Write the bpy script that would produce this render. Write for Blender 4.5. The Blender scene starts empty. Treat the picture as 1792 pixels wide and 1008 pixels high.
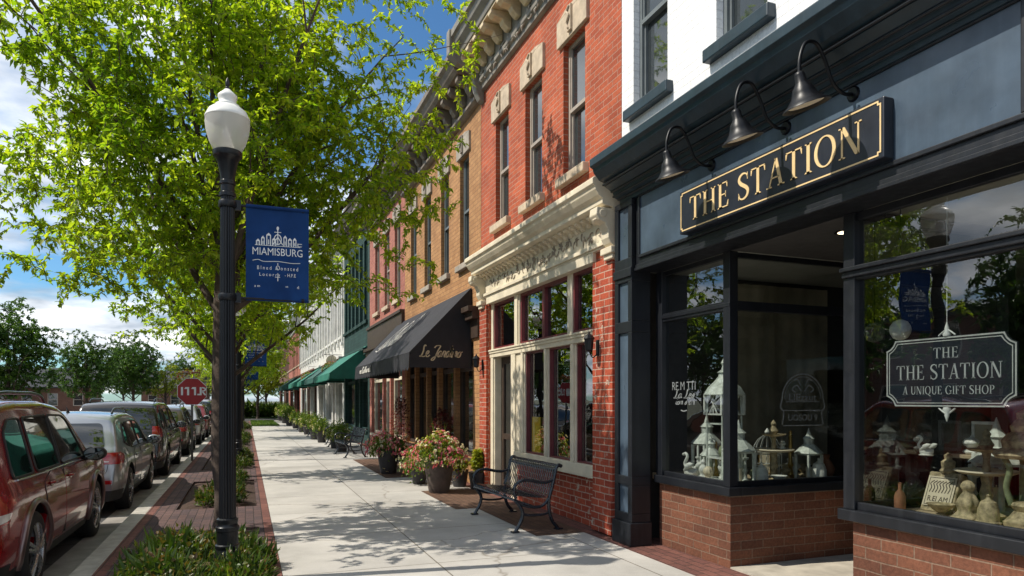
import bpy, bmesh, math, random
import numpy as np
from mathutils import Vector, Matrix
C = bpy.context.scene
R = math.radians
# ------------------------------------------------------------------ camera
cam_d = bpy.data.cameras.new("camera")
cam_d.sensor_width = 36.0
cam_d.lens = 24.0
cam_d.shift_y = 0.1094
cam_d.clip_start = 0.05
cam_d.clip_end = 3000
cam = bpy.data.objects.new("camera", cam_d)
cam.location = (0, 0, 1.65)
cam.rotation_euler = (R(90), 0, R(-21.3))
C.collection.objects.link(cam)
C.camera = cam
# ------------------------------------------------------------------ sky and sun
SUN_EL, SUN_AZ = 50.0, 8.0          # azimuth measured from -X towards +Y
C.view_settings.view_transform = 'Standard'
C.view_settings.look = 'None'
C.view_settings.exposure = 0.35
C.view_settings.gamma = 1
C.cycles.use_denoising = True
C.cycles.max_bounces = 8
C.cycles.transparent_max_bounces = 12
C.cycles.sample_clamp_indirect = 6
wd = bpy.data.worlds.new("World")
C.world = wd
wd.use_nodes = True
def build_world():
    nt = wd.node_tree
    n, l = nt.nodes, nt.links
    n.clear()
    out = n.new('ShaderNodeOutputWorld')
    bg = n.new('ShaderNodeBackground'); bg.inputs['Strength'].default_value = 0.10
    sky = n.new('ShaderNodeTexSky'); sky.sky_type = 'NISHITA'; sky.sun_disc = False
    sky.sun_elevation = R(SUN_EL); sky.sun_rotation = R(270 + SUN_AZ)
    sky.air_density = 1.0; sky.dust_density = 0.4; sky.ozone_density = 3.0
    tint = n.new('ShaderNodeMix'); tint.data_type = 'RGBA'; tint.blend_type = 'MULTIPLY'
    tint.inputs[0].default_value = 1.0
    l.new(sky.outputs[0], tint.inputs[6]); tint.inputs[7].default_value = (0.64, 0.97, 1.15, 1)
    tc = n.new('ShaderNodeTexCoord')
    sep = n.new('ShaderNodeSeparateXYZ'); l.new(tc.outputs['Generated'], sep.inputs[0])
    zz = n.new('ShaderNodeMath'); zz.operation = 'MAXIMUM'; l.new(sep.outputs[2], zz.inputs[0]); zz.inputs[1].default_value = 0.0
    za = n.new('ShaderNodeMath'); za.operation = 'ADD'; l.new(zz.outputs[0], za.inputs[0]); za.inputs[1].default_value = 0.16
    dv = n.new('ShaderNodeVectorMath'); dv.operation = 'DIVIDE'
    cb = n.new('ShaderNodeCombineXYZ')
    for i in range(3): l.new(za.outputs[0], cb.inputs[i])
    l.new(tc.outputs['Generated'], dv.inputs[0]); l.new(cb.outputs[0], dv.inputs[1])
    mp = n.new('ShaderNodeMapping'); l.new(dv.outputs[0], mp.inputs[0])
    mp.inputs['Location'].default_value = (7.7, 5.2, 0); mp.inputs['Scale'].default_value = (1, 1, 0.0)
    nz = n.new('ShaderNodeTexNoise'); nz.inputs['Scale'].default_value = 1.05; nz.inputs['Detail'].default_value = 9
    nz.inputs['Roughness'].default_value = 0.55
    l.new(mp.outputs[0], nz.inputs['Vector'])
    rp = n.new('ShaderNodeValToRGB'); l.new(nz.outputs[0], rp.inputs[0])
    rp.color_ramp.elements[0].position = 0.415; rp.color_ramp.elements[1].position = 0.545
    # second noise: light and grey parts of the clouds
    nz2 = n.new('ShaderNodeTexNoise'); nz2.inputs['Scale'].default_value = 2.3; nz2.inputs['Detail'].default_value = 6
    l.new(mp.outputs[0], nz2.inputs['Vector'])
    rp2 = n.new('ShaderNodeValToRGB'); l.new(nz2.outputs[0], rp2.inputs[0])
    rp2.color_ramp.elements[0].position = 0.35; rp2.color_ramp.elements[0].color = (3.4, 4.1, 5.0, 1)
    rp2.color_ramp.elements[1].position = 0.65; rp2.color_ramp.elements[1].color = (11.5, 11.7, 12.0, 1)
    mx = n.new('ShaderNodeMix'); mx.data_type = 'RGBA'
    l.new(rp.outputs[0], mx.inputs[0]); l.new(tint.outputs[2], mx.inputs[6]); l.new(rp2.outputs[0], mx.inputs[7])
    l.new(mx.outputs[2], bg.inputs[0]); l.new(bg.outputs[0], out.inputs[0])
build_world()
sd = bpy.data.lights.new("sun", 'SUN'); sd.energy = 4.6; sd.angle = R(0.5); sd.color = (1, 0.93, 0.82)
sun = bpy.data.objects.new("sun", sd); C.collection.objects.link(sun)
_d = Vector((math.cos(R(SUN_AZ)) * math.cos(R(SUN_EL)), -math.sin(R(SUN_AZ)) * math.cos(R(SUN_EL)), -math.sin(R(SUN_EL))))
sun.rotation_euler = _d.to_track_quat('-Z', 'Y').to_euler()

# ------------------------------------------------------------------ helpers
def link(o, parent=None):
    C.collection.objects.link(o)
    if parent is not None: o.parent = parent
    return o
def tag(o, label, cat, group=None, kind=None):
    if label: o['label'] = label
    if cat: o['category'] = cat
    if group: o['group'] = group
    if kind: o['kind'] = kind
    return o
def thing(name, label, cat, loc=(0, 0, 0), rz=0, group=None, kind=None):
    o = bpy.data.objects.new(name, None); link(o)
    o.empty_display_size = 0.2
    o.location = loc; o.rotation_euler = (0, 0, rz)
    return tag(o, label, cat, group, kind)
def children(o): return [c for c in bpy.data.objects if c.parent == o]
def copy_tree(o, parent=None, mats=None):
    c = o.copy(); C.collection.objects.link(c)
    if parent is not None: c.parent = parent
    if mats and c.data:
        for i, s in enumerate(c.material_slots):
            if s.material and s.material.name in mats:
                k = mats[s.material.name]; s.link = 'OBJECT'; s.material = k
    for ch in children(o):
        if ch is not c: copy_tree(ch, c, mats)
    return c
def catmull(pts, n=6):
    P = [Vector(p) for p in pts]
    P = [P[0] * 2 - P[1]] + P + [P[-1] * 2 - P[-2]]
    out = []
    for i in range(1, len(P) - 2):
        a, b, c, d = P[i - 1:i + 3]
        for k in range(n):
            t = k / n
            out.append(0.5 * ((2 * b) + (c - a) * t + (2 * a - 5 * b + 4 * c - d) * t * t + (3 * b - a - 3 * c + d) * t ** 3))
    out.append(P[-2]); return out
class MB:
    def __init__(s, org=(0, 0, 0)):
        s.v = []; s.f = []; s.m = []; s.cur = 0; s.org = Vector(org)
    def add(s, vs, fs):
        b = len(s.v); s.v.extend([tuple(p) for p in vs])
        for f in fs: s.f.append(tuple(b + i for i in f)); s.m.append(s.cur)
    def box(s, x0, x1, y0, y1, z0, z1):
        s.add([(x0, y0, z0), (x1, y0, z0), (x1, y1, z0), (x0, y1, z0), (x0, y0, z1), (x1, y0, z1), (x1, y1, z1), (x0, y1, z1)],
              [(0, 3, 2, 1), (4, 5, 6, 7), (0, 1, 5, 4), (1, 2, 6, 5), (2, 3, 7, 6), (3, 0, 4, 7)]); return s
    def quad(s, a, b, c, d): s.add([a, b, c, d], [(0, 1, 2, 3)]); return s
    def prism(s, poly, axis, a, b):
        n = len(poly)
        def P(p, t):
            return {'x': (t, p[0], p[1]), 'y': (p[0], t, p[1]), 'z': (p[0], p[1], t)}[axis]
        s.add([P(p, a) for p in poly] + [P(p, b) for p in poly],
              [tuple(range(n - 1, -1, -1)), tuple(range(n, 2 * n))] + [(i, (i + 1) % n, n + (i + 1) % n, n + i) for i in range(n)]); return s
    def tube(s, pts, r, seg=8, cap=True, flat=None):
        P = [Vector(p) for p in pts]; n = len(P)
        rr = r if hasattr(r, '__len__') else [r] * n
        t0 = (P[1] - P[0]).normalized()
        up = Vector((0, 0, 1)) if abs(t0.z) < 0.9 else Vector((1, 0, 0))
        u = t0.cross(up).normalized()
        vs = []
        for i in range(n):
            t = (P[min(i + 1, n - 1)] - P[max(i - 1, 0)])
            if t.length < 1e-9: t = t0
            t = t.normalized()
            u = u - t * u.dot(t)
            if u.length < 1e-6: u = t.orthogonal()
            u = u.normalized()
            w = t.cross(u)
            for k in range(seg):
                a = 2 * math.pi * k / seg
                vs.append(P[i] + (u * math.cos(a) + w * math.sin(a)) * rr[i])
        fs = [(i * seg + k, i * seg + (k + 1) % seg, (i + 1) * seg + (k + 1) % seg, (i + 1) * seg + k) for i in range(n - 1) for k in range(seg)]
        if cap: fs += [tuple(range(seg - 1, -1, -1)), tuple(range((n - 1) * seg, n * seg))]
        s.add(vs, fs); return s
    def lathe(s, prof, c=(0, 0, 0), seg=24, axis='z', cap=True, flute=None):
        vs = []; n = len(prof)
        for i, (r, z) in enumerate(prof):
            for k in range(seg):
                a = 2 * math.pi * k / seg
                q = r * (1 + (flute[1] * (abs(math.sin(a * flute[0] / 2)) - 0.5) if flute and flute[2] <= z <= flute[3] else 0))
                p = (q * math.cos(a), q * math.sin(a), z)
                if axis == 'x': p = (p[2], p[0], p[1])
                if axis == 'y': p = (p[0], p[2], p[1])
                vs.append((p[0] + c[0], p[1] + c[1], p[2] + c[2]))
        fs = [(i * seg + k, i * seg + (k + 1) % seg, (i + 1) * seg + (k + 1) % seg, (i + 1) * seg + k) for i in range(n - 1) for k in range(seg)]
        if cap: fs += [tuple(range(seg - 1, -1, -1)), tuple(range((n - 1) * seg, n * seg))]
        s.add(vs, fs); return s
    def flat(s, shapes, o, U, V, d=0.0):
        """2-D faces [(pts)] laid on the plane o + u U + v V, lifted and thickened by d along U x V"""
        o, U, V = Vector(o), Vector(U), Vector(V); N = U.cross(V).normalized()
        for pts in shapes:
            n = len(pts)
            top = [o + U * p[0] + V * p[1] + N * d for p in pts]
            bot = [o + U * p[0] + V * p[1] for p in pts]
            s.add(top + bot, [tuple(range(n))] + [(i, (i + 1) % n, n + (i + 1) % n, n + i) for i in range(n)])
        return s
    def build(s, name, mat, parent=None, smooth=None, bevel=0, recalc=True):
        me = bpy.data.meshes.new(name)
        og = s.org
        me.from_pydata([(p[0] - og.x, p[1] - og.y, p[2] - og.z) for p in s.v], [], s.f)
        for m in (mat if isinstance(mat, (list, tuple)) else [mat]): me.materials.append(m)
        if any(s.m): me.polygons.foreach_set('material_index', s.m)
        if recalc:
            bm = bmesh.new(); bm.from_mesh(me); bmesh.ops.recalc_face_normals(bm, faces=bm.faces); bm.to_mesh(me); bm.free()
        if smooth is not None:
            me.polygons.foreach_set('use_smooth', [True] * len(me.polygons))
            me.set_sharp_from_angle(angle=R(smooth))
        o = bpy.data.objects.new(name, me); link(o, parent)
        if parent is None: o.location = og
        if bevel:
            b = o.modifiers.new('bevel', 'BEVEL'); b.width = bevel; b.segments = 2; b.limit_method = 'ANGLE'; b.angle_limit = R(40)
        return o
def np_mesh(name, V, F, mat, parent=None, midx=None, smooth=False):
    """V (n,3) float array, F (m,k) int array"""
    me = bpy.data.meshes.new(name)
    n, (m, k) = len(V), F.shape
    me.vertices.add(n); me.vertices.foreach_set('co', np.asarray(V, dtype=np.float32).ravel())
    me.loops.add(m * k); me.loops.foreach_set('vertex_index', F.astype(np.int32).ravel())
    me.polygons.add(m); me.polygons.foreach_set('loop_start', np.arange(0, m * k, k, dtype=np.int32))
    me.polygons.foreach_set('loop_total', np.full(m, k, dtype=np.int32))
    if smooth: me.polygons.foreach_set('use_smooth', np.ones(m, dtype=bool))
    for q in (mat if isinstance(mat, (list, tuple)) else [mat]): me.materials.append(q)
    if midx is not None: me.polygons.foreach_set('material_index', midx.astype(np.int32))
    me.update(calc_edges=True)
    return link(bpy.data.objects.new(name, me), parent)

# ------------------------------------------------------------------ materials
class NT:
    def __init__(s, name):
        s.mat = bpy.data.materials.new(name); s.mat.use_nodes = True
        s.t = s.mat.node_tree; s.t.nodes.clear()
        s.out = s.n('ShaderNodeOutputMaterial')
    def n(s, t, **kw):
        x = s.t.nodes.new(t)
        for k, v in kw.items(): setattr(x, k, v)
        return x
    def l(s, a, b): s.t.links.new(a, b)
    def val(s, sock, v):
        if hasattr(v, 'is_output') or isinstance(v, bpy.types.NodeSocket): s.l(v, sock)
        else: sock.default_value = v
    def math(s, op, a, b=None, c=None):
        x = s.n('ShaderNodeMath', operation=op)
        for i, v in enumerate((a, b, c)):
            if v is not None: s.val(x.inputs[i], v)
        return x.outputs[0]
    def mix(s, f, a, b, mode='MIX'):
        x = s.n('ShaderNodeMix', data_type='RGBA', blend_type=mode)
        for i, v in ((0, f), (6, a), (7, b)):
            if isinstance(v, tuple) and len(v) == 3: v = v + (1,)
            s.val(x.inputs[i], v)
        return x.outputs[2]
    def noise(s, scale, detail=4, vec=None, rough=0.5):
        x = s.n('ShaderNodeTexNoise'); x.inputs['Scale'].default_value = scale; x.inputs['Detail'].default_value = detail
        x.inputs['Roughness'].default_value = rough
        if vec is not None: s.l(vec, x.inputs['Vector'])
        return x.outputs[0]
    def ramp(s, f, stops):
        x = s.n('ShaderNodeValToRGB'); e = x.color_ramp.elements
        while len(e) < len(stops): e.new(0.5)
        for el, (p, c) in zip(e, stops):
            el.position = p; el.color = c if len(c) == 4 else tuple(c) + (1,)
        s.l(f, x.inputs[0]); return x.outputs[0]
    def obj(s): return s.n('ShaderNodeTexCoord').outputs['Object']
    def world(s): return s.n('ShaderNodeNewGeometry').outputs['Position']
    def bump(s, h, strength, dist=0.01):
        x = s.n('ShaderNodeBump'); x.inputs['Strength'].default_value = strength; x.inputs['Distance'].default_value = dist
        s.l(h, x.inputs['Height']); return x.outputs[0]
    def bsdf(s, col, rough=0.6, metal=0, spec=0.5, coat=0, normal=None):
        p = s.n('ShaderNodeBsdfPrincipled')
        if isinstance(col, tuple) and len(col) == 3: col = col + (1,)
        s.val(p.inputs['Base Color'], col); s.val(p.inputs['Roughness'], rough)
        s.val(p.inputs['Metallic'], metal); s.val(p.inputs['Specular IOR Level'], spec)
        s.val(p.inputs['Coat Weight'], coat); p.inputs['Coat Roughness'].default_value = 0.04
        if normal is not None: s.l(normal, p.inputs['Normal'])
        return p
    def done(s, sh):
        s.l(sh.outputs[0] if hasattr(sh, 'outputs') else sh, s.out.inputs[0]); return s.mat
def basic(name, col, rough=0.6, metal=0, var=0.25, scale=6, bump=0.15, bscale=60, spec=0.5, coat=0, rvar=0.1, streak=0):
    m = NT(name); ob = m.obj()
    nz = m.noise(scale, 6, ob, 0.6)
    f = m.ramp(nz, [(0.3, (1 - var,) * 3), (0.7, (1 + var * 0.5,) * 3)])
    c = m.mix(1.0, tuple(col), f, 'MULTIPLY')
    rg = m.math('MULTIPLY_ADD', m.noise(scale * 2.3, 4, ob), rvar * 2, rough - rvar)
    if streak:                                   # dust and rain runs, worn paint
        mp = m.n('ShaderNodeMapping'); m.l(ob, mp.inputs[0]); mp.inputs['Scale'].default_value = (14, 14, 0.9)
        sf = m.ramp(m.noise(1.0, 6, mp.outputs[0], 0.65), [(0.5, (0, 0, 0)), (0.72, (1, 1, 1))])
        c = m.mix(m.math('MULTIPLY', sf, streak), c, tuple(min(1, v * 1.9 + 0.03) for v in col))
        ch = m.ramp(m.noise(26, 6, ob, 0.7), [(0.66, (0, 0, 0)), (0.70, (1, 1, 1))])
        c = m.mix(m.math('MULTIPLY', ch, streak), c, tuple(v * 0.35 for v in col))
    nrm = m.bump(m.noise(bscale, 4, ob), bump, 0.004) if bump else None
    return m.done(m.bsdf(c, rg, metal, spec, coat, nrm))
def wall_uv(m, horiz=False):
    """(along, up) coordinates picked from the face's own direction"""
    tc = m.n('ShaderNodeTexCoord')
    sp = m.n('ShaderNodeSeparateXYZ'); m.l(tc.outputs['Object'], sp.inputs[0])
    sn = m.n('ShaderNodeSeparateXYZ'); m.l(tc.outputs['Normal'], sn.inputs[0])
    ax = m.math('GREATER_THAN', m.math('ABSOLUTE', sn.outputs[0]), 0.5)
    az = m.math('GREATER_THAN', m.math('ABSOLUTE', sn.outputs[2]), 0.7)
    u = m.n('ShaderNodeMix'); m.l(ax, u.inputs[0]); m.l(sp.outputs[0], u.inputs[2]); m.l(sp.outputs[1], u.inputs[3])
    v = m.n('ShaderNodeMix'); m.l(az, v.inputs[0]); m.l(sp.outputs[2], v.inputs[2]); m.l(sp.outputs[1], v.inputs[3])
    cb = m.n('ShaderNodeCombineXYZ'); m.l(u.outputs[0], cb.inputs[0]); m.l(v.outputs[0], cb.inputs[1])
    return cb.outputs[0], tc.outputs['Object']
def brick(name, c1, c2, mortar, w=0.215, h=0.075, ms=0.006, bump=0.5, stain=0.35, rough=0.85, patch=None, floor=False, dots=False, dark=0.5):
    m = NT(name)
    if floor:
        wp = m.world(); sp = m.n('ShaderNodeSeparateXYZ'); m.l(wp, sp.inputs[0])
        cb = m.n('ShaderNodeCombineXYZ'); m.l(sp.outputs[1], cb.inputs[0]); m.l(sp.outputs[0], cb.inputs[1])
        uv, ob = cb.outputs[0], wp
    else: uv, ob = wall_uv(m)
    # slightly wavy courses
    wob = m.n('ShaderNodeVectorMath', operation='MULTIPLY_ADD')
    nzv = m.n('ShaderNodeTexNoise'); nzv.inputs['Scale'].default_value = 5.0; m.l(ob, nzv.inputs['Vector'])
    m.l(nzv.outputs['Color'], wob.inputs[0]); wob.inputs[1].default_value = (0.012, 0.012, 0); m.l(uv, wob.inputs[2])
    b = m.n('ShaderNodeTexBrick'); m.l(wob.outputs[0], b.inputs['Vector'])
    b.inputs['Scale'].default_value = 1; b.inputs['Brick Width'].default_value = w; b.inputs['Row Height'].default_value = h
    b.inputs['Mortar Size'].default_value = ms; b.inputs['Mortar Smooth'].default_value = 0.3; b.inputs['Bias'].default_value = -0.1
    b.inputs['Color1'].default_value = tuple(c1) + (1,); b.inputs['Color2'].default_value = tuple(c2) + (1,); b.inputs['Mortar'].default_value = tuple(mortar) + (1,)
    nz = m.noise(1.1, 7, ob, 0.65)
    f = m.ramp(nz, [(0.3, (1 - stain,) * 3), (0.68, (1.12,) * 3)])
    c = m.mix(1.0, b.outputs[0], f, 'MULTIPLY')
    nz3 = m.noise(38, 4, ob, 0.7)
    c = m.mix(1.0, c, m.ramp(nz3, [(0.3, (dark + 0.2,) * 3), (0.65, (1.15,) * 3)]), 'MULTIPLY')
    if patch:
        pf = m.ramp(m.noise(patch[1], 5, ob, 0.6), [(patch[2], (0, 0, 0)), (patch[2] + 0.05, (1, 1, 1))])
        c = m.mix(pf, c, patch[0])
    hh = m.math('SUBTRACT', 1.0, b.outputs['Fac'])
    hh = m.math('MULTIPLY_ADD', nz3, 0.5, hh)
    return m.done(m.bsdf(c, rough, 0, 0.3, 0, m.bump(hh, bump, 0.012)))
def glass(name, tint=(0.8, 0.85, 0.83), boost=1.0, base=0.05):
    """thin shop-window pane: clear with mirror reflections growing towards grazing view"""
    m = NT(name)
    lw = m.n('ShaderNodeLayerWeight'); lw.inputs[0].default_value = 0.5
    f = m.math('POWER', lw.outputs['Facing'], 4.0)
    f = m.math('MULTIPLY_ADD', f, 0.95 * boost, base)
    f = m.math('MINIMUM', f, 1.0)
    tr = m.n('ShaderNodeBsdfTransparent'); tr.inputs[0].default_value = tuple(tint) + (1,)
    gl = m.n('ShaderNodeBsdfGlossy'); gl.inputs['Roughness'].default_value = 0.0; gl.inputs[0].default_value = (0.95, 0.97, 1, 1)
    nrm = m.bump(m.noise(1.7, 2, m.obj()), 0.12, 0.02); m.l(nrm, gl.inputs['Normal'])
    mx = m.n('ShaderNodeMixShader'); m.l(f, mx.inputs[0]); m.l(tr.outputs[0], mx.inputs[1]); m.l(gl.outputs[0], mx.inputs[2])
    return m.done(mx)
def dark_glass(name, col=(0.012, 0.015, 0.018), rough=0.02, wav=0.15):
    m = NT(name)
    return m.done(m.bsdf(col, rough, 0, 0.9, 0.6, m.bump(m.noise(1.3, 2, m.obj()), wav, 0.02)))
def leafmat(name, c1, c2, trans=0.5, rough=0.45):
    m = NT(name)
    oi = m.n('ShaderNodeObjectInfo'); g = m.n('ShaderNodeNewGeometry')
    r = g.outputs['Random Per Island']
    c = m.mix(r, tuple(c1), tuple(c2))
    nz = m.noise(0.9, 3, m.obj())
    c = m.mix(1.0, c, m.ramp(nz, [(0.35, (0.72, 0.8, 0.7)), (0.65, (1.25, 1.15, 1.0))]), 'MULTIPLY')
    p = m.bsdf(c, rough, 0, 0.4)
    t = m.n('ShaderNodeBsdfTranslucent')
    tc = m.mix(1.0, c, (1.6, 1.6, 0.55), 'MULTIPLY'); m.l(tc, t.inputs[0])
    mx = m.n('ShaderNodeMixShader'); mx.inputs[0].default_value = trans
    m.l(p.outputs[0], mx.inputs[1]); m.l(t.outputs[0], mx.inputs[2])
    return m.done(mx)
def paint(name, col, metal=0.3, rough=0.3, flake=False):
    m = NT(name)
    nz = m.noise(3, 4, m.obj())
    c = m.mix(1.0, tuple(col), m.ramp(nz, [(0.3, (0.9,) * 3), (0.7, (1.05,) * 3)]), 'MULTIPLY')
    p = m.bsdf(c, rough, metal, 0.5, 1.0, m.bump(m.noise(900, 1, m.obj()), 0.02, 0.001) if flake else None)
    return m.done(p)
M = {}
M['navy'] = basic('navy_paint', (0.007, 0.0085, 0.012), 0.42, var=0.3, bump=0.1, bscale=25, streak=0.22, rvar=0.15)
M['cornice_navy'] = basic('cornice_paint', (0.012, 0.030, 0.044), 0.4, var=0.3, bump=0.1, bscale=25, streak=0.22, rvar=0.15)
M['slate'] = basic('slate_panel', (0.06, 0.088, 0.122), 0.33, var=0.45, scale=2.2, bump=0.08, bscale=15, rvar=0.16, streak=0.1)
M['white_brick'] = brick('white_painted_brick', (0.74, 0.74, 0.73), (0.8, 0.8, 0.79), (0.66, 0.66, 0.65), 0.24, 0.085, 0.007, 0.55, 0.12, 0.6, dark=0.7)
M['red_brick'] = brick('red_brick', (0.50, 0.112, 0.048), (0.37, 0.075, 0.035), (0.45, 0.25, 0.18), 0.23, 0.078, 0.007, 0.7, 0.42)
M['red_pier'] = brick('red_pier_brick', (0.44, 0.085, 0.04), (0.30, 0.05, 0.028), (0.5, 0.33, 0.25), 0.23, 0.085, 0.008, 0.7, 0.3, patch=((0.5, 0.40, 0.31), 7, 0.63))
M['tan_brick'] = brick('tan_brick', (0.45, 0.24, 0.105), (0.35, 0.175, 0.075), (0.22, 0.12, 0.065), 0.23, 0.085, 0.006, 0.5, 0.3)
M['pink_brick'] = brick('pink_brick', (0.40, 0.15, 0.11), (0.31, 0.1, 0.075), (0.36, 0.2, 0.16), 0.23, 0.09, 0.007, 0.4, 0.25)
M['shop_brick'] = brick('shop_base_brick', (0.19, 0.075, 0.042), (0.115, 0.046, 0.028), (0.22, 0.145, 0.10), 0.27, 0.088, 0.006, 0.9, 0.3)
M['brown_brick'] = brick('brown_brick', (0.16, 0.07, 0.045), (0.12, 0.05, 0.035), (0.2, 0.15, 0.12), 0.23, 0.09, 0.008, 0.4)
M['paver'] = brick('brick_paver', (0.125, 0.075, 0.068), (0.075, 0.052, 0.055), (0.03, 0.024, 0.02), 0.22, 0.11, 0.005, 0.7, 0.35, floor=True)
M['paver_red'] = brick('red_paver', (0.20, 0.085, 0.065), (0.14, 0.06, 0.05), (0.04, 0.03, 0.025), 0.22, 0.11, 0.005, 0.7, 0.35, floor=True)
M['green_siding'] = brick('green_painted_brick', (0.024, 0.062, 0.056), (0.018, 0.048, 0.044), (0.012, 0.03, 0.028), 0.4, 0.13, 0.008, 0.4, 0.35)
M['white_stone'] = basic('white_painted_stone', (0.62, 0.61, 0.57), 0.7, var=0.25, scale=2.5, bump=0.3)
M['cream'] = basic('cream_paint', (0.68, 0.60, 0.45), 0.55, var=0.22, scale=3, bump=0.2, bscale=20, streak=0.0)
M['cream_orn'] = basic('weathered_ornament', (0.30, 0.25, 0.19), 0.7, var=0.3, scale=9, bump=0.3)
M['limestone'] = basic('limestone', (0.50, 0.40, 0.29), 0.85, var=0.3, scale=7, bump=0.4, bscale=40)
M['greystone'] = basic('grey_stone', (0.33, 0.29, 0.24), 0.85, var=0.35, scale=6, bump=0.4, bscale=40)
M['tan_metal'] = basic('tan_cornice', (0.6, 0.48, 0.31), 0.6, var=0.3, scale=5)
M['grey_metal'] = basic('grey_cornice', (0.22, 0.20, 0.165), 0.55, var=0.35, scale=4)
M['dark_cornice'] = basic('dark_cornice', (0.19, 0.155, 0.12), 0.65, var=0.35, scale=5)
M['black_iron'] = basic('black_iron', (0.006, 0.007, 0.009), 0.34, var=0.3, bump=0.1, bscale=120, spec=0.35)
M['lamp_black'] = basic('lamp_black', (0.004, 0.0045, 0.006), 0.4, var=0.3, bump=0.08, spec=0.3)
M['bench_iron'] = basic('bench_enamel', (0.012, 0.018, 0.026), 0.25, var=0.3, bump=0.05, spec=0.7)
M['sign_navy'] = basic('sign_board', (0.014, 0.018, 0.028), 0.4, var=0.3, bump=0.05)
M['gold'] = basic('gold_leaf', (0.74, 0.54, 0.27), 0.45, 0.0, var=0.15)
M['silver_letter'] = basic('silver_letter', (0.42, 0.45, 0.46), 0.5, var=0.15)
M['decal'] = basic('faded_lettering', (0.2, 0.215, 0.215), 0.6, var=0.4, scale=20)
M['sign_border'] = basic('sign_border', (0.46, 0.48, 0.47), 0.5, var=0.3, scale=15)
M['white_line'] = basic('white_line', (0.75, 0.77, 0.76), 0.5, var=0.1)
M['win_frame_grey'] = basic('grey_window_frame', (0.36, 0.31, 0.26), 0.5, var=0.2)
M['win_frame_dark'] = basic('dark_window_frame', (0.085, 0.075, 0.066), 0.5, var=0.2)
M['win_frame_navy'] = basic('navy_window_frame', (0.13, 0.15, 0.155), 0.45, var=0.2)
M['maroon'] = basic('maroon_frame', (0.14, 0.022, 0.026), 0.45, var=0.25)
M['up_glass'] = dark_glass('upper_pane', (0.03, 0.036, 0.038))
M['shop_glass'] = glass('display_pane', (0.68, 0.71, 0.69), 1.0, 0.14)
M['store_glass'] = glass('storefront_pane', (0.5, 0.52, 0.5), 1.0, 0.2)
M['interior'] = basic('interior_plaster', (0.30, 0.27, 0.21), 0.85, var=0.3, scale=1.5, bump=0)
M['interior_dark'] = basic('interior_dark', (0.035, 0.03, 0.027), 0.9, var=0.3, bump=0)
M['ceiling'] = basic('ceiling_board', (0.45, 0.44, 0.40), 0.9, var=0.2, scale=2, bump=0)
M['soffit'] = basic('soffit_dark', (0.045, 0.043, 0.042), 0.7, var=0.3)
M['display_floor'] = basic('display_floor', (0.45, 0.36, 0.24), 0.6, var=0.25, scale=4)
M['backdrop'] = basic('linen_backdrop', (0.36, 0.32, 0.235), 0.9, var=0.35, scale=2.5, bump=0.3, bscale=30)
M['awning_black'] = basic('black_canvas', (0.012, 0.0125, 0.018), 0.75, var=0.3, scale=3, bump=0.25, bscale=200)
M['awning_green'] = basic('green_canvas', (0.012, 0.15, 0.105), 0.7, var=0.25, scale=3, bump=0.2, bscale=200)
M['awning_dgreen'] = basic('dark_green_canvas', (0.012, 0.075, 0.062), 0.7, var=0.25, scale=3, bump=0.2, bscale=200)
M['script_white'] = basic('script_white', (0.7, 0.68, 0.62), 0.6, var=0.1)
M['script_gold'] = basic('script_gold', (0.5, 0.42, 0.28), 0.6, var=0.1)
M['bark'] = basic('bark', (0.075, 0.052, 0.038), 0.9, var=0.5, scale=14, bump=1.0, bscale=35)
M['leaf'] = leafmat('tree_leaf', (0.13, 0.24, 0.016), (0.33, 0.41, 0.040), 0.70)
M['leaf_dark'] = leafmat('far_tree_leaf', (0.03, 0.09, 0.014), (0.08, 0.15, 0.025), 0.36)
M['leaf_yellow'] = leafmat('yellow_green_leaf', (0.16, 0.22, 0.014), (0.27, 0.3, 0.025), 0.5)
M['shrub'] = leafmat('shrub_leaf', (0.022, 0.055, 0.010), (0.075, 0.12, 0.020), 0.3)
M['shrub_brown'] = leafmat('shrub_dry_leaf', (0.13, 0.07, 0.03), (0.10, 0.12, 0.03), 0.3)
M['plant'] = leafmat('planter_leaf', (0.06, 0.13, 0.02), (0.16, 0.22, 0.035), 0.4)
M['plant_yellow'] = leafmat('yellow_leaf', (0.34, 0.34, 0.03), (0.2, 0.26, 0.03), 0.4)
M['plant_red'] = leafmat('dark_red_leaf', (0.09, 0.02, 0.025), (0.16, 0.03, 0.03), 0.3)
M['pink'] = leafmat('pink_petal', (0.55, 0.06, 0.18), (0.7, 0.25, 0.33), 0.3)
M['whitepetal'] = leafmat('white_petal', (0.7, 0.68, 0.6), (0.75, 0.6, 0.55), 0.3)
M['redpetal'] = leafmat('red_petal', (0.45, 0.03, 0.05), (0.6, 0.1, 0.08), 0.3)
M['pot'] = basic('brown_pot', (0.085, 0.062, 0.05), 0.75, var=0.4, scale=8, bump=0.4, bscale=30)
M['pot_dark'] = basic('dark_pot', (0.035, 0.032, 0.034), 0.6, var=0.3, scale=8)
M['mulch'] = basic('mulch', (0.055, 0.028, 0.017), 0.95, var=0.6, scale=45, bump=1.0, bscale=70)
M['soil'] = basic('soil', (0.04, 0.028, 0.02), 0.95, var=0.5, scale=30, bump=1.0)
M['kerb'] = basic('kerb_concrete', (0.40, 0.375, 0.33), 0.85, var=0.3, scale=5, bump=0.4, bscale=80)
M['step'] = basic('entry_concrete', (0.42, 0.38, 0.31), 0.85, var=0.3, scale=4, bump=0.3, bscale=90)
M['chrome'] = basic('chrome', (0.55, 0.56, 0.57), 0.15, 1.0, var=0.1, bump=0)
M['rim'] = basic('alloy_rim', (0.42, 0.42, 0.43), 0.28, 0.9, var=0.15, bump=0)
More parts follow.
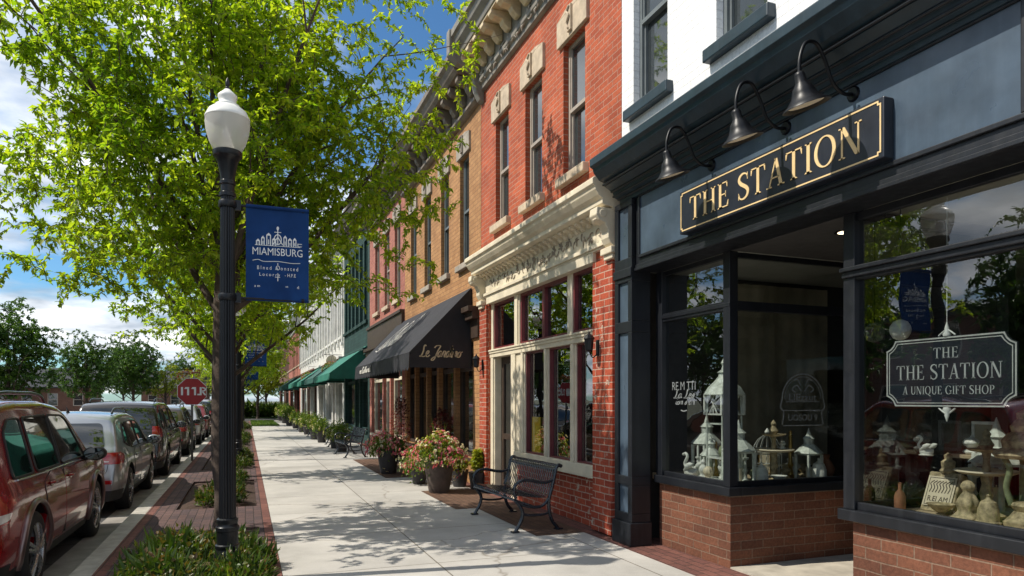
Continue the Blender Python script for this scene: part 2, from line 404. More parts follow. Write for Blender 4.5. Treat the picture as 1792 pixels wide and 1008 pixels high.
M['tyre'] = basic('tyre_rubber', (0.014, 0.014, 0.015), 0.8, var=0.3, scale=20, bump=0.2)
M['plastic'] = basic('black_plastic', (0.012, 0.012, 0.013), 0.55, var=0.3, bump=0.1)
M['car_glass'] = dark_glass('car_window', (0.006, 0.009, 0.01), 0.015, 0.0)
M['tail'] = basic('tail_lens', (0.30, 0.008, 0.012), 0.12, 0, var=0.3, scale=30, bump=0.1, coat=1)
M['clear_lens'] = basic('clear_lens', (0.6, 0.58, 0.57), 0.15, 0, var=0.2, scale=30, bump=0, coat=1)
M['plate'] = basic('licence_plate', (0.45, 0.47, 0.5), 0.4, var=0.15)
M['stop_red'] = basic('stop_red', (0.33, 0.012, 0.016), 0.4, var=0.15, bump=0)
M['post_metal'] = basic('galvanised_post', (0.16, 0.15, 0.14), 0.5, 0.6, var=0.3)
M['banner'] = leafmat('banner_cloth', (0.012, 0.05, 0.16), (0.012, 0.05, 0.16), 0.25, 0.6)
M['porcelain'] = basic('white_porcelain', (0.7, 0.72, 0.68), 0.4, var=0.25, scale=20, bump=0.2)
M['mint_metal'] = basic('mint_metal', (0.64, 0.69, 0.64), 0.5, var=0.4, scale=18, bump=0.3)
M['antique'] = basic('antique_stone', (0.44, 0.36, 0.22), 0.8, var=0.75, scale=22, bump=0.6, bscale=40)
M['antique_green'] = basic('verdigris', (0.20, 0.24, 0.13), 0.8, var=0.5, scale=16, bump=0.6, bscale=40)
M['dark_wood'] = basic('dark_wood', (0.05, 0.03, 0.02), 0.55, var=0.4, scale=8)
M['slate_roof'] = brick('slate_roof', (0.075, 0.078, 0.09), (0.05, 0.052, 0.06), (0.03, 0.03, 0.035), 0.3, 0.2, 0.01, 0.4)
M['brass'] = basic('brass', (0.5, 0.34, 0.12), 0.3, 0.9, var=0.3, scale=12)
M['terracotta'] = basic('terracotta', (0.3, 0.13, 0.07), 0.8, var=0.4, scale=10)
M['blue_glaze'] = basic('blue_glaze', (0.05, 0.1, 0.18), 0.2, var=0.4, scale=12)
M['yellow_paint'] = basic('yellow_poster', (0.55, 0.42, 0.03), 0.6, var=0.3, scale=4)
M['grass'] = leafmat('grass_blade', (0.06, 0.13, 0.02), (0.13, 0.2, 0.03), 0.3)
def _banner():
    m = NT('banner_fabric')
    c = m.mix(1.0, (0.012, 0.055, 0.20), m.ramp(m.noise(5, 4, m.obj()), [(0.3, (0.8,) * 3), (0.7, (1.1,) * 3)]), 'MULTIPLY')
    p = m.bsdf(c, 0.7, 0, 0.2, 0, m.bump(m.noise(4, 2, m.obj()), 0.4, 0.03))
    t = m.n('ShaderNodeBsdfTranslucent'); m.l(c, t.inputs[0])
    mx = m.n('ShaderNodeMixShader'); mx.inputs[0].default_value = 0.35
    m.l(p.outputs[0], mx.inputs[1]); m.l(t.outputs[0], mx.inputs[2]); return m.done(mx)
M['banner'] = _banner()
def _globe():
    m = NT('frosted_globe')
    d = m.bsdf((0.82, 0.82, 0.78), 0.3, 0, 0.5)
    t = m.n('ShaderNodeBsdfTranslucent'); t.inputs[0].default_value = (0.9, 0.9, 0.86, 1)
    tr = m.n('ShaderNodeBsdfTransparent')
    a = m.n('ShaderNodeMixShader'); a.inputs[0].default_value = 0.55; m.l(d.outputs[0], a.inputs[1]); m.l(t.outputs[0], a.inputs[2])
    b = m.n('ShaderNodeMixShader'); b.inputs[0].default_value = 0.34; m.l(a.outputs[0], b.inputs[1]); m.l(tr.outputs[0], b.inputs[2])
    return m.done(b)
M['globe'] = _globe()
def _concrete():
    m = NT('sidewalk_concrete')
    wp = m.world(); sp = m.n('ShaderNodeSeparateXYZ'); m.l(wp, sp.inputs[0])
    cb = m.n('ShaderNodeCombineXYZ'); m.l(m.math('ADD', sp.outputs[1], 0.6), cb.inputs[0]); m.l(m.math('ADD', sp.outputs[0], 0.02), cb.inputs[1])
    b = m.n('ShaderNodeTexBrick'); m.l(cb.outputs[0], b.inputs['Vector']); b.offset = 0.0
    b.inputs['Scale'].default_value = 1; b.inputs['Brick Width'].default_value = 1.83; b.inputs['Row Height'].default_value = 1.83
    b.inputs['Mortar Size'].default_value = 0.008; b.inputs['Mortar Smooth'].default_value = 0.2
    b.inputs['Color1'].default_value = (0.51, 0.49, 0.45, 1); b.inputs['Color2'].default_value = (0.43, 0.41, 0.375, 1); b.inputs['Mortar'].default_value = (0.17, 0.15, 0.12, 1)
    c = b.outputs[0]
    c = m.mix(1.0, c, m.ramp(m.noise(0.7, 8, wp, 0.66), [(0.28, (0.66,) * 3), (0.66, (1.06,) * 3)]), 'MULTIPLY')
    c = m.mix(1.0, c, m.ramp(m.noise(110, 3, wp), [(0.3, (0.84,) * 3), (0.7, (1.06,) * 3)]), 'MULTIPLY')
    # hairline cracks and gum spots
    vo = m.n('ShaderNodeTexVoronoi', feature='DISTANCE_TO_EDGE'); vo.inputs['Scale'].default_value = 0.33
    dn = m.n('ShaderNodeVectorMath', operation='MULTIPLY_ADD'); nn = m.n('ShaderNodeTexNoise'); nn.inputs['Scale'].default_value = 2.5; nn.inputs['Detail'].default_value = 6; m.l(wp, nn.inputs['Vector'])
    m.l(nn.outputs['Color'], dn.inputs[0]); dn.inputs[1].default_value = (0.5, 0.5, 0); m.l(wp, dn.inputs[2]); m.l(dn.outputs[0], vo.inputs['Vector'])
    c = m.mix(m.ramp(vo.outputs['Distance'], [(0.0, (0.75,) * 3), (0.007, (0,) * 3)]), c, (0.2, 0.175, 0.145))
    v2 = m.n('ShaderNodeTexVoronoi'); v2.inputs['Scale'].default_value = 2.2; m.l(wp, v2.inputs['Vector'])
    c = m.mix(m.ramp(v2.outputs['Distance'], [(0.03, (0.4,) * 3), (0.05, (0,) * 3)]), c, (0.2, 0.18, 0.16))
    h = m.math('MULTIPLY_ADD', m.noise(170, 3, wp), 0.25, m.math('SUBTRACT', 1.0, b.outputs['Fac']))
    return m.done(m.bsdf(c, 0.85, 0, 0.3, 0, m.bump(h, 0.35, 0.006)))
M['concrete'] = _concrete()
def _asphalt():
    m = NT('asphalt'); wp = m.world()
    c = m.ramp(m.noise(0.5, 8, wp, 0.65), [(0.3, (0.038, 0.038, 0.04)), (0.7, (0.075, 0.073, 0.072))])
    c = m.mix(1.0, c, m.ramp(m.noise(140, 3, wp), [(0.3, (0.6,) * 3), (0.7, (1.35,) * 3)]), 'MULTIPLY')
    vo = m.n('ShaderNodeTexVoronoi', feature='DISTANCE_TO_EDGE'); vo.inputs['Scale'].default_value = 0.4; m.l(wp, vo.inputs['Vector'])
    c = m.mix(m.ramp(vo.outputs['Distance'], [(0.0, (0.8,) * 3), (0.008, (0,) * 3)]), c, (0.015, 0.015, 0.015))
    return m.done(m.bsdf(c, 0.85, 0, 0.3, 0, m.bump(m.noise(160, 2, wp), 0.5, 0.01)))
M['asphalt'] = _asphalt()
M['line_paint'] = basic('road_line', (0.5, 0.49, 0.45), 0.8, var=0.4, scale=12)
M['far_ground'] = basic('far_ground', (0.10, 0.105, 0.06), 0.95, var=0.5, scale=0.2, bump=0)

# ------------------------------------------------------------------ lettering
def rect(x0, y0, x1, y1): return [(x0, y0), (x1, y0), (x1, y1), (x0, y1)]
def ring(cx, cy, rx, ry, thick, thin, a0=0, a1=360, n=28):
    o = []
    for i in range(n):
        a, b = R(a0 + (a1 - a0) * i / n), R(a0 + (a1 - a0) * (i + 1) / n)
        o.append([(cx + rx * math.cos(a), cy + ry * math.sin(a)), (cx + rx * math.cos(b), cy + ry * math.sin(b)),
                  (cx + (rx - thick) * math.cos(b), cy + (ry - thin) * math.sin(b)), (cx + (rx - thick) * math.cos(a), cy + (ry - thin) * math.sin(a))])
    return o
def ribbon(pts, wf, n=5):
    P = [Vector((p[0], p[1], 0)) for p in pts]
    P = catmull(P, n); o = []; L = []; Rr = []
    for i, p in enumerate(P):
        t = (P[min(i + 1, len(P) - 1)] - P[max(i - 1, 0)])
        t = t.normalized() if t.length > 1e-9 else Vector((1, 0, 0))
        w = wf(i / (len(P) - 1), t) / 2
        L.append((p.x - t.y * w, p.y + t.x * w)); Rr.append((p.x + t.y * w, p.y - t.x * w))
    for i in range(len(P) - 1): o.append([L[i], Rr[i], Rr[i + 1], L[i + 1]])
    return o
TK, TN, SF = 0.125, 0.045, 0.04
def stem(x, w=TK, y0=0, y1=1, top=True, bot=True, e=0.085):
    o = [rect(x, y0, x + w, y1)]
    if bot: o.append([(x - e, y0), (x + w + e, y0), (x + w + 0.3 * e, y0 + SF * 1.3), (x - 0.3 * e, y0 + SF * 1.3)])
    if top: o.append([(x - 0.3 * e, y1 - SF * 1.3), (x + w + 0.3 * e, y1 - SF * 1.3), (x + w + e, y1), (x - e, y1)])
    return o
def diag(x0, y0, x1, y1, w): return [[(x0, y0), (x0 + w, y0), (x1 + w, y1), (x1, y1)]]
def serif_glyph(c):
    """(faces, advance) for a roman capital of cap height 1"""
    if c == 'T': return stem(.28, top=False) + [rect(0, 1 - TN, .69, 1), [(0, 1), (0, .76), (.025, .76), (.07, 1 - TN)], [(.69, 1), (.62, 1 - TN), (.665, .76), (.69, .76)]], .72
    if c == 'H': return stem(.09) + stem(.58) + [rect(.215, .49, .58, .49 + TN)], .82
    if c == 'E': return stem(.09) + [rect(.215, 1 - TN, .55, 1), rect(.215, .5, .46, .5 + TN), rect(.215, 0, .58, TN), [(.55, 1), (.49, 1 - TN), (.525, .78), (.55, .78)], [(.58, 0), (.61, .25), (.585, .25), (.52, TN)], rect(.44, .4, .465, .64)], .65
    if c == 'F': return stem(.09) + [rect(.215, 1 - TN, .55, 1), rect(.215, .48, .44, .48 + TN), [(.55, 1), (.49, 1 - TN), (.525, .76), (.55, .76)], rect(.42, .38, .445, .62)], .6
    if c == 'I': return stem(.09), .31
    if c == 'A': return diag(.06, 0, .36, 1, TN) + diag(.56, 0, .33, 1, TK) + [rect(.17, .31, .55, .31 + TN), rect(-.03, 0, .2, SF), rect(.48, 0, .77, SF)], .76
    if c == 'N': return diag(.09, 0, .09, 1, TN + .01) + diag(.66, 0, .66, 1, TN + .01) + diag(.58, 0, .07, 1, TK + .01) + [rect(0, 0, .22, SF), rect(.57, 1 - SF, .80, 1), rect(0, 1 - SF, .15, 1)], .82
    if c == 'O': return ring(.42, .5, .41, .52, TK, TN), .86
    if c == 'Q': return ring(.42, .5, .41, .52, TK, TN) + [[(.38, .02), (.5, .02), (.86, -.24), (.7, -.22)]], .88
    if c == 'G': return ring(.42, .5, .41, .52, TK, TN, 42, 330) + [rect(.66, .06, .66 + TK, .42), rect(.55, .42, .87, .42 + SF), rect(.69, .72, .715, .98)], .88
    if c == 'U': return stem(.09, bot=False, y0=.3) + stem(.6, TN + .01, bot=False, y0=.3) + ring(.3725, .32, .2825, .34, TK * .95, TN * 1.2, 180, 360), .76
    if c == 'P': return stem(.09) + ring(.3, .74, .3, .26, TK, TN, -90, 90) + [rect(.2, 1 - TN, .3, 1), rect(.2, .48, .3, .48 + TN)], .63
    if c == 'S':
        pts = [(.50, .80), (.44, .93), (.28, .985), (.12, .91), (.07, .76), (.16, .62), (.30, .52), (.44, .41), (.52, .27), (.46, .1), (.29, .015), (.12, .06), (.05, .22)]
        return ribbon(pts, lambda t, d: 0.035 + 0.1 * math.sin(math.pi * min(1, max(0, t))) ** 1.6) + [rect(.485, .72, .51, .99), rect(.035, .02, .06, .28)], .60
    return [], .32
def serif_text(s, h, cx=0.0, y=0.0, space=0.07, width=None):
    out = []; x = 0
    gl = []
    for ch in s:
        f, a = serif_glyph(ch); gl.append((f, x)); x += a + space
    w = x - space
    kx = h if width is None else width / w
    for f, x0 in gl:
        for p in f: out.append([((q[0] + x0 - w / 2) * kx + cx, q[1] * h + y) for q in p])
    return out
def sans_text(s, size, cx=0.0, y=0.0, width=None, shear=0.0):
    cu = bpy.data.curves.new('lettering', 'FONT'); cu.body = s; cu.size = 1.0; cu.shear = shear; cu.resolution_u = 3
    o = bpy.data.objects.new('lettering', cu); C.collection.objects.link(o)
    me = bpy.data.meshes.new_from_object(o.evaluated_get(bpy.context.evaluated_depsgraph_get()))
    V = [v.co.copy() for v in me.vertices]; F = [tuple(p.vertices) for p in me.polygons]
    bpy.data.objects.remove(o); bpy.data.curves.remove(cu); bpy.data.meshes.remove(me)
    if not V: return []
    x0, x1 = min(v.x for v in V), max(v.x for v in V)
    kx = size if width is None else width / max(x1 - x0, 1e-6)
    return [[((V[i].x - (x0 + x1) / 2) * kx + cx, V[i].y * size + y) for i in f] for f in F]
CUR = {
 'L': ([[(.6, 1.75), (.42, 1.95), (.3, 1.65), (.36, .9), (.2, .1), (0, .05), (.14, .18), (.5, 0), (.85, .12)]], .85),
 'e': ([[(0, .3), (.35, .55), (.42, .85), (.25, 1), (.08, .6), (.2, .08), (.45, .02), (.7, .3)]], .62),
 'J': ([[(0, 1.5), (.25, 1.85), (.9, 1.85), (.66, 1.0), (.42, -.35), (.1, -.6), (0, -.35), (.4, .05), (.85, .3)]], .8),
 'a': ([[(.55, .85), (.3, 1), (.05, .6), (.1, .08), (.35, .1), (.55, .85), (.55, .12), (.8, .25)]], .72),
 'r': ([[(0, .2), (.15, .95), (.25, 1.0), (.45, .92), (.4, .3), (.5, .02), (.7, .25)]], .62),
 'd': ([[(.55, .85), (.3, 1), (.05, .6), (.1, .08), (.35, .1), (.6, 1.0), (.74, 1.9), (.6, 1), (.58, .12), (.8, .25)]], .74),
 'i': ([[(0, .2), (.2, .95), (.18, .15), (.32, .02), (.5, .25)], [(.22, 1.35), (.27, 1.42)]], .44),
 'n': ([[(0, .2), (.12, .95), (.12, .05), (.22, .7), (.42, 1), (.54, .7), (.52, .1), (.78, .25)]], .7),
 'o': ([[(.35, 1), (.05, .6), (.15, .05), (.45, .1), (.5, .7), (.3, 1), (.5, .85), (.75, .95)]], .7),
 'C': ([[(.8, 1.5), (.5, 1.85), (.1, 1.2), (.05, .4), (.35, 0), (.85, .25)]], .8),
 'H': ([[(.1, 1.8), (.2, 1.0), (.1, 0)], [(.75, 1.85), (.65, 1), (.7, .05), (.9, .2)], [(.15, .9), (.7, 1.0)]], .9),
 's': ([[(0, .2), (.3, 1), (.42, .4), (.2, .02), (.05, .12)]], .5),
 't': ([[(.15, 1.6), (.12, .3), (.25, .02), (.45, .25)], [(-.05, 1.05), (.4, 1.1)]], .46),
}
def cursive(s, h, shear=0.25, w=0.11, cx=0, y=0, width=None):
    out = []; x = 0
    for ch in s:
        if ch in CUR:
            ps, a = CUR[ch]
            for p in ps: out += ribbon([(q[0] + x + q[1] * shear, q[1]) for q in p], lambda t, d: w * (0.55 + 0.6 * abs(d.y)), 5)
            x += a
        else: x += .55
    kx = h if width is None else width / x
    return [[((q[0] - x / 2) * kx + cx, q[1] * h + y) for q in p] for p in out]

# ------------------------------------------------------------------ ground, road, pavement
def struct(name, mb, mat, **kw):
    o = mb.build(name, mat, **kw); o['kind'] = 'structure'; return o
ground = MB().quad((-900, -900, -0.14), (900, -900, -0.14), (900, 900, -0.14), (-900, 900, -0.14)); struct('ground', ground, M['far_ground'])
struct('road', MB().quad((-13, -60, -0.134), (-1.56, -60, -0.134), (-1.56, 117, -0.134), (-13, 117, -0.134)), M['asphalt'])
mb = MB()
mb.quad((-1.95, -20, -0.129), (-1.56, -20, -0.129), (-1.56, 120, -0.129), (-1.95, 120, -0.129))
struct('gutter', mb, basic('gutter_concrete', (0.26, 0.24, 0.215), 0.9, var=0.35, scale=3, bump=0.4, bscale=80))
mb = MB()
for k in range(14): mb.quad((-4.15, 5.6 + 5.75 * k, -0.1295), (-1.97, 5.6 + 5.75 * k, -0.1295), (-1.97, 5.7 + 5.75 * k, -0.1295), (-4.15, 5.7 + 5.75 * k, -0.1295))
for k in range(30): mb.quad((-7.4, -20 + 6 * k, -0.1295), (-7.28, -20 + 6 * k, -0.1295), (-7.28, -17 + 6 * k, -0.1295), (-7.4, -17 + 6 * k, -0.1295))
struct('road_markings', mb, M['line_paint'])
mb = MB()
y = -20.0
while y < 58:
    mb.box(-1.56, -1.35, y + 0.004, y + 3.0 - 0.004, -0.16, 0.0); y += 3.0
struct('kerb', mb, M['kerb'], bevel=0.015)
mb = MB().box(-13.2, -13, -60, 230, -0.16, 0.0); struct('kerb_across_street', mb, M['kerb'])
mb = MB().box(-22, -13.2, -60, 230, -0.16, -0.01); struct('pavement_across_street', mb, M['kerb'])
# brick furnishing strip with openings for the planting beds
BEDS = [(5.35, 8.05), (9.0, 9.5), (11.4, 15.2), (17.6, 22.4), (24.8, 30), (32.4, 38), (40.6, 46)]
BX0, BX1 = -0.98, 0.16
def strip_with_beds():
    a, b = MB(), MB()
    segs = []; y = -20
    for q0, q1 in BEDS: segs.append((y, q0)); y = q1
    segs.append((y, 58))
    for q0, q1 in segs: a.box(-1.24, 0.22, q0, q1, -0.1, -0.003)
    for q0, q1 in BEDS:
        a.box(-1.24, BX0, q0, q1, -0.1, -0.003); a.box(BX1, 0.22, q0, q1, -0.1, -0.003)
    struct('brick_paving', a, M['paver'])
    b.box(-1.35, -1.24, -20, 58, -0.1, 0.0); b.box(0.22, 0.325, -20, 58, -0.1, 0.0)
    struct('brick_edging', b, M['paver_red'])
    s = MB()
    for q0, q1 in BEDS:                         # slightly heaped mulch
        n0, n1 = 10, max(4, int((q1 - q0) * 7)); rr = random.Random(int(q0 * 10)); base = len(s.v)
        vs = []; fs = []
        for i in range(n0 + 1):
            for j in range(n1 + 1):
                u, w = i / n0, j / n1
                e = min(u, 1 - u, w * 2, (1 - w) * 2) * 2
                vs.append((BX0 + (BX1 - BX0) * u, q0 + (q1 - q0) * w, -0.045 + 0.06 * min(1, e * 1.5) + rr.uniform(0, .018) * (0 < u < 1)))
        for i in range(n0):
            for j in range(n1): k = i * (n1 + 1) + j; fs.append((k, k + n1 + 1, k + n1 + 2, k + 1))
        s.add(vs, fs)
    struct('mulch_bed', s, M['mulch'])
strip_with_beds()
struct('sidewalk', MB().box(0.325, 3.93, -20, 58, -0.1, 0.0), M['concrete'])
struct('facade_paving', MB().box(3.93, 4.75, -20, 120, -0.1, -0.002), M['paver_red'])
# darker brick aprons in front of the shop doors
mb = MB(); mb.quad((2.95, 9.9, 0.004), (3.93, 9.9, 0.004), (3.93, 12.1, 0.004), (2.95, 12.1, 0.004)); mb.quad((2.75, 14.4, 0.004), (3.93, 14.4, 0.004), (3.93, 19.2, 0.004), (2.75, 19.2, 0.004))
mb.quad((3.28, 7.6, 0.004), (3.93, 7.6, 0.004), (3.93, 9.895, 0.004), (3.28, 9.895, 0.004))
struct('brick_apron', mb, brick('apron_brick', (0.15, 0.085, 0.055), (0.11, 0.06, 0.04), (0.06, 0.045, 0.03), 0.2, 0.1, 0.005, 0.6, 0.35, floor=True))

struct('cross_street', MB().quad((-1.555, 58.6, -0.132), (3.9, 58.6, -0.132), (3.9, 70, -0.132), (-1.555, 70, -0.132)), M['asphalt'])
struct('far_lawn', MB().box(-1.5, 3.9, 70, 117, -0.13, -0.02), basic('far_lawn_green', (0.05, 0.09, 0.02), 0.95, var=0.5, scale=1.5, bump=0))
# ------------------------------------------------------------------ buildings
def wall_grid(mb, x, y0, y1, z0, z1, ops, depth=0.22, xs=None):
    """front plane at x with real openings (y0,y1,z0,z1), reveals 'depth' deep"""
    ys = sorted({y0, y1} | {v for o in ops for v in o[:2]}); zs = sorted({z0, z1} | {v for o in ops for v in o[2:4]})
    for i in range(len(ys) - 1):
        for j in range(len(zs) - 1):
            cy, cz = (ys[i] + ys[i + 1]) / 2, (zs[j] + zs[j + 1]) / 2
            if any(o[0] < cy < o[1] and o[2] < cz < o[3] for o in ops): continue
            mb.quad((x, ys[i], zs[j]), (x, ys[i + 1], zs[j]), (x, ys[i + 1], zs[j + 1]), (x, ys[i], zs[j + 1]))
    for a, b, c, d in ops:
        xb = x + depth
        mb.quad((x, a, c), (xb, a, c), (xb, a, d), (x, a, d)); mb.quad((x, b, c), (xb, b, c), (xb, b, d), (x, b, d))
        mb.quad((x, a, d), (xb, a, d), (xb, b, d), (x, b, d))
        if c > 0.01: mb.quad((x, a, c), (xb, a, c), (xb, b, c), (x, b, c))
def shell(mb, x, xb, y0, y1, z1):
    mb.quad((x, y0, 0), (xb, y0, 0), (xb, y0, z1), (x, y0, z1)); mb.quad((x, y1, 0), (xb, y1, 0), (xb, y1, z1), (x, y1, z1))
    mb.quad((xb, y0, 0), (xb, y1, 0), (xb, y1, z1), (xb, y0, z1)); mb.quad((x, y0, z1 - .3), (xb, y0, z1 - .3), (xb, y1, z1 - .3), (x, y1, z1 - .3))
def sash_window(root, org, x, y0, y1, z0, z1, fm, gm=None, sill=None, lintel=None, depth=0.11, arch=False, blind=None):
    """upper-floor double-hung window: part 'window' (the panes) with frame, sill and lintel as sub-parts"""
    g = MB(org); xg = x + depth + 0.03
    zm = (z0 + z1) / 2
    g.quad((xg, y0 + .05, z0 + .05), (xg, y1 - .05, z0 + .05), (xg, y1 - .05, zm), (xg, y0 + .05, zm))
    g.quad((xg - .03, y0 + .05, zm), (xg - .03, y1 - .05, zm), (xg - .03, y1 - .05, z1 - .04), (xg - .03, y0 + .05, z1 - .04))
    w = g.build('window', gm or M['up_glass'], root)
    f = MB(org); xa, xb = x + depth - .03, x + depth + .08; t = .055
    f.box(xa, xb, y0, y0 + t, z0, z1); f.box(xa, xb, y1 - t, y1, z0, z1)
    f.box(xa, xb, y0 + t, y1 - t, z1 - t, z1); f.box(xa, xb, y0 + t, y1 - t, z0, z0 + t * 1.2)
    f.box(xa - .005, xb - .03, y0 + t, y1 - t, zm - .022, zm + .028)
    for q in (y0 + t, y1 - t - .03): f.box(xa + .03, xb - .01, q, q + .03, z0 + t * 1.2, zm - .022); f.box(xa + .012, xb - .03, q, q + .03, zm + .028, z1 - t)
    f.build('frame', fm, w)
    if blind:
        b = MB(org); b.quad((xg + .04, y0 + .05, z0 + .05), (xg + .04, y1 - .05, z0 + .05), (xg + .04, y1 - .05, z1 - .05), (xg + .04, y0 + .05, z1 - .05)); b.build('blind', blind, w)
    if sill:
        s = MB(org); s.box(x - .09, x + depth - .032, y0 - .1, y1 + .1, z0 - .125, z0 - .002); s.build('sill', sill, w, bevel=.012)
    if lintel:
        s = MB(org); s.box(x - .05, x + depth - .034, y0 - .12, y1 + .12, z1 + .002, z1 + .37)
        s.prism([(y0 - .12 + .0, z1 + .37), (y1 + .12, z1 + .37), ((y0 + y1) / 2 + .15, z1 + .43), ((y0 + y1) / 2 - .15, z1 + .43)], 'x', x - .05, x + .05)
        ym = (y0 + y1) / 2
        s.box(x - .085, x - .048, ym - .055, ym + .055, z1 + .05, z1 + .4)
        s.tube(catmull([(x - .09, ym - .03, z1 + .38), (x - .1, ym + .03, z1 + .32), (x - .1, ym - .03, z1 + .24), (x - .1, ym + .03, z1 + .16), (x - .09, ym, z1 + .08)], 4), .018, 6)
        s.build('lintel', lintel, w, bevel=.008)
    return w
def cornice_brackets(parent, mat, org, x, y0, y1, z0, z1, proj, step, w=.14, name='bracket', bevel=0):
    n = max(2, int(round((y1 - y0) / step)))
    for i in range(n + 1):
        yc = y0 + w / 2 + (y1 - y0 - w) * i / n
        h = z1 - z0; mb = MB(org)
        mb.prism([(x, z1), (x - proj, z1), (x - proj, z1 - .25 * h), (x - proj * .82, z1 - .42 * h), (x - proj * .45, z1 - .5 * h), (x - proj * .38, z1 - .72 * h), (x - proj * .16, z0), (x, z0)], 'y', yc - w / 2, yc + w / 2)
        mb.build(name, mat, parent, bevel=bevel)
def scrolls(mb, x, y0, y1, z0, z1, rnd, pitch=.17, r=.009):
    """acanthus-like relief ornament along a frieze: volutes with fanned leaves"""
    y = y0; h = z1 - z0; k = 0
    while y < y1 - pitch:
        s = 1 if rnd.random() < .6 else -1; p = pitch * rnd.uniform(.85, 1.25); yc = y + p / 2; zc = z0 + h * rnd.uniform(.38, .62); R0 = h * rnd.uniform(.26, .42)
        a0 = rnd.uniform(0, 6.28)
        mb.tube([(x - .004, yc + s * math.cos(a0 + 4.6 * u) * R0 * (1 - .75 * u), zc + math.sin(a0 + 4.6 * u) * R0 * (1 - .75 * u)) for u in [q / 11 for q in range(12)]], r, 5)
        for j in range(rnd.choice((2, 3, 4))):
            a = a0 + 2.2 + j * .55 + rnd.uniform(-.2, .2); l = h * rnd.uniform(.3, .55); b = (yc + s * math.cos(a) * R0 * .5, zc + math.sin(a) * R0 * .5)
            e = (b[0] + s * math.cos(a + .5) * l, max(z0 + .01, min(z1 - .01, b[1] + math.sin(a + .5) * l)))
            m_ = ((b[0] + e[0]) / 2 + s * .02, (b[1] + e[1]) / 2 + .015)
            mb.tube(catmull([(x, b[0], b[1]), (x - .006, m_[0], m_[1]), (x, e[0], e[1])], 4), [r * .7, r, r * 1.3, r * 1.6, r * 1.5, r * 1.2, r * .9, r * .6, r * .3], 5)
        y += p; k += 1

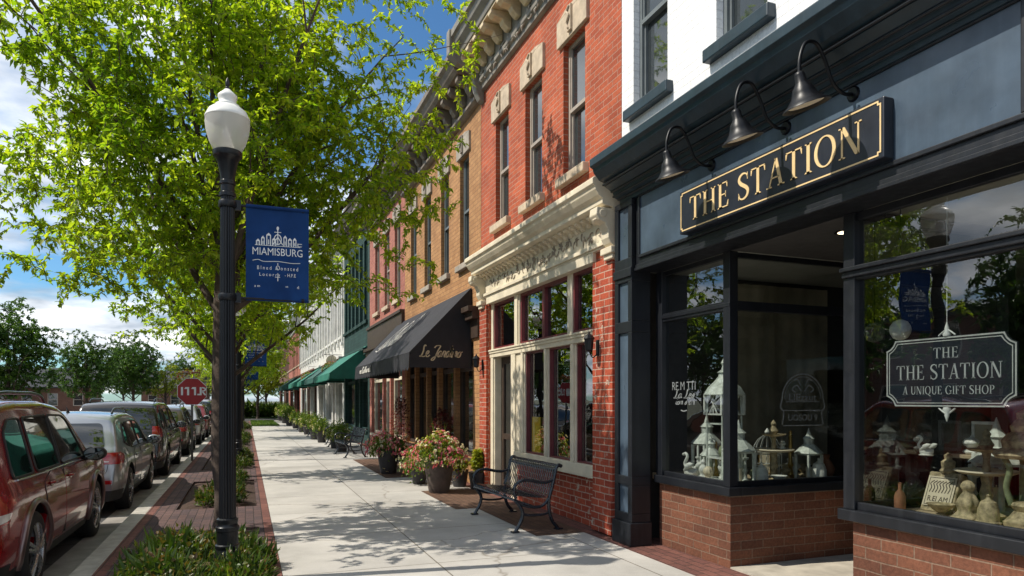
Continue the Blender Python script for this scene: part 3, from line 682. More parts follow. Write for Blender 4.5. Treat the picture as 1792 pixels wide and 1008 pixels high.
# ================================================== the gift shop
GX = 4.15
def gift_shop():
    org = (GX, 2.0, 0)
    t = thing('brick_shop_building', 'white painted brick gift shop with a navy storefront and large display windows', 'building', org)
    Y0, Y1 = -3.0, 7.06
    ups = [(6.12, 6.80, 4.99, 6.95), (4.64, 5.32, 4.99, 6.95), (3.16, 3.84, 4.99, 6.95), (1.68, 2.36, 4.99, 6.95), (0.2, 0.88, 4.99, 6.95)]
    mb = MB(org); wall_grid(mb, GX, Y0, Y1, 4.2, 9.2, ups, .22)
    shell(mb, GX, 13, Y0, Y1, 9.2); mb.build('wall', M['white_brick'], t)
    for a, b, c, d in ups: sash_window(t, org, GX, a, b, c, d, M['win_frame_navy'], sill=M['cornice_navy'])
    # cornice
    prof = [(4.147, 4.47), (3.68, 4.41), (3.66, 4.39), (3.66, 4.31), (3.70, 4.29), (3.71, 4.25), (3.78, 4.17), (3.85, 4.14), (3.85, 4.11), (3.96, 4.05), (3.98, 3.99), (4.05, 3.97), (4.06, 3.93), (4.147, 3.93)]
    mb = MB(org); mb.prism(prof, 'y', Y0, 6.95); mb.build('cornice', M['cornice_navy'], t, bevel=.004)
    mb = MB(org)
    for z_, x_ in ((4.12, 3.83), (4.055, 3.94), (4.0, 3.965), (3.975, 4.03)): mb.tube([(x_, Y0, z_), (x_, 6.94, z_)], .013, 8)
    mb.build('cornice_bead', M['navy'], t, smooth=60)
    # fascia with panels
    mb = MB(org); mb.box(4.10, 4.4, Y0, 6.66, 3.1, 3.945); mb.box(4.085, 4.10, Y0, 6.66, 3.1, 3.17)
    mb.box(4.07, 4.085, Y0, 6.66, 3.1, 3.13); mb.build('fascia', M['navy'], t, bevel=.004)
    for a, b in ((2.55, 6.56), (-1.6, 2.3)):
        mb = MB(org); mb.box(4.093, 4.105, a, b, 3.27, 3.915); p = mb.build('fascia_panel', M['slate'], t)
        mb = MB(org); w = .035
        for q in ((a - w, b + w, 3.27 - w, 3.27), (a - w, b + w, 3.915, 3.915 + w * .6), (a - w, a, 3.27, 3.915), (b, b + w, 3.27, 3.915)):
            mb.box(4.075, 4.098, q[0], q[1], q[2], q[3])
        mb.build('panel_moulding', M['navy'], p, bevel=.006)
    # left pilaster with recessed panels
    mb = MB(org); X = 4.05; a, b = 6.68, 7.06; pa, pb = 6.76, 6.98
    bays = [(.36, .68), (.78, 2.42), (2.55, 3.0), (3.27, 3.86)]
    zz = [.26] + [v for q in bays for v in q] + [3.93]
    for i in range(0, len(zz), 2): mb.box(X, 4.3, a, b, zz[i], zz[i + 1])
    for c, d in bays:
        mb.box(X, 4.3, a, pa, c, d); mb.box(X, 4.3, pb, b, c, d)
    mb.box(X - .035, 4.3, a - .03, b, 0, .26); mb.box(X - .02, X, a - .01, b, 3.05, 3.15)
    pl = mb.build('pilaster', M['navy'], t, bevel=.006)
    mb = MB(org)
    for c, d in bays: mb.box(X + .03, X + .05, pa, pb, c, d)
    mb.build('pilaster_panel', M['slate'], pl)
    # recess: bulkheads, sills, posts, transoms
    XW, YL, YR, XD = 4.40, 5.43, 4.02, 6.25
    mb = MB(org); mb.box(XW + .02, 6.25, YL + .02, 6.675, 0, .715); mb.build('bulkhead', M['shop_brick'], t)
    mb = MB(org); mb.box(XW + .02, 6.25, Y0, YR - .02, 0, .715); mb.build('bulkhead', M['shop_brick'], t)
    for ya, yb, s in ((YL, 6.675, 1), (Y0, YR, -1)):
        mb = MB(org)
        mb.box(XW - .06, XW + .10, ya - (.06 if s > 0 else 0), yb + (.06 if s < 0 else 0), .716, .80)
        ys = YL if s > 0 else YR
        mb.box(XW + .10, 6.2, min(ys - .06 * s, ys + .10 * s), max(ys - .06 * s, ys + .10 * s), .716, .80)
        mb.build('window_sill', M['navy'], t, bevel=.006)
    fr = MB(org)
    fr.box(XW - .03, XW + .07, YL - .03, YL + .07, .80, 3.1)              # corner post
    fr.box(XW - .03, XW + .07, 6.56, 6.675, .80, 3.1)                     # jamb
    fr.box(XW - .02, XW + .05, YL + .07, 6.56, 2.53, 2.62); fr.box(XW - .035, XW - .02, YL - .03, 6.56, 2.56, 2.60)
    fr.box(XW, XW + .05, YL + .07, 6.56, 3.05, 3.1); fr.box(XW, XW + .05, YL + .07, 6.56, .80, .85)
    fr.box(XW + .07, 6.15, YL - .02, YL + .05, 2.53, 2.62); fr.box(XW + .07, 6.15, YL, YL + .05, 3.05, 3.1); fr.box(XW + .07, 6.15, YL, YL + .05, .80, .85)
    fr.box(6.15, 6.25, YL - .03, YL + .07, .80, 3.1)
    fr.build('window_frame', M['navy'], t, bevel=.005)
    fr = MB(org)
    fr.box(XW - .03, XW + .07, YR - .075, YR + .03, .80, 3.1)
    for q in (2.52, 0.9, -0.9): fr.box(XW - .02, XW + .06, q, q + .10, .80 if q < 2 else 2.7, 3.1)
    fr.box(XW - .02, XW + .05, Y0, YR - .075, 2.58, 2.69); fr.box(XW - .075, XW - .02, Y0, YR + .03, 2.645, 2.675); fr.box(XW - .05, XW - .02, Y0, YR + .03, 2.60, 2.645)
    fr.box(XW, XW + .05, Y0, YR - .075, 3.04, 3.1); fr.box(XW, XW + .05, Y0, YR - .075, .80, .86)
    fr.box(XW + .07, 6.15, YR - .05, YR + .02, 2.58, 2.69); fr.box(XW + .07, 6.15, YR - .05, YR, 3.05, 3.1); fr.box(XW + .07, 6.15, YR - .05, YR, .80, .85)
    fr.box(6.15, 6.25, YR - .075, YR + .03, .80, 3.1)
    fr.build('window_frame', M['navy'], t, bevel=.005)
    def pane(a, b): 
        m_ = MB(org)
        if a[0] == b[0]: m_.quad((a[0], a[1], a[2]), (a[0], b[1], a[2]), (a[0], b[1], b[2]), (a[0], a[1], b[2]))
        else: m_.quad((a[0], a[1], a[2]), (b[0], a[1], a[2]), (b[0], a[1], b[2]), (a[0], a[1], b[2]))
        return m_.build('window_pane', M['shop_glass'], t)
    x = XW + .025
    pane((x, YL + .07, .85), (x, 6.56, 2.53)); pane((x, YL + .07, 2.62), (x, 6.56, 3.05))
    pane((XW + .07, YL + .022, .85), (6.15, YL + .022, 2.53)); pane((XW + .07, YL + .022, 2.62), (6.15, YL + .022, 3.05))
    pane((x, 1.0, .86), (x, YR - .075, 2.58)); pane((x, 2.62, 2.69), (x, YR - .075, 3.04)); pane((x, 1.0, 2.69), (x, 2.52, 3.04))
    pane((x, -.8, .86), (x, .9, 2.58)); pane((x, -.8, 2.69), (x, .9, 3.04)); pane((x, Y0, .86), (x, -.9, 2.58)); pane((x, Y0, 2.69), (x, -.9, 3.04))
    pane((XW + .07, YR - .022, .85), (6.15, YR - .022, 2.58)); pane((XW + .07, YR - .022, 2.69), (6.15, YR - .022, 3.05))
    # door at the back of the recess
    mb = MB(org); mb.box(6.25, 6.32, YR, YR + .14, 0, 2.55); mb.box(6.25, 6.32, YL - .14, YL, 0, 2.55); mb.box(6.25, 6.32, YR + .14, YL - .14, 2.15, 2.55); mb.box(6.25, 6.32, YR + .14, YL - .14, 0, .3)
    mb.box(6.25, 6.32, YR, YL, 2.55, 3.1)
    dr = mb.build('door', M['navy'], t, bevel=.005)
    mb = MB(org); mb.quad((6.29, YR + .14, .3), (6.29, YL - .14, .3), (6.29, YL - .14, 2.15), (6.29, YR + .14, 2.15)); mb.build('door_pane', M['shop_glass'], dr)
    mb = MB(org); mb.tube([(6.2, YR + .2, .95), (6.2, YR + .2, 1.25)], .015); mb.tube([(6.2, YR + .2, .97), (6.26, YR + .2, .97)], .01); mb.tube([(6.2, YR + .2, 1.23), (6.26, YR + .2, 1.23)], .01); mb.build('handle', M['chrome'], dr)
    mb = MB(org); mb.box(4.42, 6.3, YR - .02, YL + .02, -.08, .015); mb.build('entry_step', M['step'], t)
    mb = MB(org); mb.box(4.402, 6.3, YR + .03, YL - .03, 3.10, 3.16); mb.build('recess_ceiling', M['soffit'], t)
    # downlight in the recess
    mb = MB(org); mb.lathe([(.075, 3.098), (.085, 3.09), (.06, 3.09)], (4.80, 4.43, 0), 20); dl = mb.build('downlight', M['chrome'], t, smooth=40)
    mb = MB(org); mb.lathe([(.001, 3.088), (.058, 3.088)], (4.80, 4.43, 0), 20, cap=False)
    em = NT('lamp_glow'); e = em.n('ShaderNodeEmission'); e.inputs[0].default_value = (1, .78, .5, 1); e.inputs[1].default_value = 3.0
    mb.build('bulb', em.done(e), dl)
    # inside
    mb = MB(org); mb.box(XW + .10, 6.15, YL + .10, 6.95, .72, .79); mb.box(XW + .10, 6.15, Y0, YR - .10, .72, .79); mb.build('display_platform', M['display_floor'], t)
    mb = MB(org)
    mb.quad((XW + .05, 7.0, 0), (12.9, 7.0, 0), (12.9, 7.0, 3.3), (XW + .05, 7.0, 3.3)); mb.quad((12, Y0 + .1, 0), (12, 7, 0), (12, 7, 3.3), (12, Y0 + .1, 3.3))
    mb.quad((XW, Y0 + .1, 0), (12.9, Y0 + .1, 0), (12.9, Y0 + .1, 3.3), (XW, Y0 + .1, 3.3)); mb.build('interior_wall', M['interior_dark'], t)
    mb = MB(org); mb.quad((4.42, Y0, 3.17), (12.9, Y0, 3.17), (12.9, 7, 3.17), (4.42, 7, 3.17)); mb.build('interior_ceiling', M['ceiling'], t)
    mb = MB(org); mb.quad((6.3, Y0, .01), (12.9, Y0, .01), (12.9, 7, .01), (6.3, 7, .01)); mb.build('interior_floor', M['dark_wood'], t)
    mb = MB(org)                                  # pleated linen backdrop behind the left display
    n = 60; vs = []
    for i in range(n + 1):
        xx = 5.66 + 1.5 * i / n; yy = 6.90 + .006 * math.sin(i * .7) + .008 * math.sin(i * .27)
        vs += [(xx, yy, .80), (xx, yy, 3.1)]
    mb.add(vs, [(2 * i, 2 * i + 2, 2 * i + 3, 2 * i + 1) for i in range(n)]); mb.build('backdrop', M['backdrop'], t, smooth=60)
    return t
gift_shop()

# ================================================== red brick building
def red_building():
    X = GX; org = (X, 9.7, 0); Y0, Y1 = 7.07, 12.25
    t = thing('brick_shop_building', 'red brick building with three tall sash windows over a cream storefront', 'building', org)
    ups = [(10.80, 11.44, 4.75, 6.6), (9.40, 10.06, 4.75, 6.6), (8.0, 8.66, 4.75, 6.6)]
    SO = (7.72, 11.8, 0, 4.0)
    mb = MB(org); wall_grid(mb, X, Y0, Y1, 0, 8.0, ups + [SO], .24); shell(mb, X, 13, Y0, Y1, 8.3); mb.build('wall', M['red_brick'], t)
    for a, b, c, d in ups: sash_window(t, org, X, a, b, c, d, M['win_frame_grey'], sill=M['limestone'], lintel=M['limestone'])
    for a, b in ((7.2, 7.70), (11.82, 12.2)):
        mb = MB(org); mb.box(X - .05, X + .02, a, b, 0.02, 3.38); mb.box(X - .07, X - .05, a, b, 0.02, .42); mb.build('brick_pier', M['red_pier'], t)
    # upper cornice
    prof = [(X - .003, 8.52), (3.52, 8.44), (3.50, 8.42), (3.50, 8.30), (3.55, 8.27), (3.58, 8.18), (3.66, 8.1), (3.68, 8.02), (4.05, 8.0), (4.06, 7.62), (4.02, 7.60), (4.02, 7.54), (4.08, 7.50), (4.08, 7.42), (X - .003, 7.40)]
    mb = MB(org); mb.prism(prof, 'y', Y0 + .02, Y1 - .02); co = mb.build('cornice', M['grey_metal'], t, bevel=.006)
    cornice_brackets(co, M['tan_metal'], org, 4.048, Y0 + .06, Y1 - .06, 7.72, 7.984, .36, .42, .16, bevel=.01); mb = MB(org); mb.box(3.70, 4.04, Y0 + .04, Y1 - .04, 7.985, 8.015); mb.build('cornice_soffit', M['tan_metal'], co)
    mb = MB(org); scrolls(mb, 4.045, Y0 + .1, Y1 - .1, 7.44, 7.70, random.Random(4), .24, .013); mb.build('frieze_ornament', M['greystone'], co, smooth=60)
    for yb in (Y0 + .02, Y1 - .2): mb = MB(org); mb.prism([(X, 8.45), (3.46, 8.45), (3.46, 8.0), (3.62, 7.85), (3.9, 7.75), (3.98, 7.4), (4.06, 7.25), (X, 7.2)], 'y', yb, yb + .18); mb.build('end_bracket', M['grey_metal'], co, bevel=.02)
    # cream storefront
    prof = [(X - .003, 4.35), (3.80, 4.27), (3.78, 4.25), (3.78, 4.19), (3.81, 4.17), (3.82, 4.13), (3.86, 4.07), (3.91, 4.03), (3.91, 3.975), (3.94, 3.955), (4.04, 3.945), (4.07, 3.915), (X - .003, 3.91)]
    mb = MB(org); mb.prism(prof, 'y', Y0 + .03, 12.13); sc = mb.build('storefront_cornice', M['cream'], t, bevel=.004)
    cornice_brackets(sc, M['cream'], org, 4.115, 7.42, 11.9, 3.85, 3.944, .13, .17, .07, 'modillion'); mb = MB(org); mb.box(4.085, 4.1, 7.4, 11.9, 3.9, 3.94); k = 7.4
    while k < 11.9: mb.box(4.05, 4.09, k, k + .03, 3.905, 3.935); k += .06
    mb.build('dentil_band', M['cream'], sc)
    mb = MB(org); mb.box(4.115, 4.2, 7.3, 12.0, 3.60, 3.909); mb.box(4.07, 4.2, 7.3, 12.0, 3.55, 3.60); mb.box(4.095, 4.2, 7.3, 12.0, 3.52, 3.55); mb.box(4.10, 4.25, 7.70, 11.82, 3.40, 3.52); mb.build('frieze_board', M['cream'], t, bevel=.004)
    mb = MB(org); scrolls(mb, 4.112, 7.45, 11.85, 3.63, 3.86, random.Random(9), .2, .0085); mb.build('frieze_ornament', M['cream_orn'], t, smooth=60)
    for yb in (7.12, 11.92):
        mb = MB(org); mb.prism([(X, 3.93), (3.85, 3.93), (3.84, 3.84), (3.88, 3.78), (3.96, 3.75), (4.0, 3.66), (4.0, 3.58), (4.03, 3.52), (4.08, 3.48), (X, 3.48)], 'y', yb, yb + .18)
        mb.box(4.02, X, yb - .03, yb + .24, 3.40, 3.48); mb.box(3.86, 3.9, yb + .04, yb + .14, 3.79, 3.9); mb.lathe([(.05, yb - .01), (.05, yb + .19)], (3.93, 0, 3.86), 14, 'y')
        mb.box(4.05, X, yb, yb + .21, 3.34, 3.40); mb.build('scroll_bracket', M['cream'], t, bevel=.01)
    XP = 4.22
    fr = MB(org)
    posts = [(7.72, 7.84), (8.33, 8.52), (9.22, 9.38), (10.24, 10.40), (10.52, 10.76), (11.6, 11.8)]
    def post(a, b, z0, z1): 
        fr.box(XP - .03, XP + .1, a, b, z0, z1); 
        if b - a > .14: fr.box(XP - .055, XP - .03, a + .035, b - .035, z0, z1)
    for a, b in ((7.72, 7.84), (8.36, 8.52), (9.27, 9.41), (10.18, 10.34)): post(a, b, .80, 2.42)
    post(10.52, 10.78, 0, 2.42); post(11.60, 11.8, 0, 2.42)
    fr.box(XP - .03, XP + .1, 10.34, 10.52, .80, 2.42)
    fr.box(XP - .06, XP + .1, 7.72, 11.8, 2.42, 2.56); fr.box(XP - .09, XP - .06, 7.72, 11.8, 2.53, 2.56); fr.box(XP - .075, XP - .06, 7.72, 11.8, 2.49, 2.53)
    for a, b in ((7.72, 7.78), (8.48, 8.62), (10.42, 10.62), (11.7, 11.8)): post(a, b, 2.56, 3.40)
    fr.box(XP - .09, XP + .1, 7.72, 10.53, .64, .80)
    fr.build('storefront_frame', M['cream'], t, bevel=.006)
    mb = MB(org); mb.box(XP - .02, XP + .1, 7.72, 10.53, 0, .64); mb.build('bulkhead', M['red_pier'], t)
    mr = MB(org)
    def rim(a, b, z0, z1, w=.045):
        mr.box(XP - .005, XP + .06, a, b, z0, z0 + w); mr.box(XP - .005, XP + .06, a, b, z1 - w, z1); mr.box(XP - .005, XP + .06, a, a + w, z0 + w, z1 - w); mr.box(XP - .005, XP + .06, b - w, b, z0 + w, z1 - w)
    for a, b in ((7.78, 8.48), (8.62, 9.5), (9.5, 10.42), (10.62, 11.7)): rim(a, b, 2.56, 3.40)
    for a, b in ((7.84, 8.36), (8.52, 9.27), (9.41, 10.18)): rim(a, b, .80, 2.42, .025)
    mr.build('sash_frame', M['maroon'], t)
    for a, b, c, d in ((7.82, 8.44, 2.6, 3.36), (8.66, 9.46, 2.6, 3.36), (9.54, 10.38, 2.6, 3.36), (10.66, 11.66, 2.6, 3.36), (7.86, 8.34, .82, 2.4), (8.54, 9.25, .82, 2.4), (9.43, 10.16, .82, 2.4)):
        mb = MB(org); mb.quad((XP + .05, a, c), (XP + .05, b, c), (XP + .05, b, d), (XP + .05, a, d)); mb.build('window_pane', M['store_glass'], t)
    # door
    mb = MB(org); a, b = 10.78, 11.6
    mb.box(XP + .1, XP + .15, a, a + .1, 0, 2.42); mb.box(XP + .1, XP + .15, b - .1, b, 0, 2.42); mb.box(XP + .1, XP + .15, a + .1, b - .1, 2.3, 2.42); mb.box(XP + .1, XP + .15, a + .1, b - .1, 0, .22); mb.box(XP + .1, XP + .15, a + .1, b - .1, .95, 1.05)
    dr = mb.build('door', M['dark_wood'], t)
    mb = MB(org); mb.quad((XP + .125, a + .1, .22), (XP + .125, b - .1, .22), (XP + .125, b - .1, 2.3), (XP + .125, a + .1, 2.3)); mb.build('door_pane', M['store_glass'], dr)
    mb = MB(org); mb.tube([(XP + .06, a + .05, .95), (XP + .06, a + .05, 1.2)], .012); mb.build('handle', M['chrome'], dr)
    # interior
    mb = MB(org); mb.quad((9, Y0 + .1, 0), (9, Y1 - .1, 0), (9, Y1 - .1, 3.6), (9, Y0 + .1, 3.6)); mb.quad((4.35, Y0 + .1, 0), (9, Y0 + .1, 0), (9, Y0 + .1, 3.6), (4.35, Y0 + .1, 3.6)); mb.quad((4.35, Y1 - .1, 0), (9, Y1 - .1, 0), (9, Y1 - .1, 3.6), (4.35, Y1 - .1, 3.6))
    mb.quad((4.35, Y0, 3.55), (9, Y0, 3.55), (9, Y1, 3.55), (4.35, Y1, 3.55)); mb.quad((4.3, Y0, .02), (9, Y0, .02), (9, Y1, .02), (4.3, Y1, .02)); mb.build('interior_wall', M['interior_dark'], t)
    mb = MB(org); mb.box(4.75, 4.78, 10.7, 11.62, .25, 1.35); mb.build('yellow_counter_panel', M['yellow_paint'], t)
    mb = MB(org)
    for k, y in enumerate((7.9, 8.6, 9.5)): mb.box(5.2, 5.6, y, y + .5, 0, .9 + .1 * k); mb.lathe([(.1, 1.0 + .1 * k), (.16, 1.2 + .1 * k), (.05, 1.4 + .1 * k), (.03, 1.6 + .1 * k)], (5.4, y + .25, 0), 12)
    mb.build('interior_display', M['dark_wood'], t)
red_building()

# ================================================== the other facades down the street
def facade(name, label, y0, y1, H, wm, wins, cm, fm, sm=None, lm=None, store=None, storez=3.3, x=GX, bracket=None, gm=None, sf_mat=None, top_mat=None, parapet=None, lipz=None, sill_z=0, pil=None, sign=None):
    org = (x, (y0 + y1) / 2, 0)
    t = thing(name, label, 'building', org)
    ops = [(a, b, .5 if k == 'w' else .02, storez - .35) for a, b, k in (store or [])]
    mb = MB(org); wall_grid(mb, x, y0, y1, 0, H - .45, list(wins) + ops, .22); shell(mb, x, 14, y0, y1, H); mb.build('wall', wm, t)
    for w in wins: sash_window(t, org, x, *w, fm, gm, sm, lm)
    z = H - .5
    prof = [(x - .003, H + .05), (x - .62, H - .02), (x - .64, H - .05), (x - .64, H - .15), (x - .58, H - .2), (x - .52, H - .3), (x - .46, H - .36), (x - .1, H - .38), (x - .09, z - .22), (x - .13, z - .26), (x - .13, z - .32), (x - .07, z - .36), (x - .003, z - .37)]
    mb = MB(org); mb.prism(prof, 'y', y0 + .02, y1 - .02); co = mb.build('cornice', cm, t, bevel=.006)
    cornice_brackets(co, bracket or cm, org, x - .105, y0 + .08, y1 - .08, z - .2, H - .385, .33, .55, .16)
    if parapet:
        mb = MB(org); n = 20; ym, hw = (y0 + y1) / 2, (y1 - y0) * parapet[0]
        pts = [(ym - hw, H)] + [(ym - hw * math.cos(math.pi * i / n), H + .12 + parapet[1] * math.sin(math.pi * i / n)) for i in range(n + 1)] + [(ym + hw, H)]
        mb.prism(pts, 'x', x - .3, x + .1); mb.build('parapet', cm, t)
    if pil:
        for q in pil[0]:
            mb = MB(org); mb.box(x - .08, x - .002, q - .11, q + .11, pil[1], pil[2]); mb.box(x - .12, x - .002, q - .15, q + .15, pil[2], pil[2] + .22); mb.box(x - .11, x - .002, q - .14, q + .14, pil[1] - .15, pil[1]); mb.build('pilaster', pil[3], t, bevel=.01)
    if store:
        sf = sf_mat or fm
        mb = MB(org)
        mb.box(x - .16, x - .002, y0 + .05, y1 - .05, storez, storez + .14); mb.box(x - .24, x - .002, y0 + .05, y1 - .05, storez + .14, storez + .24); mb.box(x - .05, x - .002, y0 + .05, y1 - .05, storez - .35, storez - .002)
        mb.build('storefront_cornice', top_mat or sf, t, bevel=.005); mb = MB(org)
        for a, b, k in store:
            zb = .5 if k == 'w' else .02
            mb.box(x + .1, x + .2, a, a + .07, zb, storez - .35); mb.box(x + .1, x + .2, b - .07, b, zb, storez - .35); mb.box(x + .1, x + .2, a + .07, b - .07, storez - .95, storez - .85); mb.box(x + .1, x + .2, a + .07, b - .07, zb, zb + .1)
            if k == 'w': mb.box(x - .06, x + .1, a - .05, b + .05, .42, .498)
        mb.build('storefront_trim', sf, t, bevel=.005)
        for a, b, k in store:
            zb = .6 if k == 'w' else .12
            g = MB(org); g.quad((x + .15, a + .07, zb), (x + .15, b - .07, zb), (x + .15, b - .07, storez - .42), (x + .15, a + .07, storez - .42)); g.build('door' if k == 'd' else 'shop_window', M['store_pane'], t)
    if sign:
        mb = MB(org); mb.box(x - .09, x - .002, y0 + .03, y1 - .02, sign[0], sign[1]); mb.box(x - .14, x - .09, y0 + .03, y1 - .02, sign[1] - .08, sign[1]); mb.build('sign_band', sign[2], t)
    return t
M['store_pane'] = dark_glass('street_shop_pane', (0.02, 0.022, 0.022))
# tan brick bistro
facade('brick_shop_building', 'tan brick building with four sash windows above a black canopy', 12.27, 18.88, 8.15, M['tan_brick'],
       [(13.0, 13.62, 4.42, 6.62), (14.45, 15.1, 4.42, 6.62), (16.0, 16.65, 4.42, 6.62), (17.5, 18.15, 4.42, 6.62)], M['dark_cornice'], M['win_frame_navy'], M['greystone'], M['greystone'],
       [(12.75, 13.95, 'w'), (14.1, 15.3, 'w'), (15.45, 16.35, 'd'), (16.5, 17.6, 'w'), (17.7, 18.7, 'w')], 3.2, sf_mat=M['dark_wood'])
facade('brick_shop_building', 'pink brick building with a dark wooden band over cream shop posts', 18.9, 24.7, 8.4, M['pink_brick'],
       [(19.5, 20.3, 4.6, 6.9), (21.1, 21.9, 4.6, 6.9), (22.8, 23.6, 4.6, 6.9)], M['dark_cornice'], M['win_frame_grey'], M['limestone'], M['greystone'],
       [(19.3, 20.9, 'w'), (21.1, 22.1, 'd'), (22.3, 24.3, 'w')], 3.2, sf_mat=M['cream'], top_mat=M['dark_wood'], sign=(3.45, 4.2, M['dark_wood']))
facade('brick_shop_building', 'dark green painted building with narrow upper windows and green awnings', 24.72, 31.6, 9.0, M['green_siding'],
       [(25.2 + 1.05 * i, 25.95 + 1.05 * i, 4.6, 7.6) for i in range(6)], M['dark_cornice'], M['green_trim'] if 'green_trim' in M else M['green_siding'], M['green_siding'], None,
       [(25.2, 27.0, 'w'), (27.2, 28.2, 'd'), (28.4, 31.2, 'w')], 3.3, sf_mat=M['green_siding'])
def white_wins(y0, y1, n, z0=4.6, z1=7.5, f=.55):
    p = (y1 - y0 - .6) / n
    return [(y0 + .3 + p * i + p * (1 - f) / 2, y0 + .3 + p * i + p * (1 + f) / 2, z0, z1) for i in range(n)], [y0 + .3 + p * i for i in range(n + 1)]
w, q = white_wins(31.62, 43.5, 8)
facade('brick_shop_building', 'white ornate building with tall windows between pilasters beside the green one', 31.62, 43.5, 9.1, M['white_stone'], w, M['white_stone'], M['win_frame_grey'], M['white_stone'], None,
       [(32.2, 34.6, 'w'), (34.9, 36.0, 'd'), (36.4, 39, 'w'), (39.3, 40.3, 'd'), (40.6, 43, 'w')], 3.4, pil=(q, 4.3, 7.8, M['white_stone']), sf_mat=M['white_stone'])
w, q = white_wins(43.52, 58, 9)
facade('brick_shop_building', 'white ornate building crowned by a rounded pediment', 43.52, 58, 9.0, M['white_stone'], w, M['white_stone'], M['win_frame_dark'], M['white_stone'], M['white_stone'],
       [(44.2, 47, 'w'), (47.3, 48.3, 'd'), (48.8, 52, 'w'), (52.5, 57, 'w')], 3.4, pil=(q, 4.3, 7.6, M['white_stone']), parapet=(.3, 1.3), sf_mat=M['brown_brick'])
w, q = white_wins(58.02, 74, 8)
facade('brick_shop_building', 'pale weathered brick building next to the rounded pediment', 58.02, 74, 8.6, M['pink_brick'], w, M['white_stone'], M['win_frame_grey'], M['limestone'], None,
       [(59, 63, 'w'), (63.5, 65, 'd'), (66, 72, 'w')], 3.4, sf_mat=M['dark_wood'])
w, q = white_wins(74.02, 95, 10)
facade('brick_shop_building', 'farthest brown brick building of the shop row', 74.02, 95, 8.8, M['brown_brick'], w, M['dark_cornice'], M['win_frame_grey'], M['limestone'], None,
       [(75, 80, 'w'), (81, 83, 'd'), (84, 93, 'w')], 3.4, sf_mat=M['dark_wood'])
# ------------------------------------------------------------------ signs, lamps and awnings on the facades
UY, UZ = (0, -1, 0), (0, 0, 1)         # reading direction on a wall that faces the street
def shop_sign():
    yc, z0, z1, hw = 4.53, 3.285, 3.70, 1.16
    org = (4.02, yc, (z0 + z1) / 2)
    t = thing('shop_sign', 'long dark signboard with gold letters and gold border over the shop entrance', 'sign', org)
    mb = MB(org); mb.box(4.0, 4.092, yc - hw, yc + hw, z0, z1); mb.build('board', M['sign_navy'], t, bevel=.008)
    X = 4.0; h = z1 - z0
    c, w = .05, .035
    def outline(o, k):
        a, b = hw - o, h / 2 - o
        P = [(-a + k, -b), (a - k, -b), (a - k, -b + k), (a, -b + k), (a, b - k), (a - k, b - k), (a - k, b), (-a + k, b), (-a + k, b - k), (-a, b - k), (-a, -b + k), (-a + k, -b + k)]
        return P
    A, B = outline(.02, .02), outline(.031, .02)
    fs = [[A[i], A[(i + 1) % 12], B[(i + 1) % 12], B[i]] for i in range(12)]
    mb = MB(org); mb.flat(fs, (X - .0005, yc, (z0 + z1) / 2), UY, UZ, .004); mb.build('border', M['gold'], t)
    mb = MB(org); mb.flat(serif_text('THE STATION', .225, 0, -.112, width=1.98), (X - .0005, yc, (z0 + z1) / 2), UY, UZ, .006); mb.build('lettering', M['gold'], t)
shop_sign()
def make_gooseneck(y, label):
    x, z = 4.093, 3.86
    org = (x, y, z)
    t = thing('gooseneck_lamp', label, 'wall lamp', org, group='gooseneck lamps over the shop sign')
    mb = MB(org); mb.lathe([(.001, -.02 + x), (.045, x - .02), (.055, x - .004), (.055, x + .004)][::1], (0, 0, 0), 16, 'x')
    mb.v = [(p[0], p[1] + y, p[2] + z) for p in mb.v]; mb.build('wall_plate', M['lamp_black'], t, smooth=40)
    pts = catmull([(x, y, z), (x - .10, y, z - .01), (x - .20, y, z + .05), (x - .27, y, z + .19), (x - .35, y, z + .30), (x - .45, y, z + .285), (x - .50, y, z + .17), (x - .505, y, z + .05)], 6)
    mb = MB(org); mb.tube(pts, .013, 10); mb.build('arm', M['lamp_black'], t, smooth=50)
    q = 0
    ax = Vector((-.05, 0, -1)).normalized(); b = Vector((x - .505, y, z + .06))
    prof = [(.02, .02), (.036, .012), (.045, -.01), (.048, -.075), (.058, -.085), (.062, -.095), (.085, -.12), (.098, -.16), (.115, -.20), (.155, -.245), (.20, -.275), (.203, -.284), (.196, -.284), (.15, -.252), (.105, -.205), (.07, -.14), (.02, -.1)]
    mb = MB(org); mb.lathe(prof, (0, 0, 0), 28)
    rot = Matrix.Rotation(R(-17), 3, 'Y')           # shade tilted back towards the sign
    mb.v = [tuple(rot @ Vector(p) * .80 + b) for p in mb.v]; sh = mb.build('lamp_shade', M['lamp_black'], t, smooth=50)
    mb = MB(org); mb.lathe([(.001, -.23), (.10, -.228), (.15, -.26), (.001, -.262)], (0, 0, 0), 24, cap=False); mb.v = [tuple(rot @ Vector(p) * .80 + b) for p in mb.v]
    mb.build('reflector', M['cream'], sh, smooth=50)
for y, lb in ((5.31, 'gooseneck lamp over the T of THE at the left end of the shop sign'), (4.36, 'gooseneck lamp over the middle of the long shop sign'), (3.70, 'largest looking gooseneck lamp over the right end of the shop sign')):
    make_gooseneck(y, lb)
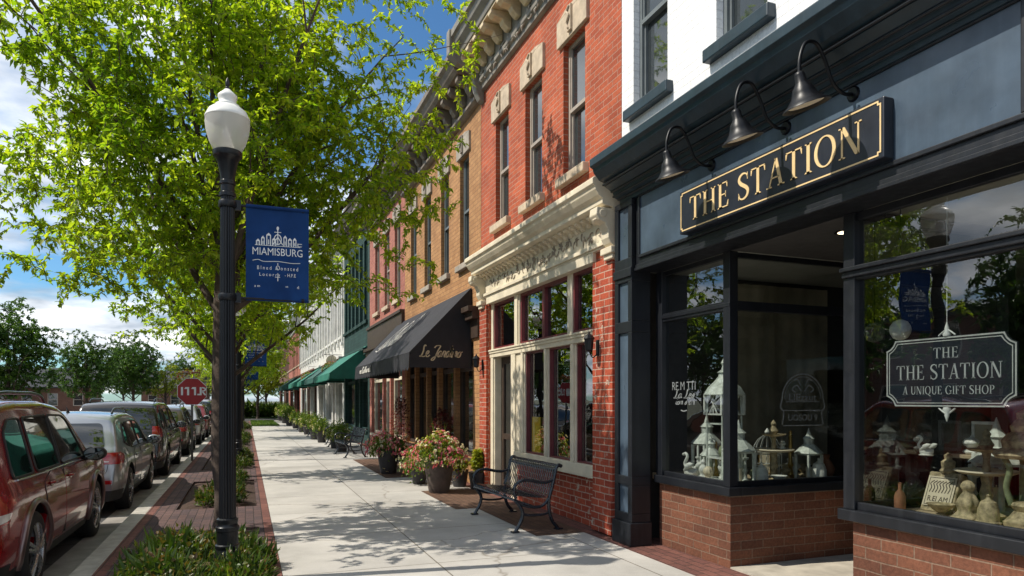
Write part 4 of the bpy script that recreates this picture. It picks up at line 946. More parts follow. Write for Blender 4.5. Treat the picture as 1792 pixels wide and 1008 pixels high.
def hanging_sign():
    yc, zc, x = 3.30, 1.845, 4.50
    org = (x, yc, zc)
    t = thing('window_sign', 'dark scalloped sign with silver border hanging inside the right display window', 'sign', org)
    a, b, k = .47, .245, .085
    def outline(o):
        A, B = a - o, b - o; P = []
        for sx, sy in ((-1, -1), (1, -1), (1, 1), (-1, 1)):
            cx, cy = sx * (a + .012), sy * (b + .012); r = k + o
            arc = [(cx - sx * r * math.cos(R(q)), cy - sy * r * math.sin(R(q))) for q in (0, 18, 36, 54, 72, 90)]
            arc = [(max(-A, min(A, p[0])), max(-B, min(B, p[1]))) for p in arc]
            arc = arc if sx * sy < 0 else arc[::-1]
            arc = arc if sx * sy < 0 else arc
            P += arc
        return P
    O = outline(0)
    mb = MB(org); mb.prism([(yc - p[0], zc + p[1]) for p in O], 'x', x, x + .018); mb.build('board', M['sign_navy'], t)
    fs = []
    for o1, o2 in ((.004, .014), (.026, .032)):
        A, B = outline(o1), outline(o2); n = len(A)
        fs += [[A[i], A[(i + 1) % n], B[(i + 1) % n], B[i]] for i in range(n)]
    o = (x - .0005, yc, zc)
    mb = MB(org); mb.flat(fs, o, UY, UZ, .003); mb.build('border', M['sign_border'], t)
    f = serif_text('THE', .075, 0, .095, space=.1) + serif_text('THE STATION', .105, 0, -.05, width=.76) + serif_text('A UNIQUE GIFT SHOP', .058, 0, -.155, width=.66)
    mb = MB(org); mb.flat(f, o, UY, UZ, .003); mb.build('lettering', M['silver_letter'], t)
    mb = MB(org)
    for s, zb in ((1, zc + b), (-1, zc - b)):
        mb.lathe([(.022, zb), (.028, zb + .015 * s), (.012, zb + .04 * s), (.016, zb + .055 * s), (.002, zb + .10 * s)], (x + .009, yc, 0), 10)
        for u in (-1, 1): mb.tube(catmull([(x + .009, yc, zb + .05 * s), (x + .009, yc + .03 * u, zb + .03 * s), (x + .009, yc + .06 * u, zb + .006 * s)], 4), .006, 6)
    mb.build('finial', M['white_line'], t, smooth=60)
    mb = MB(org); mb.tube([(x + .009, yc, zc + b + .1), (x + .009, yc, 3.05)], .0025, 5); mb.build('cord', M['white_line'], t)
hanging_sign()
def window_decals():
    # faded white lettering on the left front pane and the arched emblem on the recess pane
    x, yc, zc = 4.41, 6.22, 1.74
    f = sans_text('RE M TTI', .13, 0, .02, width=.42) + cursive('La Les', .05, cx=0, y=-.07, width=.36, w=.2) + cursive('ion s an', .04, cx=.02, y=-.14, width=.34, w=.2) + ribbon([(-.05, -.2), (0, -.21), (.06, -.2)], lambda t, d: .012)
    mb = MB((x, yc, zc)); mb.flat(f, (x + .012, yc, zc), UY, UZ, .001); o = mb.build('window_lettering', M['decal'])
    tag(o, 'faded white lettering on the narrow left display pane', 'lettering')
    y, xc, zc = 5.448, 5.33, 1.60
    f = []
    for r, w in ((.27, .012), (.24, .006)):
        f += ribbon([(r * math.cos(R(180 - 18 * i)), .06 + r * .95 * math.sin(R(18 * i))) for i in range(11)], lambda t, d: w)
    f += ribbon([(-.27, .06), (-.29, -.02), (-.25, -.08), (-.27, -.2)], lambda t, d: .012) + ribbon([(.27, .06), (.29, -.02), (.25, -.08), (.27, -.2)], lambda t, d: .012)
    f += [rect(-.26, -.215, .26, -.205), rect(-.22, .03, .22, .036), rect(-.25, -.06, .25, -.052)]
    f += sans_text('LIEzzut', .1, 0, .045, width=.36) + sans_text('UOSOU 9', .09, 0, -.16, width=.38)
    for s in (-1, 1):
        f += ribbon([(.02 * s, .14), (.08 * s, .2), (.14 * s, .16), (.1 * s, .13)], lambda t, d: .012) + ribbon([(.03 * s, .2), (.07 * s, .26), (.12 * s, .25)], lambda t, d: .01)
    mb = MB((xc, y, zc)); mb.flat(f, (xc, y - .002, zc), (1, 0, 0), UZ, .001); o = mb.build('window_lettering', M['decal'])
    tag(o, 'faded arched emblem on the pane facing the shop entrance', 'lettering')
window_decals()
def awning(name, label, y0, y1, zt, zf, zb, proj, mat, x=GX, side_text=None, extra=None, scallop=.06):
    org = (x, (y0 + y1) / 2, zt)
    t = thing('awning', label, 'awning', org, group='shop awnings')
    xf = x - proj; mb = MB(org); n = 14
    rows = 8; vs = []; fs = []
    for i in range(n + 1):
        y = y0 + (y1 - y0) * i / n
        for j in range(rows + 1):
            u = j / rows; s = -.025 * math.sin(math.pi * u) * (0.6 + 0.4 * math.sin(i * 2.2))
            vs.append((x - .02 - (proj - .02) * u, y, zt + (zf - zt) * u + s))
    for i in range(n):
        for j in range(rows): k = i * (rows + 1) + j; fs.append((k, k + 1, k + rows + 2, k + rows + 1))
    mb.add(vs, fs); mb.build('canopy', mat, t, smooth=50)
    mb = MB(org); m = max(8, int((y1 - y0) / .22)); vs = []
    per = 4
    for i in range(m * per + 1):
        y = y0 + (y1 - y0) * i / (m * per)
        vs += [(xf - .004 * math.sin(i * .35), y, zf - .005), (xf - .01 - .012 * math.sin(i * .22), y, zb - (scallop * abs(math.sin(math.pi * i / per)) if scallop else 0))]
    mb.add(vs, [(2 * i, 2 * i + 2, 2 * i + 3, 2 * i + 1) for i in range(m * per)]); mb.build('valance', mat, t, smooth=60)
    for y in (y0, y1):
        mb = MB(org); mb.add([(x - .02, y, zt), (xf, y, zf), (xf, y, zb), (x - .02, y, zb)], [(0, 1, 2, 3)]); mb.build('side_panel', mat, t)
    mb = MB(org)
    for y in (y0 + .02, y1 - .02): mb.tube([(x, y, zb + .06), (xf + .02, y, zb + .06)], .015, 8); mb.tube([(x, y, zt - .04), (xf + .02, y, zf - .04)], .015, 8)
    mb.tube([(xf + .02, y0, zf - .03), (xf + .02, y1, zf - .03)], .015, 8); mb.build('frame', M['black_iron'], t, smooth=50)
    return t, org, xf
t, org, xf = awning('awning', 'large black canvas awning with white script over the bistro windows', 12.78, 19.6, 3.86, 2.56, 2.27, 1.26, M['awning_black'])
mb = MB(org); mb.flat(cursive('Le Jardino', .115, cx=0, y=0, width=.82, w=.2), (3.50, 12.775, 2.48), (1, 0, 0), UZ, .002); mb.build('script', M['script_gold'], t)
mb = MB(org); mb.flat(cursive('ne CaHondi', .085, cx=0, y=0, width=1.75, w=.24), (xf - .02, 17.9, 2.355), UY, UZ, .002); mb.build('script', M['script_white'], t)
sl = Vector((1.24, 0, 1.30)).normalized()
f = []
for k, (a, h, b) in enumerate(((0, 1.0, .25), (.36, .8, .2), (.62, .95, .2), (.9, .7, .25), (1.2, 1.1, .2))):
    f += ribbon([(a - .1, .05), (a + .25, h * .55), (a + .62, h), (a + .72, h * .93), (a + .5, h * .5), (a + .15, .1), (a + .12, 0), (a + .3, .08), (a + .46, .3)], lambda t_, d: .026)
f += ribbon([(-.2, -.02), (.1, -.1), (.4, 0)], lambda t_, d: .024)
mb = MB(org); mb.flat(f, Vector((xf, 17.8, 2.56)) + sl * .5 + Vector((-.03, 0, .03)), Vector(UY) * 1.25, sl * .85, .003); mb.build('script', M['script_white'], t)
awning('awning', 'bright green canvas awning nearest to the black one', 25.2, 31.3, 3.65, 2.62, 2.42, 1.35, M['awning_green'])
awning('awning', 'dark green canvas awning on the white ornate building beside the bright green one', 33.2, 38.4, 3.65, 2.7, 2.5, 1.2, M['awning_dgreen'])
awning('awning', 'green canvas awning under the second half of the white ornate building', 39.6, 43.2, 3.6, 2.7, 2.5, 1.25, M['awning_green'])
awning('awning', 'distant green canvas awning below the rounded pediment', 45.5, 51.5, 3.6, 2.75, 2.5, 1.3, M['awning_green'])
awning('awning', 'farthest dark green awning down the shop row', 60, 67, 3.7, 2.8, 2.5, 1.3, M['awning_dgreen'])
def sconce(x, y, z, label):
    org = (x, y, z); t = thing('wall_lantern', label, 'wall lantern', org, group='wall lanterns on the brick piers')
    mb = MB(org); mb.box(x - .02, x, y - .03, y + .03, z - .1, z + .1); mb.tube(catmull([(x, y, z - .06), (x - .08, y, z - .12), (x - .13, y, z - .03)], 4), .009, 6); mb.build('bracket', M['black_iron'], t, bevel=.004)
    mb = MB(org); mb.lathe([(.03, z - .05), (.05, z - .03), (.062, z + .10), (.075, z + .11), (.05, z + .15), (.02, z + .17), (.008, z + .2)], (x - .13, y, 0), 8); mb.build('lantern_body', M['black_iron'], t)
sconce(4.10, 7.55, 2.3, 'small black lantern on the red pier beside the navy pilaster')
sconce(4.10, 12.0, 2.3, 'small black lantern on the red pier beside the black awning')
def blade_sign(x, y, z, label):
    org = (x, y, z); t = thing('hanging_shop_sign', label, 'sign', org)
    mb = MB(org); mb.tube([(x, y, z + .45), (x - .75, y, z + .45)], .015, 6); mb.tube(catmull([(x, y, z + .2), (x - .2, y, z + .3), (x - .35, y, z + .44)], 4), .012, 6); mb.build('bracket', M['black_iron'], t)
    mb = MB(org); mb.prism([(x - .4 + .26 * math.cos(R(15 * i)), z + .17 + .26 * math.sin(R(15 * i))) for i in range(24)], 'y', y - .02, y + .02); mb.build('disc', M['cream'], t)
blade_sign(4.12, 32.6, 3.3, 'small round pale sign hanging between the green awnings')

# ------------------------------------------------------------------ bench
def make_bench(name, label, group=None):
    """local frame: front edge towards -X, length along Y; leg feet at z = 0"""
    L = 1.46; hy = L / 2
    t = thing(name, label, 'bench', (0, 0, 0), group=group)
    seat = [(-.27, .395), (-.285, .42), (-.26, .445), (-.15, .435), (0, .415), (.1, .405), (.17, .415), (.205, .45)]
    back = [(.205, .45), (.235, .55), (.26, .65), (.285, .75), (.305, .80), (.345, .82), (.375, .80)]
    def slats(prof, name):
        mb = MB(); P = catmull([(p[0], 0, p[1]) for p in prof], 4); n = 25
        for i in range(n):
            y = -hy + .06 + (L - .12) * i / (n - 1); w = .0115; vs = []
            for q in P: vs += [(q.x, y - w, q.z), (q.x, y + w, q.z)]
            k = len(P)
            nrm = []
            for j in range(k):
                d = (P[min(j + 1, k - 1)] - P[max(j - 1, 0)]).normalized(); nv = Vector((-d.z, 0, d.x)) * .005
                nrm += [tuple(Vector(vs[2 * j]) + nv), tuple(Vector(vs[2 * j + 1]) + nv)]
            fs = []
            for j in range(k - 1):
                a = 2 * j; fs += [(a, a + 2, a + 3, a + 1), (2 * k + a, 2 * k + a + 1, 2 * k + a + 3, 2 * k + a + 2), (a, 2 * k + a, 2 * k + a + 2, a + 2), (a + 1, a + 3, 2 * k + a + 3, 2 * k + a + 1)]
            mb.add(vs + nrm, fs)
        return mb
    s = slats(seat, 'seat'); s.tube([(-.275, -hy, .40), (-.275, hy, .40)], .014, 8); s.build('seat', M['bench_iron'], t)
    b = slats(back, 'back'); b.tube([(.37, -hy, .80), (.37, hy, .80)], .018, 10); b.box(.285, .30, -hy, hy, .735, .785); b.build('backrest', M['bench_iron'], t)
    for y in (-hy, hy):
        mb = MB()
        fl = [(-.27, .40), (-.22, .34), (-.17, .25), (-.19, .14), (-.25, .04), (-.27, 0)]
        rl = [(.375, .80), (.33, .815), (.30, .78), (.27, .66), (.235, .52), (.20, .40), (.20, .25), (.24, .12), (.31, .03), (.33, 0)]
        sr = [(-.27, .40), (-.15, .33), (.0, .30), (.12, .32), (.21, .42)]
        br = [(-.17, .22), (-.05, .20), (.1, .2), (.2, .22)]
        for pr, r in ((fl, .024), (rl, .024), (sr, .02), (br, .016)): mb.tube(catmull([(p[0], y, p[1]) for p in pr], 5), r, 8)
        mb.box(-.32, -.225, y - .035, y + .035, 0, .02); mb.box(.28, .38, y - .035, y + .035, 0, .02)
        mb.build('side_frame', M['bench_iron'], t, smooth=50)
        mb = MB(); mb.tube(catmull([(-.26, y, .42), (-.285, y, .50), (-.27, y, .58), (-.2, y, .635), (-.1, y, .645), (.05, y, .615), (.16, y, .605), (.25, y, .63)], 5), .021, 8); mb.build('armrest', M['bench_iron'], t, smooth=50)
    mb = MB(); mb.tube([(.0, -hy, .30), (.0, hy, .30)], .014, 8); mb.build('stretcher', M['bench_iron'], t)
    return t
bench = make_bench('park_bench', 'black slatted metal bench in front of the red brick storefront', 'slatted benches along the shop fronts')
bench.location = (3.36, 8.62, 0.004); bench.rotation_euler = (0, 0, R(2))
for (x, y, rz, lb) in ((2.85, 20.6, 4, 'black metal bench just beyond the pink flower pot'), (3.0, 25.4, -3, 'black metal bench under the bright green awning'), (2.9, 31.5, 2, 'black metal bench between the green planters before the white building'), (2.9, 38.6, 0, 'farthest black metal bench by the white building')):
    c = copy_tree(bench); c.location = (x, y, 0.0); c.rotation_euler = (0, 0, R(rz)); c['label'] = lb

# ------------------------------------------------------------------ foliage helpers
def leaves_np(P, D, L, W, rng, fold=0.25, droop=0.35, jitter=0.6):
    """pointed folded leaves at points P growing roughly along D"""
    n = len(P); P = np.asarray(P, float); D = np.asarray(D, float)
    D = D + rng.normal(0, jitter, (n, 3)); D[:, 2] -= droop; D /= np.linalg.norm(D, axis=1)[:, None] + 1e-9
    up = np.tile([0, 0, 1.0], (n, 1)) + rng.normal(0, .35, (n, 3))
    S = np.cross(D, up); S /= np.linalg.norm(S, axis=1)[:, None] + 1e-9
    N = np.cross(S, D)
    l = L * rng.uniform(.5, 1.25, n)[:, None]; w = W * rng.uniform(.6, 1.2, n)[:, None]
    a = P; m = P + D * l * .42; t = P + D * l - N * l * .12
    b = m + S * w / 2 + N * w * fold; c = m - S * w / 2 + N * w * fold
    V = np.stack([a, b, t, c, m], 1).reshape(-1, 3)
    k = np.arange(n)[:, None] * 5
    F = np.concatenate([k + np.array([[0, 4, 1]]), k + np.array([[4, 2, 1]]), k + np.array([[0, 3, 4]]), k + np.array([[4, 3, 2]])], 0)
    return V, F
def blades_np(base, D, L, W, rng, seg=3):
    """strap leaves that arch over"""
    n = len(base); base = np.asarray(base, float); D = np.asarray(D, float); D /= np.linalg.norm(D, axis=1)[:, None]
    S = np.cross(D, np.tile([0, 0, 1.0], (n, 1)) + rng.normal(0, .3, (n, 3))); S /= np.linalg.norm(S, axis=1)[:, None] + 1e-9
    l = L * rng.uniform(.6, 1.15, n)[:, None]; w = W * rng.uniform(.7, 1.2, n)[:, None]; rows = []
    for i in range(seg + 1):
        u = i / seg; c = base + D * l * u; c[:, 2] -= (l[:, 0] * .55 * u * u) * np.clip(1.05 - D[:, 2], .1, 1)
        ww = w * (1 - u ** 2.2) * .5 + .0005
        rows += [c - S * ww, c + S * ww]
    V = np.stack(rows, 1).reshape(-1, 3); k = np.arange(n)[:, None] * (2 * seg + 2)
    F = np.concatenate([k + np.array([[2 * i, 2 * i + 1, 2 * i + 3, 2 * i + 2]]) for i in range(seg)], 0)
    return V, F
def make_tree(name, label, seed, H=8.2, Rr=3.05, zc=5.0, fork=1.75, rt=.13, nlimb=11, ntw=1500, lpt=16, L=.105, W=.05, mat='leaf', ysq=.82, cut=None, rz=3.3, group=None, cat='tree', low=1.0, lobes=.18, elev=34, dip=0.0):
    """trunk, ascending limbs and twigs that reach for points of an uneven crown; leaves sit along the twigs"""
    rnd = random.Random(seed); rng = np.random.default_rng(seed)
    t = thing(name, label, cat, (0, 0, 0), group=group)
    wood = MB(); nodes = []; nd = []
    trunk = catmull([(0, 0, -.05), (.02, .01, .5), (-.02, .02, 1.1), (.01, 0, fork), (0.03, .02, fork + .6), (0, 0, fork + 1.6), (-.03, .03, zc + rz * .5)], 5)
    n = len(trunk); wood.tube(trunk, [rt * (1.35 if i == 0 else 1.12 if i == 1 else 1) * (1 - .75 * max(0, (p.z - fork) / (zc + rz * .5 - fork))) for i, p in enumerate(trunk)], 10)
    for p in trunk[len(trunk) // 2:]: nodes.append(p); nd.append(Vector((0, 0, 1)))
    for k in range(nlimb):
        az = 2 * math.pi * (k * .381966 * 1.0) + rnd.uniform(-.25, .25); f = k / (nlimb - 1)
        el = R(elev + (78 - elev) * f + rnd.uniform(-5, 5)); z0 = fork - .25 + 1.3 * f + rnd.uniform(-.1, .1)
        ln = (Rr * 1.02) / max(math.cos(el), .62) * rnd.uniform(.8, 1.0)
        d = Vector((math.cos(az) * math.cos(el), math.sin(az) * math.cos(el) * ysq, math.sin(el)))
        p = Vector((0, 0, z0)); pts = [p.copy()]
        for i in range(9):
            d = (d + Vector((rnd.uniform(-.09, .09), rnd.uniform(-.09, .09), .035 if el < .9 else 0))).normalized(); p = p + d * ln / 9; pts.append(p.copy())
        rl = rt * (.40 - .14 * f); wood.tube(pts, [rl * (1 - .85 * i / 9) for i in range(10)], 7)
        for i in range(3, 10): nodes.append(pts[i]); nd.append(d)
        for i in (2, 3, 4, 5, 6, 7, 8):               # secondary limbs
            if rnd.random() < .2: continue
            s = (Vector((rnd.uniform(-1, 1), rnd.uniform(-1, 1), rnd.uniform(-.2, .9))).normalized() * .75 + d).normalized()
            q = pts[i].copy(); sp = [q.copy()]; sl = ln * rnd.uniform(.22, .4)
            for j in range(5):
                s = (s + Vector((rnd.uniform(-.15, .15), rnd.uniform(-.15, .15), rnd.uniform(-.08, .12)))).normalized(); q = q + s * sl / 5; sp.append(q.copy())
            wood.tube(sp, [rl * .42 * (1 - .8 * j / 5) * (1 - .06 * i) for j in range(6)], 5, cap=False)
            for j in range(1, 6): nodes.append(sp[j]); nd.append(s)
    NP = np.array([tuple(p) for p in nodes])
    ph = rng.uniform(0, 6.28, 6)
    T = []; tries = 0
    while len(T) < ntw and tries < ntw * 12:
        tries += 1
        v = rng.normal(0, 1, 3); v /= np.linalg.norm(v)
        rr = rng.uniform(.10, 1) ** (1 / 2.1)
        a = math.atan2(v[1], v[0])
        lump = 1 + lobes * math.sin(3 * a + ph[0] + 2 * v[2]) + lobes * .8 * math.sin(5 * a + ph[1] - 4 * v[2]) + lobes * .7 * math.sin(7 * v[2] + ph[2] + a * 2)
        q = np.array([v[0] * Rr, v[1] * Rr * ysq, v[2] * rz * (low if v[2] < 0 else 1)]) * rr * lump * .88 + np.array([0, 0, zc])
        hr = math.hypot(q[0], q[1])
        if q[2] < fork + .45 - dip or q[2] < fork + .95 - dip - .5 * hr: continue
        if cut and not cut(q): continue
        cl = math.sin(q[0] * 2.3 + ph[3]) * math.sin(q[1] * 2.6 + ph[4]) * math.sin(q[2] * 2.2 + ph[5])
        if cl < -.15 and rng.random() < .8: continue       # pockets of sky between clumps
        T.append(q)
    T = np.array(T); K = len(T)
    dmin = np.min(np.linalg.norm(T[:, None, :] - NP[None], axis=2), axis=1)
    T = T[np.argsort(dmin)]
    allp = np.empty((len(NP) + 2 * K, 3)); cnt = len(NP); allp[:cnt] = NP
    P, D = [], []; tw = MB()
    for q in T:                                             # every twig grows from the nearest wood already there
        ap = allp[:cnt]
        dd = np.linalg.norm(ap - q, axis=1) + .35 * np.maximum(0, ap[:, 2] - q[2]); i = int(np.argmin(dd))
        p0 = Vector(ap[i]); p1 = Vector(q); ln = (p1 - p0).length
        if ln < .22: p1 = p0 + (p1 - p0 + Vector((rnd.uniform(-.02, .02), rnd.uniform(-.02, .02), .01))).normalized() * .26; ln = .26
        mid = (p0 + p1) / 2 + Vector((rnd.uniform(-.12, .12), rnd.uniform(-.12, .12), .07)) * ln
        tip = p1 + Vector((rnd.uniform(-.08, .08), rnd.uniform(-.08, .08), -.05))
        pts = [p0, p0.lerp(mid, .6) + Vector((0, 0, .02)), mid.lerp(p1, .45), tip]
        k0 = .55 + .5 * min(ln, 1.2); tw.tube(pts, [.009 * k0, .007 * k0, .005 * k0, .0025], 3, cap=False)
        allp[cnt] = pts[2]; allp[cnt + 1] = tip; cnt += 2
        dirv = np.array(tip - p0); dirv /= np.linalg.norm(dirv)
        for k in range(lpt):
            u = 0.06 + .94 * (k + rng.random()) / lpt
            b = pts[0].lerp(pts[1], u / .3) if u < .3 else pts[1].lerp(pts[2], (u - .3) / .35) if u < .65 else pts[2].lerp(pts[3], (u - .65) / .35)
            sd = np.cross(dirv, [0, 0, 1]); sg = 1 if k % 2 else -1
            P.append(tuple(b)); D.append(dirv * .55 + sd * sg * .9 + rng.normal(0, .25, 3))
    wood.v += []; 
    b = len(wood.v); wood.v += tw.v; wood.f += [tuple(b + i for i in f) for f in tw.f]; wood.m += tw.m
    wood.build('trunk', M['bark'], t, smooth=60)
    V, F = leaves_np(P, D, L, W, rng)
    np_mesh('crown', V, F, M[mat], t)
    return t
# ------------------------------------------------------------------ trees
def nearcut(q):
    if q[1] < -2.1: return False
    if q[0] < -1.0 and q[2] > 4.4 + (q[0] + 3.1) * 1.8: return False
    if q[1] < -1.2 and abs(q[0] - .2) < .75 and q[2] < 3.7: return False
    if q[0] > .7 and q[2] < 2.9 + .1 * q[0]: return False
    return True
TX = -0.26
near = make_tree('street_tree', 'nearest broad leafy street tree with bright yellow green leaves right behind the lamp post', 11, H=9, Rr=2.95, zc=4.85, rz=3.6, fork=2.85, elev=38, ntw=3600, lpt=21, L=.092, W=.045, dip=.35, cut=nearcut, ysq=.78, low=.98, lobes=.22, group='street trees along the kerb')
near.location = (TX, 9.25, 0)
mid = make_tree('street_tree', 'second street tree beyond the lamp post, seen under the nearest crown', 5, Rr=2.6, zc=4.6, rz=2.9, fork=2.3, ntw=1300, lpt=16, L=.12, W=.06, mat='leaf', group='street trees along the kerb')
mid.location = (TX - .1, 15.9, 0)
names = ['third', 'fourth', 'fifth', 'sixth', 'seventh', 'eighth', 'ninth']
for k in range(7):
    c = copy_tree(mid); s = [1.0, .95, 1.05, .9, 1.0, 1.1, 1.0][k]
    c.location = (TX - .1 + .1 * (k % 2), 23.6 + 7.6 * k + (k * 37 % 5) * .2, 0); c.rotation_euler = (0, 0, k * 1.9 + .7); c.scale = (s, s, s)
    c['label'] = names[k] + ' street tree from the lamp post in the kerbside row'
yt = make_tree('street_tree', 'yellow green tree standing by the far end of the sidewalk', 21, Rr=3.0, zc=4.2, rz=3.0, ntw=500, lpt=14, L=.2, W=.11, mat='leaf_yellow', group='street trees along the kerb', nlimb=9)
yt.location = (1.0, 66, 0)
for x, y, s, lb in ((-2.5, 118, 1.5, 'yellow green tree closing the far end of the road'), (2.6, 100, 1.2, 'yellow green tree far off near the last shop'), (-10.2, 104, 1.15, 'low yellow green tree behind the stop sign'), (-6.5, 128, 1.3, 'yellow green tree in the distance beside the grey roof')):
    c = copy_tree(yt); c.location = (x, y, -.13); c.scale = (s, s, s * .9); c.rotation_euler = (0, 0, x); c['label'] = lb
dk = make_tree('broadleaf_tree', 'large dark green tree at the left edge across the street', 33, Rr=3.1, zc=4.7, rz=3.6, fork=1.4, ntw=1500, lpt=15, L=.2, W=.12, mat='leaf_dark', group='trees across the street', ysq=1, nlimb=12)
dk.location = (-12.7, 47, -.02); dk.scale = (.92, .92, .92)
for x, y, s, rz, lb in ((-14.1, 75, 1.0, 1.2, 'left one of the two dark green trees side by side across the street'), (-13.8, 102, 1.3, 3.6, 'right one of the two dark green trees side by side across the street'),
                        (-16.0, 33, .98, 4.4, 'dark green tree across the street reflected in the bistro windows'), (-14.4, 22.5, 1.05, 2.1, 'dark green tree across the street reflected in the red storefront'),
                        (-14.2, 13.2, .95, .3, 'dark green tree across the street reflected in the narrow display pane'), (-14.5, 5.2, 1.1, 5.2, 'dark green tree across the street reflected in the wide display window'), (-13.8, -2.5, 1.0, 3.0, 'dark green tree across the street facing the shop sign')):
    c = copy_tree(dk); c.location = (x, y, -.02); c.scale = (s, s, s); c.rotation_euler = (0, 0, rz); c['label'] = lb

for x, y, s, lb in ((-22, 150, 1.5, 'leftmost dark tree of the far tree line beyond the cars'), (-12, 158, 1.4, 'dark tree of the far tree line left of the road end'), (-3, 150, 1.5, 'dark tree of the far tree line straight down the sidewalk'), (7, 156, 1.5, 'rightmost dark tree of the far tree line behind the last shop'), (-30, 92, 1.2, 'dark tree far behind the house between the trees')):
    c = copy_tree(dk); c.location = (x, y, -.1); c.scale = (s, s, s); c.rotation_euler = (0, 0, x); c['label'] = lb

# ------------------------------------------------------------------ shrubs in the kerbside beds
def make_shrub(name, label, seed, n=380, r=.36, h=.42, L=.3, W=.018, mat='shrub', group='shrubs in the kerbside beds', dry=60):
    rng = np.random.default_rng(seed); t = thing(name, label, 'shrub', (0, 0, 0), group=group)
    def pts(n, k=1):
        a = rng.uniform(0, 6.283, n); q = np.sqrt(rng.random(n)) * r
        b = np.stack([q * np.cos(a), q * np.sin(a), rng.uniform(0, h * .55, n) * (1 - (q / r) ** 2 * .6)], 1)
        el = np.clip(rng.normal(.95, .35, n), .15, 1.5); a2 = a + rng.normal(0, .8, n)
        d = np.stack([np.cos(a2) * np.cos(el), np.sin(a2) * np.cos(el), np.sin(el)], 1); return b, d
    b, d = pts(n); V, F = blades_np(b, d, L, W, rng); np_mesh('foliage', V, F, M[mat], t)
    # short broad leaves filling the middle
    b, d = pts(n); V, F = leaves_np(b, d, L * .5, W * 1.6, rng, droop=-.1); np_mesh('inner_foliage', V, F, M[mat], t)
    if dry:
        b, d = pts(dry); V, F = leaves_np(b + [0, 0, .05], d, L * .35, W * 1.6, rng, droop=0); np_mesh('dry_leaves', V, F, M['shrub_brown'], t)
    return t
sh = make_shrub('leafy_shrub', 'leafy shrub at the left front of the lamp post bed', 3, n=330, r=.38, h=.55, L=.16, W=.026, dry=300)
sh.location = (-.66, 6.25, 0); sh.scale = (1.0, 1.0, 1.2)
for x, y, s, rz, lb in ((-.66, 7.0, 1.05, 1.1, 'leafy shrub at the left side of the bed behind the first shrub'), (-.62, 7.62, .9, 2.0, 'leafy shrub at the back left corner of the lamp post bed'), (-.20, 7.75, .8, 3.2, 'leafy shrub directly behind the lamp post against the trunk'),
                       (-.04, 7.15, .85, 4.0, 'leafy shrub right of the lamp post near the bed edge'), (-.06, 6.45, .8, 5.1, 'leafy shrub at the right front of the lamp post bed'), (-.82, 5.75, .7, .4, 'small leafy shrub at the nearest left corner of the bed')):
    c = copy_tree(sh); c.location = (x, y, 0); c.scale = (s, s, s * 1.2); c.rotation_euler = (0, 0, rz); c['label'] = lb
gr = make_shrub('grass_clump', 'bright strap leaved grass clump at the foot of the lamp post', 8, n=150, r=.16, h=.1, L=.34, W=.016, mat='plant', dry=0, group='grass clumps round the lamp post')
gr.location = (-.05, 6.35, 0)
for x, y, s, rz, lb in ((-.40, 6.5, .9, 1, 'bright grass clump on the left of the lamp post foot'), (-.22, 6.0, .8, 2.4, 'bright grass clump in front of the lamp post foot')):
    c = copy_tree(gr); c.location = (x, y, 0); c.scale = (s, s, s); c.rotation_euler = (0, 0, rz); c['label'] = lb
rs = random.Random(77); i = 0
for (q0, q1), n in zip(BEDS[2:], (3, 3, 3, 3, 3)):
    for k in range(n):
        c = copy_tree(sh); s = rs.uniform(.7, 1.05); y = q0 + .4 + (q1 - q0 - .8) * k / (n - 1)
        c.location = (-.22 + rs.uniform(-.3, .16), y, 0); c.scale = (s, s, s * rs.uniform(1, 1.35)); c.rotation_euler = (0, 0, rs.uniform(0, 6)); i += 1
        bed = ['first bed beyond the lamp post', 'second bed beyond the lamp post', 'third bed beyond the lamp post', 'fourth bed beyond the lamp post', 'last kerbside bed'][BEDS[2:].index((q0, q1))]
        c['label'] = ['nearest', 'middle', 'farthest'][k] + ' shrub in the ' + bed
hd = make_shrub('leafy_shrub', 'round green bush at the left of the crossing beyond the walk', 12, n=420, r=.4, h=.6, L=.2, W=.05, group='bushes beyond the crossing'); hd.location = (-.9, 71, 0); hd.scale = (3.4, 2.6, 4.0)
for x, y, s, lb in ((.7, 72.0, 4.0, 'green bush straight at the end of the walk beyond the crossing'), (2.2, 71.5, 3.7, 'green bush right of the middle beyond the crossing'), (3.4, 72, 3.4, 'green bush beside the shop wall beyond the crossing')):
    c = copy_tree(hd); c.location = (x, y, 0); c.scale = (s, s, s); c.rotation_euler = (0, 0, x); c['label'] = lb
# grass patch at the end of the walk
def grass_patch():
    rng = np.random.default_rng(2); n = 7000
    b = np.stack([rng.uniform(.35, 2.0, n), rng.uniform(46, 57, n), np.zeros(n)], 1); d = rng.normal(0, .4, (n, 3)); d[:, 2] = 1
    V, F = blades_np(b, d, .12, .03, rng, 2); o = np_mesh('grass', V, F, M['grass']); o['kind'] = 'stuff'
    mb = MB(); mb.quad((.33, 46, .005), (2.0, 46, .005), (2.0, 57, .005), (.33, 57, .005)); struct('lawn_soil', mb, M['far_ground'])
grass_patch()

